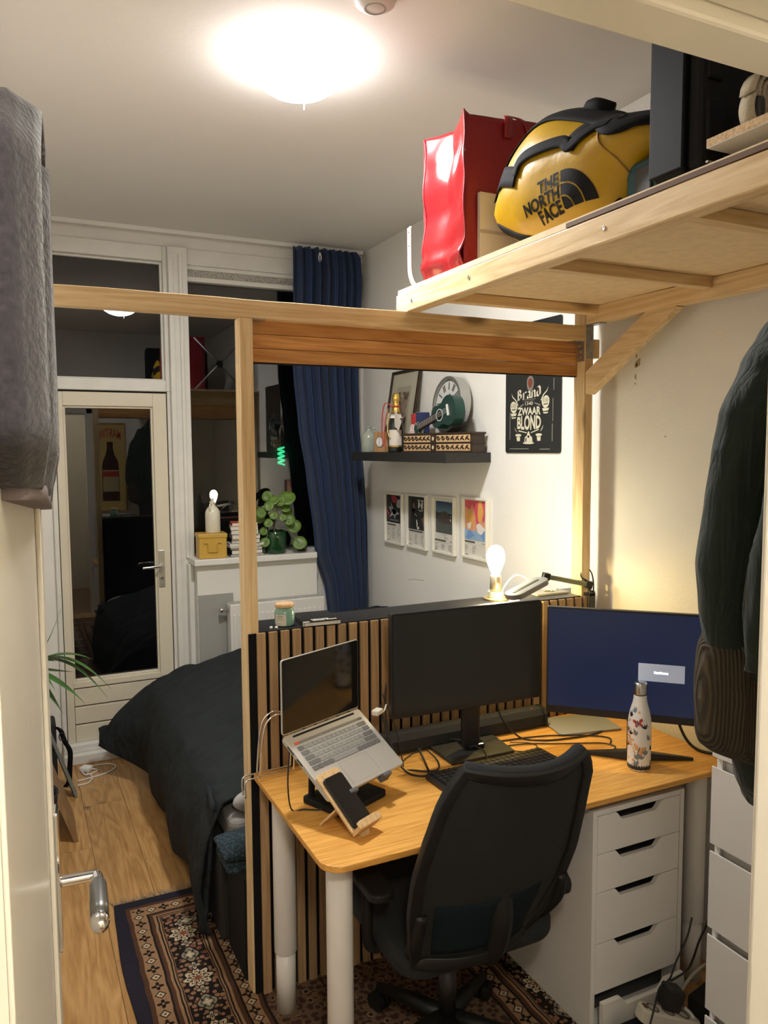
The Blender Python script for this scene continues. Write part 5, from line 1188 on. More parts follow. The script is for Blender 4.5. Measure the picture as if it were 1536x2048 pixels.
MB().lathe([(0, 0), (.025, 0), (.036, .02), (.038, .045), (.025, .075), (.018, .085), (.022, .092), (0, .090)], (1.595, 4.50, SL), 20).build('body', plain('smoked_vase', (.02, .02, .022), .15), vs_, True)

# ================================================================== BED
bf = thing('bed', (1.33, 3.4, 0), 'dark upholstered bed base and mattress behind the slat panel', 'bed')
MB().box(.605, XR-.03, 2.60, 4.26, .02, .34).build('bed_base', plain('dark_brown_fabric', (.020, .017, .014), .9, bump=.1, bscale=250), bf, bevel=.01)
MB().box(.628, .70, 2.382, 2.60, .006, .36).build('bed_leg_block', BLACKM, bf, bevel=.004)
MB().box(.645, XR-.03, 2.60, 4.24, .34, .455).build('mattress', plain('mattress_grey', (.24, .23, .21), .9), bf, bevel=.03, seg=4)
# duvet: draped heightfield, hanging over the left side and the foot
m_, n_, b_ = nt('charcoal_duvet'); b_.inputs['Base Color'].default_value = (.019, .0225, .0235, 1); b_.inputs['Roughness'].default_value = .9; b_.inputs['Specular IOR Level'].default_value = .2
tc = N(n_, 'ShaderNodeTexCoord'); mpp = N(n_, 'ShaderNodeMapping'); mpp.inputs['Scale'].default_value = (3., 8., 5.); mpp.inputs['Rotation'].default_value = (0, 0, R(-18)); n_.links.new(tc.outputs['Object'], mpp.inputs['Vector'])
no = N(n_, 'ShaderNodeTexNoise', Scale=2.0, Detail=3.0, Distortion=.5); n_.links.new(mpp.outputs[0], no.inputs['Vector'])
bp_ = N(n_, 'ShaderNodeBump', Strength=.7, Distance=.03); n_.links.new(no.outputs['Fac'], bp_.inputs['Height']); n_.links.new(bp_.outputs[0], b_.inputs['Normal'])
def topz(x, y):
    t = max(0, min(1, (x-.60)/1.25)); z = .515+.30*(t**.9)
    z += .02*math.sin(3.1*y+2*x)+.018*mnoise.noise((x*3.2, y*2.6, 1.3))
    z += .014*mnoise.noise((x*9+y*4, y*11-x*3, 4.))+.010*mnoise.noise((x*6+y*2.4, y*21-x*7, 9.))+.016*mnoise.noise((x*5, y*5, 6.))
    k_ = (x*.35+y)*7.2; z += -.010*math.exp(-((k_-round(k_))*7)**2)-.005*math.exp(-(((x*1.0-y*.25)*6.0-round((x*1.0-y*.25)*6.0))*7)**2)
    z -= .07*max(0, (y-4.02)/.26)**2*(1-.6*t)
    return z
def duv(u, v):
    # v: 0 near (y 2.66) .. 1 far (4.30); u: 0 hem at the left .. 1 right wall
    y = 2.655+1.645*v
    hang = .43                                     # share of u on the hanging side
    fl_ = max(0, (v-.82)/.18)                         # flare at the far corner
    nearhang = max(0, (.16-v)/.16)
    if u < hang:
        s = u/hang                                    # 0 hem .. 1 shoulder
        zt = topz(.63, y)-.018
        hem = .075+.02*math.sin(y*7)+.115*fl_-.05*nearhang
        z = hem+(zt-hem)*s
        x = .630-.050*(1-s)**.7*(1.15)-.010*math.sin(s*3.1)-.20*fl_**1.6*(1-s)**.9-.03*math.sin(s*math.pi)
        x += .016*math.sin(y*13+2.2*s)*(1-s)+.010*mnoise.noise((y*8, s*3, 2.))
        y2 = y+.02*fl_*(1-s)
        z += .0
        return (x, y2, z)
    s = (u-hang)/(1-hang)
    x = .630+(XR-.035-.630)*s
    e = math.exp(-s*22)
    return (x, y+.02*mnoise.noise((x*3, y*2, 7.))*(1 if .05 < v < .95 else 0), topz(x, y)-.018*e)
dv_ = thing('duvet', (1.2, 3.4, .5), 'charcoal quilted duvet draped over the bed', 'duvet')
MB().grid(duv, 130, 170).build('cover', m_, dv_, True, solid=.012)
MB().grid(lambda u, v: (lambda p: (p[0]+.0, p[1]+.03*v*(1-0)+.012*math.sin(u*20)*v, p[2]-(p[2]-.26)*v*.98))(duv(.02+.98*u, 1.)), 50, 14).build('foot_drape', m_, dv_, True, solid=.012)
# hanging near-corner fold beside the panel
MB().grid(lambda u, v: (.598-.035*v-.02*math.sin(u*5)*v+.02*u*(1-v), 2.66+.16*u-.03*v*math.sin(u*4), .50-.47*v), 14, 16).build('corner_fold', m_, dv_, True, solid=.012)
pw_ = thing('pillow', (.85, 2.52, .47), 'pale grey pillow peeking out beside the timber post', 'pillow')
def pil(u, v):
    t, p = u*2*math.pi, (v-.5)*math.pi
    return (.945+.285*math.copysign(abs(math.cos(t)*math.cos(p))**.7, math.cos(t)*math.cos(p)), 2.632-.0+.042*math.sin(p)*0+.040*math.copysign(abs(math.sin(t)*math.cos(p))**.8, math.sin(t)*math.cos(p)), .500+.060*math.sin(p))
MB().grid(pil, 30, 16).build('pillow_case', plain('pale_pillow', (.36, .34, .31), .85), pw_, True)
kn = thing('knit_blanket', (.66, 2.52, .40), 'folded teal knitted blanket beside the post at the bed head', 'blanket')
m_, n_, b_ = nt('teal_knit'); b_.inputs['Roughness'].default_value = .95
tc = N(n_, 'ShaderNodeTexCoord'); vo = N(n_, 'ShaderNodeTexVoronoi', Scale=85.0); n_.links.new(tc.outputs['Object'], vo.inputs['Vector']); rr = ramp(n_, [(.1, (.045, .085, .105)), (.55, (.012, .024, .032))]); n_.links.new(vo.outputs['Distance'], rr.inputs[0]); n_.links.new(rr.outputs[0], b_.inputs['Base Color'])
bp_ = N(n_, 'ShaderNodeBump', Strength=.9, Distance=.01); bp_.invert = True; n_.links.new(vo.outputs['Distance'], bp_.inputs['Height']); n_.links.new(bp_.outputs[0], b_.inputs['Normal'])
for (z0, z1, dx) in ((.335, .385, .008), (.385, .43, .0)):
    MB().ring([[(.60+dx-.03*math.sin(math.pi*t)+.03, 2.47+.0, 0) for t in (0,)]*1]) if False else None
    rgs = []
    for k in range(9):
        y = 2.435+.16*k/8; e = .55+.45*math.sin(math.pi*(k+.6)/9.2)
        rgs.append([(.655+dx+.075*math.cos(t), y, (z0+z1)/2+(z1-z0)/2*math.sin(t)*e) for t in [2*math.pi*i/16 for i in range(16)]])
    MB().ring(rgs).build('fold', m_, kn, True)

# ================================================================== RUG
RX0, RX1, RY0, RY1 = .275, 1.70, .75, 3.02
m_, n_, b_ = nt('persian_rug'); b_.inputs['Roughness'].default_value = .95; b_.inputs['Specular IOR Level'].default_value = .1
tc = N(n_, 'ShaderNodeTexCoord'); sp3 = N(n_, 'ShaderNodeSeparateXYZ'); n_.links.new(tc.outputs['Object'], sp3.inputs[0])
def MA(op, a, b=None, c=None):
    x = n_.nodes.new('ShaderNodeMath'); x.operation = op
    for i, q in enumerate((a, b, c)):
        if q is None: continue
        if isinstance(q, (int, float)): x.inputs[i].default_value = q
        else: n_.links.new(q, x.inputs[i])
    return x.outputs[0]
wob = N(n_, 'ShaderNodeTexNoise', Scale=9.0, Detail=2.0); n_.links.new(tc.outputs['Object'], wob.inputs['Vector'])
wv_ = MA('MULTIPLY', MA('SUBTRACT', wob.outputs['Fac'], .5), .016)
X_ = MA('ADD', sp3.outputs[0], wv_); Y_ = MA('ADD', sp3.outputs[1], wv_)
dE = MA('MINIMUM', MA('MINIMUM', MA('SUBTRACT', X_, RX0), MA('SUBTRACT', RX1, X_)), MA('MINIMUM', MA('SUBTRACT', Y_, RY0), MA('SUBTRACT', RY1, Y_)))
def cr(a): return ramp(n_, a)
# band base colours by distance to the edge
dX_ = MA('MINIMUM', MA('SUBTRACT', X_, RX0), MA('SUBTRACT', RX1, X_)); dY_ = MA('MINIMUM', MA('SUBTRACT', Y_, RY0), MA('SUBTRACT', RY1, Y_))
side = MA('LESS_THAN', dX_, dY_)
al_ = MA('ADD', MA('MULTIPLY', Y_, side), MA('MULTIPLY', X_, MA('SUBTRACT', 1., side)))     # coordinate along the border
NAV, TAN, BRN, DK = (.020, .018, .026), (.27, .155, .080), (.075, .036, .020), (.016, .012, .010)
LIT, RST = (.46, .37, .24), (.16, .060, .034)
q_ = 1/.45
rb_ = cr([(0, NAV), (.047*q_, BRN), (.062*q_, TAN), (.115*q_, DK), (.122*q_, BRN), (.135*q_, TAN), (.144*q_, DK), (.149*q_, TAN), (.154*q_, DK), (.158*q_, (.24, .125, .07)), (.277*q_, DK), (.281*q_, TAN), (.286*q_, DK), (.291*q_, TAN), (.300*q_, BRN), (.313*q_, DK), (.320*q_, TAN), (.366*q_, BRN), (.378*q_, DK), (.386*q_, (.055, .028, .020)), (1, (.055, .028, .020))])
rb_.color_ramp.interpolation = 'CONSTANT'
n_.links.new(MA('MULTIPLY', dE, q_), rb_.inputs[0])
def mixc(f, a, b):
    x = N(n_, 'ShaderNodeMix', data_type='RGBA'); n_.links.new(f, x.inputs['Factor'])
    for i, q in ((6, a), (7, b)):
        if isinstance(q, tuple): x.inputs[i].default_value = q+(1,)
        else: n_.links.new(q, x.inputs[i])
    return x.outputs[2]
def AND(*m):
    o_ = m[0]
    for k in m[1:]: o_ = MA('MULTIPLY', o_, k)
    return o_
def LT(a, b): return MA('LESS_THAN', a, b)
def GT(a, b): return MA('GREATER_THAN', a, b)
def cell(per, ph, dc):
    fr_ = MA('SUBTRACT', MA('FRACT', MA('ADD', MA('DIVIDE', al_, per), ph)), .5)
    return MA('MULTIPLY', fr_, per), MA('SUBTRACT', dE, dc)
c_ = rb_.outputs[0]
vv = N(n_, 'ShaderNodeTexVoronoi', Scale=46.0); vv.inputs['Randomness'].default_value = .8; n_.links.new(tc.outputs['Object'], vv.inputs['Vector'])
vw = N(n_, 'ShaderNodeTexVoronoi', Scale=21.0); vw.inputs['Randomness'].default_value = .7; n_.links.new(tc.outputs['Object'], vw.inputs['Vector'])
inmain = AND(GT(dE, .160), LT(dE, .275)); infield = GT(dE, .388)
c_ = mixc(AND(inmain, GT(vv.outputs['Distance'], .40)), c_, DK)
c_ = mixc(AND(inmain, LT(vw.outputs['Distance'], .20)), c_, RST)
c_ = mixc(AND(infield, LT(vw.outputs['Distance'], .30)), c_, (.20, .12, .065))
c_ = mixc(AND(infield, LT(vw.outputs['Distance'], .14)), c_, DK)
c_ = mixc(AND(infield, GT(vv.outputs['Distance'], .46)), c_, (.13, .08, .045))
def rosette(c_, per, ph, dc, R0, amp, pet, fill, core, asp=1.):
    lx, ly = cell(per, ph, dc); ly = MA('MULTIPLY', ly, asp)
    r_ = MA('SQRT', MA('ADD', MA('MULTIPLY', lx, lx), MA('MULTIPLY', ly, ly))); th = MA('ARCTAN2', ly, lx)
    e_ = MA('SUBTRACT', r_, MA('MULTIPLY_ADD', MA('COSINE', MA('MULTIPLY', th, float(pet))), amp, R0))
    c_ = mixc(LT(e_, .0055), c_, DK); c_ = mixc(LT(e_, 0.), c_, fill)
    c_ = mixc(AND(LT(e_, -R0*.30), GT(e_, -R0*.40)), c_, DK); c_ = mixc(LT(e_, -R0*.62), c_, core)
    return mixc(AND(LT(e_, -R0*.06), GT(e_, -R0*.3), LT(MA('COSINE', MA('MULTIPLY', th, float(pet))), -.75)), c_, DK)
c_ = rosette(c_, .26, 0., .217, .042, .007, 8, LIT, RST)
c_ = rosette(c_, .26, .5, .217, .034, .004, 4, (.22, .19, .13), LIT, 1.25)
c_ = rosette(c_, .26, .25, .217, .014, .005, 4, LIT, DK)
c_ = rosette(c_, .26, .75, .217, .014, .005, 4, LIT, DK)
def guard(c_, dc, per):
    lx, ly = cell(per, 0., dc); d_ = MA('ADD', MA('ABSOLUTE', lx), MA('ABSOLUTE', ly))
    c_ = mixc(AND(LT(d_, .020), GT(d_, .0145)), c_, DK); c_ = mixc(LT(d_, .0145), c_, LIT); c_ = mixc(LT(d_, .006), c_, RST)
    lx, ly = cell(per, .5, dc); r_ = MA('SQRT', MA('ADD', MA('MULTIPLY', lx, lx), MA('MULTIPLY', ly, ly))); th = MA('ARCTAN2', ly, lx)
    f_ = MA('SUBTRACT', r_, MA('MULTIPLY_ADD', MA('COSINE', MA('MULTIPLY', th, 4.)), .006, .015))
    c_ = mixc(LT(f_, .0), c_, DK); return mixc(LT(r_, .005), c_, TAN)
c_ = guard(c_, .0885, .092); c_ = guard(c_, .343, .080)
fz = N(n_, 'ShaderNodeTexNoise', Scale=260.0, Detail=2.0); n_.links.new(tc.outputs['Object'], fz.inputs['Vector'])
hs = N(n_, 'ShaderNodeHueSaturation'); n_.links.new(MA('MULTIPLY_ADD', fz.outputs['Fac'], .9, .55), hs.inputs['Value']); n_.links.new(c_, hs.inputs['Color']); n_.links.new(hs.outputs[0], b_.inputs['Base Color'])
bp_ = N(n_, 'ShaderNodeBump', Strength=.5, Distance=.004); n_.links.new(fz.outputs['Fac'], bp_.inputs['Height']); n_.links.new(bp_.outputs[0], b_.inputs['Normal'])
rg_ = thing('rug', ((RX0+RX1)/2, 1.9, 0), 'patterned brown and navy oriental rug under bed and desk', 'rug')
MB().prism([(p.x, p.y) for p in smooth_path([(RX0+.012, RY1-.002, 0), (RX0+.30, RY1-.006, 0), (RX0+.8, RY1, 0), (RX1, RY1, 0)], 6)]+[(RX1, RY0), (RX0, RY0)]+[(RX0+.006*math.sin(y*9), y) for y in [RY0+.1+i*.08 for i in range(27)]], .0005, .0085).build('pile', m_, rg_)
fg = MB(); rq = random.Random(9)
for i in range(420):
    x = RX0+.01+(RX1-RX0-.02)*i/420; a = rq.uniform(-.02, .02); L = rq.uniform(.025, .055)
    p0 = Vector((x, RY1-.002, .004)); p1 = Vector((x+a*.5, RY1+L*.5, .004)); p2 = Vector((x+a, RY1+L, .0022)); w_ = .0011
    fg.add([(p0.x-w_, p0.y, p0.z), (p0.x+w_, p0.y, p0.z), (p1.x+w_, p1.y, p1.z), (p1.x-w_, p1.y, p1.z), (p2.x+w_*.4, p2.y, p2.z), (p2.x-w_*.4, p2.y, p2.z)], [(0, 1, 2, 3), (3, 2, 4, 5)])
o = fg.build('fringe', plain('rug_fringe', (.30, .22, .13), .9), rg_); o['kind'] = 'stuff'

# ================================================================== THINGS ON THE LOFT DECK
LD = 2.2862
# red shopping bag
rbg = thing('red_bag', (1.45, 2.18, LD), 'glossy red shopping bag standing at the far end of the loft', 'bag')
REDM = plain('red_woven_plastic', (.27, .008, .012), .20, spec=.6, bump=.05, bscale=40, coat=.4)
REDI = plain('red_woven_matte', (.26, .008, .013), .45, bump=.15, bscale=220)
BX0, BX1, BY0, BY1, BZ1 = 1.262, 1.60, 2.055, 2.310, 2.745
def wr(x, y, z, a=.010): return a*mnoise.noise((x*9+3, y*11, z*9))
def gusset(u, v):   # left (-X) side panel, from far (u=0) to near (u=1)
    z = LD+.004+(BZ1-LD)*v; y = BY1+(BY0-BY1)*u
    fold = .045*v*(1-abs(2*u-1))                        # inward centre fold toward the top
    low = .02*math.exp(-((v-.10)/.06)**2)*(1 if u > 0 else 0)
    y += (.022*(1-v))*(1-u)*-1+.018*(1-v)*u*-1
    return (BX0+fold+wr(0, y, z, .016)-low-.012*(1-v)+.035*(1-v)*0, y, z+.012*v*(abs(2*u-1)))
MB().grid(gusset, 24, 40).build('side_panel', REDM, rbg, True, solid=.0012)
def frontp(u, v):
    z = LD+.004+(BZ1-LD)*v+.0; x = BX0+(BX1-BX0)*u
    return (x-.012*(1-v)*(1-u), BY0-.018*(1-v)*(1-u)+wr(x, 1, z, .008), z+.012*v*(1 if u < .05 else 0)+.02*v*u)
MB().grid(frontp, 20, 30).build('front_panel', REDI, rbg, True, solid=.0012)
MB().grid(lambda u, v: (BX0+(BX1-BX0)*u, BY1+wr(u, 2, v, .006), LD+.004+(BZ1-LD)*v), 14, 20).build('back_panel', REDI, rbg, True, solid=.0012)
MB().grid(lambda u, v: (BX1+wr(1, u, v, .008), BY0+(BY1-BY0)*u, LD+.004+(BZ1-LD+.015)*v), 10, 20).build('side_panel', REDI, rbg, True, solid=.0012)
MB().box(BX0-.012, BX1, BY0-.012, BY1-.01, LD+.001, LD+.004).build('bottom', REDI, rbg)
pi_ = MB()
pi_.tube([gusset(1, i/20) for i in range(21)], .003, 6); pi_.tube([gusset(0, i/20) for i in range(21)], .003, 6); pi_.tube([gusset(i/12, 0) for i in range(13)], .003, 6)
pi_.build('piping', REDI, rbg, True)
def strap(pts, wd, sdir, mat, par, nm, th=.003):
    P = smooth_path(pts, 5); sdir = Vector(sdir).normalized(); vs = []
    for p in P: vs += [tuple(p-sdir*wd/2), tuple(p+sdir*wd/2)]
    return MB().add(vs, [(2*i, 2*i+1, 2*i+3, 2*i+2) for i in range(len(P)-1)]).build(nm, mat, par, True, solid=th)
strap([(1.415, BY0-.006, 2.70), (1.415, BY0-.006, 2.755), (1.43, BY0+.02, 2.775), (1.46, BY0+.01, 2.77), (1.49, BY0-.008, 2.74), (1.50, BY0-.006, 2.68)], .03, (1, 0, 0), REDI, rbg, 'handle')
# white box behind the duffel
wbx = thing('white_box', (1.50, 2.0, LD), 'pale flat carton standing between the red bag and the duffel', 'box')
MB().box(1.30, 1.62, 2.028, 2.044, LD+.001, 2.52).build('carton', plain('pale_carton', (.66, .58, .46), .7), wbx, bevel=.001)
MB().box(1.30, 1.62, 2.0272, 2.028, 2.40, 2.41).build('seam', plain('carton_seam', (.45, .38, .28), .8), wbx)
# yellow duffel
df = thing('duffel_bag', (1.42, 1.65, LD), 'yellow duffel bag with black straps and printed logo on the loft', 'duffel bag')
OL = [(2.020, 2.425), (1.992, 2.485), (1.930, 2.570), (1.846, 2.623), (1.757, 2.650), (1.674, 2.640), (1.558, 2.592), (1.470, 2.550), (1.389, 2.528), (1.315, 2.495), (1.300, 2.472), (1.341, 2.452), (1.402, 2.428), (1.449, 2.378), (1.489, 2.316), (1.569, 2.296), (1.687, 2.294), (1.819, 2.304), (1.915, 2.345), (1.985, 2.385)]
OLs = [(p.x, p.y) for p in smooth_path([(a, b, 0) for a, b in OL], 4, True)]
cy_, cz_ = 1.70, 2.455
angs = [math.atan2(b-cz_, a-cy_) for a, b in OLs]; rads = [math.hypot(a-cy_, b-cz_) for a, b in OLs]
order = sorted(range(len(angs)), key=lambda i: angs[i]); angs = [angs[i] for i in order]; rads = [rads[i] for i in order]
def rad(t):
    t = (t+math.pi) % (2*math.pi)-math.pi
    for i in range(len(angs)):
        a0, a1 = angs[i-1], angs[i]
        if i == 0: a0 -= 2*math.pi
        if a0 <= t <= a1: return rads[i-1]+(rads[i]-rads[i-1])*((t-a0)/(a1-a0+1e-9))
    a0, a1 = angs[-1], angs[0]+2*math.pi
    return rads[-1]+(rads[0]-rads[-1])*((t-a0)/(a1-a0+1e-9))
DXC, DT = 1.415, .165
def bagx(y, z, side=-1):
    d = math.hypot(y-cy_, z-cz_); s = min(.9995, d/max(rad(math.atan2(z-cz_, y-cy_)), 1e-5))
    w_ = DT*(1-s**3.2)**.55
    return DXC+side*(w_+.006*mnoise.noise((y*6, z*7, 3))*(1-s)*1.5+.010*math.sin(y*17+z*9)*(1-s)*.4)
def bagside(side, smax=1., n=72, k=26):
    rgs = []
    for j in range(k+1):
        s = (j/k)
        s = 1-(1-s)**1.6
        rgs.append([(bagx(cy_+s*rad(t)*math.cos(t), cz_+s*rad(t)*math.sin(t), side), cy_+s*rad(t)*math.cos(t), cz_+s*rad(t)*math.sin(t)) for t in [2*math.pi*i/n-math.pi for i in range(n)]])
    return MB().ring(rgs, True, False)
YB_ = plain('yellow_tarpaulin', (.44, .255, .004), .36, spec=.45, bump=.22, bscale=18, var=.08, vscale=8)
sh = bagside(-1); b2 = bagside(1); sh.v += b2.v; o_n = len(sh.v)-len(b2.v); sh.f += [tuple(i+o_n for i in f) for f in b2.f]
sh.build('shell', YB_, df, True)
NYL = plain('black_nylon', (.007, .007, .008), .8, bump=.1, bscale=260, spec=.15)
def bag_strip(pts, wd, nm, lift=.005, k=8, par=df, mat=NYL):
    P = smooth_path([(a, b, 0) for a, b in pts], k); vs = []
    for i, p in enumerate(P):
        t = (P[min(i+1, len(P)-1)]-P[max(i-1, 0)]).normalized(); nn = Vector((-t.y, t.x, 0)); ww = wd[0]+(wd[1]-wd[0])*i/(len(P)-1) if isinstance(wd, tuple) else wd
        for f in (-.5, -.17, .17, .5):
            q = p+nn*ww*f; vs.append((bagx(q.x, q.y)-lift, q.x, q.y))
    m = MB().add(vs, [(4*i+j, 4*i+j+1, 4*i+j+5, 4*i+j+4) for i in range(len(P)-1) for j in range(3)])
    return m.build(nm, mat, par, True, solid=.004)
bag_strip([(1.945, 2.470), (1.902, 2.520), (1.861, 2.568), (1.791, 2.604), (1.725, 2.617), (1.663, 2.610), (1.584, 2.580), (1.519, 2.548), (1.484, 2.523)], .040, 'zip_flap')
bag_strip([(1.905, 2.498), (1.865, 2.504), (1.815, 2.490), (1.765, 2.472)], .052, 'side_tab', .006)
bag_strip([(1.770, 2.478), (1.745, 2.507), (1.68, 2.512), (1.59, 2.505), (1.561, 2.484), (1.524, 2.500), (1.489, 2.512), (1.458, 2.514)], .028, 'carry_strap', .008)
bag_strip([(1.565, 2.484), (1.535, 2.515), (1.500, 2.530), (1.465, 2.520)], .046, 'strap_base', .004)
bag_strip([(1.472, 2.522), (1.443, 2.498), (1.413, 2.488), (1.379, 2.490), (1.335, 2.482)], (.055, .028), 'carry_strap', .007)
bag_strip([(1.50, 2.535), (1.455, 2.530), (1.41, 2.518), (1.35, 2.500)], .020, 'strap_joint', .006)
bag_strip([(1.945, 2.395), (1.893, 2.368), (1.80, 2.325), (1.707, 2.305), (1.604, 2.301), (1.52, 2.312), (1.475, 2.345)], .020, 'base_panel', .003)
bag_strip([(1.486, 2.510), (1.470, 2.470), (1.455, 2.430), (1.452, 2.400)], .003, 'seam_line', .0015, mat=plain('brown_thread', (.30, .16, .02), .6))
MB().tube(smooth_path([(1.38, 1.640, 2.618), (1.37, 1.615, 2.620), (1.37, 1.585, 2.608), (1.39, 1.560, 2.592)]), .018, 8).build('strap_roll', NYL, df, True)
# printed logo: three lines plus quarter-dome mark
INK = plain('logo_ink', (.008, .008, .009), .6, spec=.15)
lo = Vector((1.648, 2.385, 0)); la = R(-9)          # logo origin (y,z), tilt
def logo_pt(a, b, lift=.0025):     # a to the right (toward -Y), b up
    yy = lo.x-(a*math.cos(la)-b*math.sin(la)*-1); zz_ = lo.y+a*math.sin(la)*-1*-1*0+(b*math.cos(la))+a*math.sin(-la)*.0
    yy = lo.x-a*math.cos(la)-b*.06; zz_ = lo.y+b*math.cos(la)-a*math.sin(la)*0.55*-1*-1
    return (bagx(yy, zz_)-lift, yy, zz_)
lg3 = MB()
def logo_text(body, x1, yc, size):
    vs, fs = text_geo(body, size, size*.035); mx = max(v[0] for v in vs)
    return [logo_pt(x1-mx+x, yc+y) for x, y in vs], fs
for body, yc in (('THE', .030), ('NORTH', 0.0), ('FACE', -.030)):
    vs, fs = logo_text(body, .044, yc*1.1, .041); lg3.add(vs, fs)
lg3.build('logo_lettering', INK, df)
mk = MB()
def arc_band(r0, r1, n=14):
    c = (.050, -.043)
    P0 = [(c[0]+r0*math.sin(t), c[1]+r0*math.cos(t)*1.0) for t in [i/n*math.pi/2 for i in range(n+1)]]
    P1 = [(c[0]+r1*math.sin(t), c[1]+r1*math.cos(t)*1.0) for t in [i/n*math.pi/2 for i in range(n+1)]]
    vs = [logo_pt(a, b) for a, b in P0]+[logo_pt(a, b) for a, b in P1]
    mk.add(vs, [(i, i+1, n+2+i, n+1+i) for i in range(n)])
for r0, r1 in ((.004, .030), (.034, .060), (.064, .092)): arc_band(r0, r1)
mk.build('logo_mark', INK, df)
# second yellow bag part behind (side pocket end) as its own bag
yb2 = thing('yellow_pouch', (1.60, 1.36, LD), 'second yellow bag with black mesh end behind the duffel', 'bag')
rgs = []
for k in range(9):
    t = k/8; c = Vector((1.70-.20*t*0, 1.50-.20*t, 2.66+.08*t)); rr_ = .055+.012*math.sin(3*t)
    rgs.append([(c.x+rr_*1.4*math.cos(a), c.y+.02*math.sin(a)*0, c.z-.05+rr_*math.sin(a)) for a in [2*math.pi*i/18 for i in range(18)]])
MB().ring(rgs).build('pouch', YB_, yb2, True)
MB().tube([(1.70+.080*math.cos(a), 1.296, 2.69+.062*math.sin(a)) for a in [2*math.pi*i/20 for i in range(20)]], .014, 8, True).build('black_rim', NYL, yb2, True)
MB().box(1.64, 1.76, 1.32, 1.48, LD+.001, 2.64).build('pouch_body', YB_, yb2, bevel=.02)
# teal tool box
tl = thing('tool_box', (1.56, 1.38, LD), 'teal tool box partly under the yellow duffel', 'tool box')
TEAL = plain('teal_plastic', (.010, .062, .078), .5)
MB().box(1.345, 1.62, 1.300, 1.462, LD+.001, 2.418).build('body', TEAL, tl, bevel=.008)
MB().box(1.338, 1.346, 1.375, 1.425, LD+.03, 2.40).build('latch', plain('dark_latch', (.035, .035, .035), .5), tl, bevel=.003)
MB().box(1.340, 1.346, 1.305, 1.32, LD+.01, 2.41).box(1.340, 1.346, 1.345, 1.36, LD+.01, 2.38).build('rib', TEAL, tl, bevel=.002)
MB().lathe([(0, 0), (.006, 0), (.006, .012), (0, .012)], (1.34, 1.365, 2.375), 10).build('hinge_pin', STEEL, tl)
# black case standing on edge
bc = thing('tool_case', (1.52, 1.22, LD), 'black plastic tool case standing upright on the loft deck', 'tool case')
CASE = plain('case_plastic', (.008, .008, .009), .6, spec=.15); 
MB().prism(rrect(1.255, 1.86, LD+.020, 2.76, .02, 4), 1.205, 1.285, 'Y').build('shell', CASE, bc, bevel=.006)
MB().prism(rrect(1.262, 1.855, LD+.026, 2.755, .02, 4), 1.160, 1.205, 'Y').build('shell_half', CASE, bc, bevel=.012)
for zq in (2.36, 2.48, 2.60):
    MB().box(1.270, 1.31, 1.152, 1.165, zq, zq+.085).build('corner_rib', CASE, bc, bevel=.005)
MB().box(1.249, 1.257, 1.20, 1.29, 2.32, 2.74).build('edge_rail', plain('case_rail', (.012, .012, .013), .6, spec=.15), bc, bevel=.002)
MB().box(1.33, 1.38, 1.19, 1.25, LD+.001, LD+.022).build('foot', CASE, bc, bevel=.003)
MB().box(1.78, 1.83, 1.19, 1.25, LD+.001, LD+.022).build('foot', CASE, bc, bevel=.003)
MB().box(1.268, 1.31, 1.150, 1.156, LD+.030, LD+.034).build('hinge_glint', STEEL, bc)
# chipboard shelf board lying on battens
cbd = thing('chipboard_panel', (1.6, .9, LD), 'white faced chipboard offcut raised on battens at the near end of the loft', 'board')
MB().box(1.252, 1.90, .64, 1.140, 2.337, 2.353).build('board_core', CHIP, cbd)
MB().box(1.2525, 1.8995, .6405, 1.1395, 2.3355, 2.337).build('board_face', WHITE, cbd)
for x in (1.45, 1.75): MB().box(x, x+.04, .66, 1.10, LD+.001, 2.3355).build('batten', PINE['Y'], cbd)
# coiled strap
stp = thing('strap_coil', (1.33, 1.05, 2.353), 'coiled beige webbing strap with buckle on the chipboard', 'strap')
WEB = plain('beige_webbing', (.46, .38, .26), .85, bump=.3, bscale=200)
pts = []
for i in range(110):
    t = i/109*4.5*2*math.pi; r_ = .014+.010*t/(2*math.pi)
    pts.append(Vector((1.352+r_*1.25*math.cos(t), 1.07, 2.416+r_*math.sin(t))))
vs = []
for p in pts: vs += [(p.x, 1.052, p.z), (p.x, 1.088, p.z)]
MB().add(vs, [(2*i, 2*i+1, 2*i+3, 2*i+2) for i in range(len(pts)-1)]).build('coil', WEB, stp, True, solid=.0028)
strap([(1.36, 1.07, 2.357), (1.33, 1.07, 2.357), (1.292, 1.07, 2.360), (1.277, 1.07, 2.385), (1.284, 1.07, 2.415), (1.300, 1.07, 2.420)], .034, (0, 1, 0), WEB, stp, 'strap_tail')
MB().box(1.284, 1.306, 1.05, 1.09, 2.367, 2.410).build('buckle', plain('buckle_dark', (.05, .05, .045), .35, metal=.5), stp, bevel=.006)
# white metal angle hook on the far end of the side beam
hk_ = tag(strap([(1.235, 2.362, 2.492), (1.235, 2.362, 2.42), (1.235, 2.360, 2.350), (1.236, 2.350, 2.318), (1.24, 2.335, 2.298), (1.245, 2.305, 2.288), (1.25, 2.26, 2.2872)], .030, (.1, 1, .0), plain('white_bracket', (.74, .66, .60), .4), None, 'shelf_bracket', .003), 'white bent metal bracket at the far end of the loft beam', 'bracket')
hole = MB().lathe([(0, 0), (.003, 0), (.003, .0006), (0, .0006)], (0, 0, 0), 10).mesh('screw_hole'); hole.materials.append(BLACKM)
for zq in (2.475, 2.43):
    o = link('screw_hole', hole, hk_); o.matrix_basis = Matrix.Translation((1.2325, 2.362, zq)) @ Matrix.Rotation(R(-90), 4, 'Y')
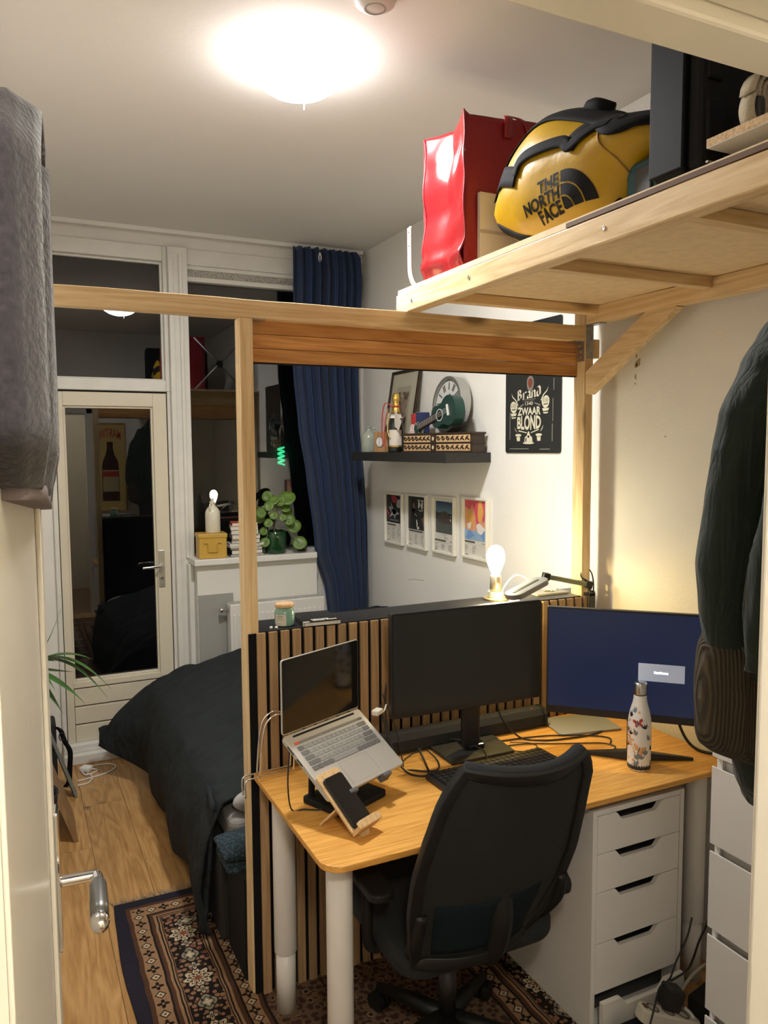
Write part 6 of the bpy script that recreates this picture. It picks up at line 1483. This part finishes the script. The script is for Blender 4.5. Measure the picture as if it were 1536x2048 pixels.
# crossed poles behind the bag (seen mirrored in the window)
xp = thing('crossed_poles', (1.72, 2.34, LD), 'pair of crossed thin poles behind the red bag, mirrored in the window', 'poles')
for s in (1, -1): MB().tube([(1.72-s*.22, 2.345+s*.006, LD+.003), (1.72+s*.22, 2.345+s*.006, 2.74)], .008, 8).build('pole', plain('grey_pole', (.30, .30, .30), .4, metal=.6), xp, True)
MB().lathe([(0, -.02), (.03, -.02), (.03, .02), (0, .02)], (0, 0, 0), 16).build('joint', BLACKP, xp).matrix_basis = Matrix.Translation((1.72, 2.345, 2.515)) @ Matrix.Rotation(R(90), 4, 'X')
# ================================================================== CLOTHES
# bathrobe sleeve over the open door
rbm, rbn, rbb = nt('plum_fleece'); rbb.inputs['Base Color'].default_value = (.105, .082, .092, 1); rbb.inputs['Roughness'].default_value = .95; rbb.inputs['Sheen Weight'].default_value = .2; rbb.inputs['Sheen Roughness'].default_value = .5
tc = N(rbn, 'ShaderNodeTexCoord'); no = N(rbn, 'ShaderNodeTexNoise', Scale=170.0, Detail=3.0); rbn.links.new(tc.outputs['Object'], no.inputs['Vector']); bpn = N(rbn, 'ShaderNodeBump', Strength=.3, Distance=.006); rbn.links.new(no.outputs['Fac'], bpn.inputs['Height']); rbn.links.new(bpn.outputs[0], rbb.inputs['Normal'])
rr = ramp(rbn, [(.3, (.013, .011, .015)), (.7, (.030, .025, .031))]); rbn.links.new(no.outputs['Fac'], rr.inputs[0]); rbn.links.new(rr.outputs[0], rbb.inputs['Base Color'])
rbt = thing('bathrobe', (.02, 1.15, 1.65), 'plum grey fleece bathrobe hanging over the open door', 'bathrobe')
rob = []
NR = 120
env = [(.02, .038), (.10, .038), (.25, .036), (.40, .032), (.60, .025), (.75, .021)]
smx = [(1.675, .74), (1.72, .765), (1.90, .765), (2.02, .765), (2.06, .760), (2.09, .745), (2.108, .70)]
smn = [(1.675, .10), (1.72, .04), (1.94, .03), (2.0, .08), (2.04, .28), (2.08, .48), (2.108, .62)]
def robe_pt(a, b, z): 
    p = Vector((-.0124, YF+.004, 0))+du*a+dn*b; return (p.x, p.y, z+(.75-a)*.085*max(0, 1-(z-1.66)/.45))
for k in range(46):
    z = 1.675+.433*k/45
    s0, s1 = interp(smn, z), interp(smx, z); top = max(0, (z-2.07)/.038); bot = max(0, (1.72-z)/.045)
    ring_ = []
    for i in range(NR):
        t = i/NR
        if t < .5:      # room-facing side, s0 -> s1
            q = t/.5; a = s0+(s1-s0)*q
            f = .62+.38*math.sin(q*30+.8*math.sin(z*4))+.10*math.sin(q*67+z*5)
            b = interp(env, a)*(1-.25*bot)*f*min(1, 12*q*(1-q)+.45)
            b = b*(1-top)+(-.012)*top
        else:
            q = (t-.5)/.5; a = s1+(s0-s1)*q
            b = -.042-.045*math.sin(q*math.pi)*(.8+.2*math.sin(q*26+z*6))
            b = b*(1-top)+(-.026)*top
        ring_.append(robe_pt(a, b, z+(.004*math.sin(t*90) if k < 2 else 0)))
    rob.append(ring_)
MB().ring(rob).build('fleece_drape', rbm, rbt, True)
hem_ = []
for k in range(3):
    ring_ = []
    for i in range(NR):
        t = i/NR
        if t < .5:
            q = t/.5; a = .12+.61*q; b = interp(env, a)*.74*(.9+.1*math.sin(q*120))*min(1, 12*q*(1-q)+.45)
        else:
            q = (t-.5)/.5; a = .73-.61*q; b = -.042-.035*math.sin(q*math.pi)
        ring_.append(robe_pt(a, b, 1.664+.007*k))
    hem_.append(ring_)
MB().ring(hem_).build('hem', plain('robe_hem', (.20, .17, .18), .9), rbt, True)
# jacket and sweater hanging from the loft side beam
jkm, jkn, jkb = nt('dark_green_waxed'); jkb.inputs['Base Color'].default_value = (.008, .0175, .0125, 1); jkb.inputs['Roughness'].default_value = .7; jkb.inputs['Specular IOR Level'].default_value = .3; jkb.inputs['Sheen Weight'].default_value = .15
tc = N(jkn, 'ShaderNodeTexCoord'); mpp = N(jkn, 'ShaderNodeMapping'); mpp.inputs['Scale'].default_value = (11, 11, 2.2); jkn.links.new(tc.outputs['Object'], mpp.inputs[0]); no = N(jkn, 'ShaderNodeTexNoise', Scale=2.2, Detail=5.0, Distortion=1.5); jkn.links.new(mpp.outputs[0], no.inputs['Vector']); bpn = N(jkn, 'ShaderNodeBump', Strength=.45, Distance=.03); jkn.links.new(no.outputs['Fac'], bpn.inputs['Height']); jkn.links.new(bpn.outputs[0], jkb.inputs['Normal'])
jk = thing('jacket', (1.3, .95, 1.06), 'dark green jacket hanging from the loft beam at the right edge', 'jacket')
lj = [(1.06, 1.262), (1.09, 1.215), (1.14, 1.185), (1.20, 1.165), (1.26, 1.135), (1.33, 1.110), (1.40, 1.086), (1.48, 1.068), (1.555, 1.058), (1.66, 1.076), (1.74, 1.090), (1.81, 1.106), (1.90, 1.160), (1.955, 1.205), (2.02, 1.27), (2.08, 1.31)]
rj = [(1.06, 1.40), (1.10, 1.45), (1.3, 1.52), (1.6, 1.52), (1.85, 1.50), (1.95, 1.46), (2.04, 1.38), (2.08, 1.345)]
def jring(z, lt_t, rt_t, dep, seed, shrink=0, ycen=.95, n=72):
    a, b = interp(lt_t, z)+shrink, interp(rt_t, z)-shrink; cx, hx = (a+b)/2, (b-a)/2; out = []
    for i in range(n):
        t = 2*math.pi*i/n
        w_ = .9*mnoise.noise((math.cos(t)*1.5, math.sin(t)*1.5, z*2.2+seed))
        rd1 = (1-abs(math.sin(3.5*t+.9*z+w_)))**3; rd2 = (1-abs(math.sin(6.5*t-1.7*z+1.6*w_)))**4; rd3 = (1-abs(math.sin(4.*t+9*z+2.5*w_)))**5
        f = 1+(.20*rd1+.10*rd2+.07*rd3+.10*w_-.06)*(1-abs(math.cos(t))**6)
        out.append((cx+hx*math.cos(t), ycen+dep*math.sin(t)*f, z+.012*mnoise.noise((math.cos(t)*2, math.sin(t)*2, 3+seed))*(1 if z < 1.12 else 0)))
    return out
MB().ring([jring(1.065+1.012*k/110, lj, rj, .078*(1-.55*max(0, (1.065+1.012*k/110-1.93)/.15)), 1, 0, .95, 190) for k in range(111)]).build('body', jkm, jk, True)
# sleeve hanging in front at the left
sl_c = smooth_path([(1.245, .87, 1.97), (1.205, .855, 1.86), (1.160, .850, 1.72), (1.128, .850, 1.58), (1.118, .855, 1.46), (1.128, .862, 1.385)], 6)
sv = []
for i, p in enumerate(sl_c):
    q = i/(len(sl_c)-1); hw_ = .040+.018*math.sin(q*2.6); row = []
    for k in range(40):
        t = 2*math.pi*k/40; w_ = mnoise.noise((math.cos(t)*1.4, math.sin(t)*1.4, q*7))
        r1 = (1-abs(math.sin(2.5*t+5*q+w_)))**3+.6*(1-abs(math.sin(2*t-11*q+2*w_)))**4
        row.append((p.x+hw_*math.cos(t)*(1+.08*w_), p.y+.030*math.sin(t)*(1+.30*r1+.2*w_), p.z))
    sv.append(row)
MB().ring(sv).build('sleeve', jkm, jk, True)
MB().tube(smooth_path([(1.232, .815, 1.93), (1.195, .802, 1.80), (1.165, .795, 1.62), (1.16, .80, 1.48), (1.150, .812, 1.39)], 6), .0022, 5).build('seam', plain('jacket_piping', (.05, .065, .05), .7), jk, True)
MB().lathe([(0, 0), (.008, 0), (.007, .004), (0, .005)], (0, 0, 0), 12).build('snap_button', CHROME, jk, True).matrix_basis = Matrix.Translation((1.088, .875, 1.435)) @ Matrix.Rotation(R(-70), 4, 'Y') @ Matrix.Rotation(R(30), 4, 'X')
MB().tube(smooth_path([(1.33, .95, 2.07), (1.33, .95, 2.13), (1.30, .95, 2.16), (1.27, .95, 2.18), (1.235, .95, 2.203)]), .004, 8).build('hanging_loop', BLACKM, jk, True)
swm, swn, swb = nt('brown_rib_knit'); swb.inputs['Roughness'].default_value = .95
tc = N(swn, 'ShaderNodeTexCoord'); wv = N(swn, 'ShaderNodeTexWave', Scale=62.0, Distortion=.4); wv.bands_direction = 'X'; swn.links.new(tc.outputs['Object'], wv.inputs['Vector']); rr = ramp(swn, [(.2, (.035, .026, .016)), (.8, (.075, .056, .034))]); swn.links.new(wv.outputs['Fac'], rr.inputs[0]); swn.links.new(rr.outputs[0], swb.inputs['Base Color']); bpn = N(swn, 'ShaderNodeBump', Strength=.7, Distance=.01); swn.links.new(wv.outputs['Fac'], bpn.inputs['Height']); swn.links.new(bpn.outputs[0], swb.inputs['Normal'])
sw = thing('sweater', (1.2, .97, 1.19), 'brown ribbed knit hem showing below the dark green jacket', 'sweater')
ls_ = [(1.195, 1.145), (1.22, 1.092), (1.25, 1.076), (1.32, 1.072), (1.40, 1.078), (1.44, 1.10)]
rs_ = [(1.195, 1.20), (1.25, 1.25), (1.44, 1.27)]
MB().ring([jring(1.195+.24*k/16, ls_, rs_, .055, 4, 0, .955, 48) for k in range(17)]).build('knit', swm, sw, True)
tag(MB().tube(smooth_path([(1.222, .95, 2.206), (1.222, .95, 2.19), (1.24, .95, 2.175), (1.262, .95, 2.18), (1.265, .95, 2.195)]), .004, 8).build('coat_hook', STEEL, smooth=True), 'small metal coat hook under the loft side beam', 'hook')

# ================================================================== LEFT SIDE
yp = thing('potted_yucca', (-.02, 3.95, 0), 'green plant with long pointed leaves behind the open door', 'potted plant')
MB().lathe([(0, 0), (.085, 0), (.095, .02), (.115, .20), (.118, .22), (.105, .22), (.10, .19), (0, .19)], (-.022, 3.95, .001), 26).build('pot', plain('terracotta_dark', (.16, .09, .06), .8), yp, True)
MB().tube(smooth_path([(-.02, 3.95, .19), (-.015, 3.95, .40), (.0, 3.95, .60), (.02, 3.95, .74)]), [.018]*19, 8).build('cane', plain('cane_bark', (.14, .10, .06), .9, bump=.5, bscale=80), yp, True)
YLF = plain('yucca_leaf', (.075, .18, .045), .42, var=.25, vscale=12)
def blade(p0, p1, sag, wd, nm='leaf'):
    p0, p1 = Vector(p0), Vector(p1); d = p1-p0; sd_v = d.cross(Vector((0, 0, 1))).normalized(); vs = []; n = 10
    for i in range(n+1):
        t = i/n; p = p0+d*t+Vector((0, 0, sag*(4*t*(1-t)))); w_ = 1.45*wd*(math.sin(math.pi*min(1, t*.85+.12))**.8)*(1-t**4)
        vs += [tuple(p-sd_v*w_), tuple(p-Vector((0, 0, w_*.35))), tuple(p+sd_v*w_)]
    return MB().add(vs, [(3*i+j, 3*i+j+1, 3*i+j+4, 3*i+j+3) for i in range(n) for j in range(2)]).build(nm, YLF, yp, True, solid=.001)
yo = (.02, 3.95, .74)
for tgt, sag, wd in (((.30, 3.72, .800), .045, .015), ((.15, 3.85, .775), .02, .014), ((.375, 3.70, .655), .095, .012), ((.36, 3.72, .610), .10, .012), ((.22, 3.82, .725), .0, .013), ((.26, 3.70, .605), .03, .014), ((.17, 3.80, .540), .02, .015), ((.185, 3.93, 1.005), -.05, .016), ((-.10, 3.75, .95), .03, .014), ((-.12, 4.1, .85), .05, .014), ((.0, 4.22, .80), .06, .014), ((.12, 4.15, .95), .02, .014), ((.0, 3.65, .70), .08, .014), ((.14, 3.78, .66), .04, .011)):
    blade(yo, tgt, sag, wd)
# leaning stuff along the left wall
lb1 = thing('flat_board', (.13, 4.25, 0), 'grey flat panel leaning against the left wall by the balcony door', 'panel')
def lean(x0, x1, y0, y1, z1, th, mat, par, nm):
    q = [(x0, y0, .002), (x0, y1, .002), (x1, y1, z1), (x1, y0, z1)]
    return MB().add(q+[(x+th, y, z) for x, y, z in q], [(0, 1, 2, 3), (7, 6, 5, 4), (0, 4, 5, 1), (1, 5, 6, 2), (2, 6, 7, 3), (3, 7, 4, 0)]).build(nm, mat, par, bevel=.001)
lean(.225, .115, 4.10, 4.17, .34, .012, plain('grey_laminate', (.22, .24, .21), .5), lb1, 'board')
lean(.215, .105, 4.16, 4.175, .345, .010, plain('grey_edge', (.12, .13, .12), .6), lb1, 'edge')
lb2 = thing('wood_offcut', (.10, 3.85, 0), 'rough brown wooden board leaning behind the laundry basket', 'board')
lean(.185, .07, 3.62, 3.93, .36, .02, wood('old_board', (.40, .25, .12), (.24, .13, .06), 'Z', rnd=0), lb2, 'board')
bgb = thing('shoulder_bag', (.08, 4.33, 0), 'black shoulder bag with dangling strap beside the balcony door', 'bag')
MB().prism(rrect(-.10, .155, 4.235, 4.40, .02, 4), .002, .35).build('body', plain('black_canvas', (.012, .012, .014), .8), bgb, bevel=.012)
MB().box(-.09, .15, 4.225, 4.238, .22, .352).build('flap', plain('black_canvas', (.012, .012, .014), .8), bgb, bevel=.004)
ribp = smooth_path([(.150, 4.24, .335), (.175, 4.23, .315), (.185, 4.225, .28), (.195, 4.222, .25), (.215, 4.22, .20), (.212, 4.225, .12), (.205, 4.23, .04), (.185, 4.24, .008)], 5)
vs = []
for p in ribp: vs += [tuple(p+Vector((-.012, .004, 0))), tuple(p+Vector((.012, -.004, 0)))]
MB().add(vs, [(2*i, 2*i+1, 2*i+3, 2*i+2) for i in range(len(ribp)-1)]).build('strap', NYL, bgb, True, solid=.003)
MB().tube([(.178+.012*math.cos(t), 4.222, .285+.02*math.sin(t)) for t in [i*math.pi/7 for i in range(14)]], .003, 6, True).build('clip', plain('dark_clip', (.06, .06, .06), .3, metal=.8), bgb, True)
ad = thing('power_adapter', (.30, 4.42, 0), 'white power adapter on the floor by the balcony threshold', 'adapter')
MB(frame_m((.305, 4.43, .001), (.8, -.6, 0), (.6, .8, 0), (0, 0, 1))).box(-.03, .03, -.025, .025, 0, .024).build('body', plain('white_plug', (.82, .80, .74), .3), ad, bevel=.006)
cable('floor_cable', [(.325, 4.42, .012), (.36, 4.40, .004), (.30, 4.36, .004), (.285, 4.43, .006), (.35, 4.47, .004), (.43, 4.46, .004), (.455, 4.40, .004), (.40, 4.34, .004), (.31, 4.31, .004), (.25, 4.30, .004)], .0045, CABLEW, 'white cable looping on the floor near the balcony door')
cable('floor_cable', [(.245, 4.24, .004), (.30, 4.25, .004), (.325, 4.32, .004), (.305, 4.38, .006)], .0045, CABLEW, 'short white cable running from the bag to the adapter')
lbk = thing('laundry_basket', (.02, 3.42, 0), 'dark woven basket holding a lilac cloth at the left wall', 'basket')
WK = plain('dark_wicker', (.012, .013, .014), .8, bump=.8, bscale=90)
MB().lathe([(0, 0), (.085, 0), (.095, .02), (.128, .33), (.132, .345), (.124, .345), (.118, .32), (.088, .03), (0, .03)], (-.008, 3.40, .001), 28).build('basket', WK, lbk, True)
tag(MB().grid(lambda u, v: (-.015+.115*(2*u-1)*(1-.15*v)+.0, 3.42+.10*(2*v-1), .36+.075*(1-(2*u-1)**2)*(1-(2*v-1)**2)+.016*math.sin(u*13+v*4)-.05*max(0, u-.8)*5*v), 24, 20).build('lilac_cloth', plain('lilac_cotton', (.40, .34, .58), .85), smooth=True, solid=.004), 'lilac cloth bundled in the dark basket', 'cloth')

# ================================================================== UNDER THE DESK, RIGHT
pst = thing('power_strip', (1.70, 1.52, 0), 'white power strip on the floor in front of the drawer unit', 'power strip')
psu = Vector((.88, -.18, -.36)).normalized(); psv = Vector((.2, .98, 0)); psv = (psv-psu*psv.dot(psu)).normalized(); PSM = frame_m((1.640, 1.585, .073), psu, psv, psu.cross(psv))
rtb = thing('router_box', (1.57, 1.59, 0), 'low black box propping up the power strip below the drawers', 'box')
MB().box(1.50, 1.60, 1.55, 1.625, .001, .082).build('body', BLACKM, rtb, bevel=.006)
WPL = plain('strip_white', (.66, .62, .52), .4)
MB(PSM).prism(rrect(-.075, .13, -.026, .026, .018, 5), 0, .040).build('housing', WPL, pst, bevel=.006)
for x in (-.035, .02, .075):
    MB(PSM).lathe([(.013, .040), (.020, .040), (.020, .0415), (.013, .0415)], (x, 0, 0), 20, False).build('socket_ring', plain('strip_grey', (.16, .14, .11), .6), pst)
    MB(PSM).lathe([(0, .0402), (.018, .0402), (.018, .0406), (0, .0406)], (x, 0, 0), 20).build('socket_well', plain('strip_well', (.50, .46, .38), .5), pst)
MB(PSM).box(-.068, -.058, -.008, .008, .040, .044).build('switch', plain('switch_brown', (.14, .06, .03), .5), pst)
for (x, y, lab) in ((.03, .0, 'square black charger block plugged into the white power strip'),):
    t = thing('charger_block', (1.7, 1.56, .04), lab, 'charger')
    MB(PSM).box(x-.028, x+.028, -.008, .045, .0425, .105).build('body', BLACKP, t, bevel=.006)
bb3 = thing('adapter_brick', (1.86, 1.56, 0), 'large black power brick beside the chest of drawers', 'adapter')
MB(frame_m((1.825, 1.560, .001), (.96, .20, 0), (-.20, .96, 0), (0, 0, 1))).box(-.055, .055, -.045, .045, 0, .115).build('body', BLACKM, bb3, bevel=.008)
cable('strip_cable', [(1.53, 1.53, .05), (1.55, 1.535, .10), (1.60, 1.56, .150), (1.66, 1.60, .165), (1.72, 1.62, .160), (1.76, 1.635, .19), (1.82, 1.648, .25), (1.845, 1.655, .30)], .003, CABLEB, 'thin black cable climbing past the bottom drawer')
cable('leg_cable', [(1.72, 1.615, .158), (1.80, 1.63, .155), (1.86, 1.66, .155), (1.93, 1.70, .17), (1.99, 1.72, .21), (2.03, 1.75, .26)], .0035, CABLEB, 'black cable wrapped round the right desk leg')
cable('grey_cable', [(1.76, 1.625, .09), (1.82, 1.63, .13), (1.88, 1.64, .14), (1.94, 1.66, .125), (2.02, 1.68, .12)], .005, plain('grey_cable', (.36, .34, .28), .5), 'grey cable rising behind the power brick')
cable('thick_white_cable', [(1.74, 1.58, .09), (1.755, 1.56, .07), (1.75, 1.53, .03), (1.745, 1.50, .006)], .0055, CABLEW, 'thick white cable in front of the power brick')
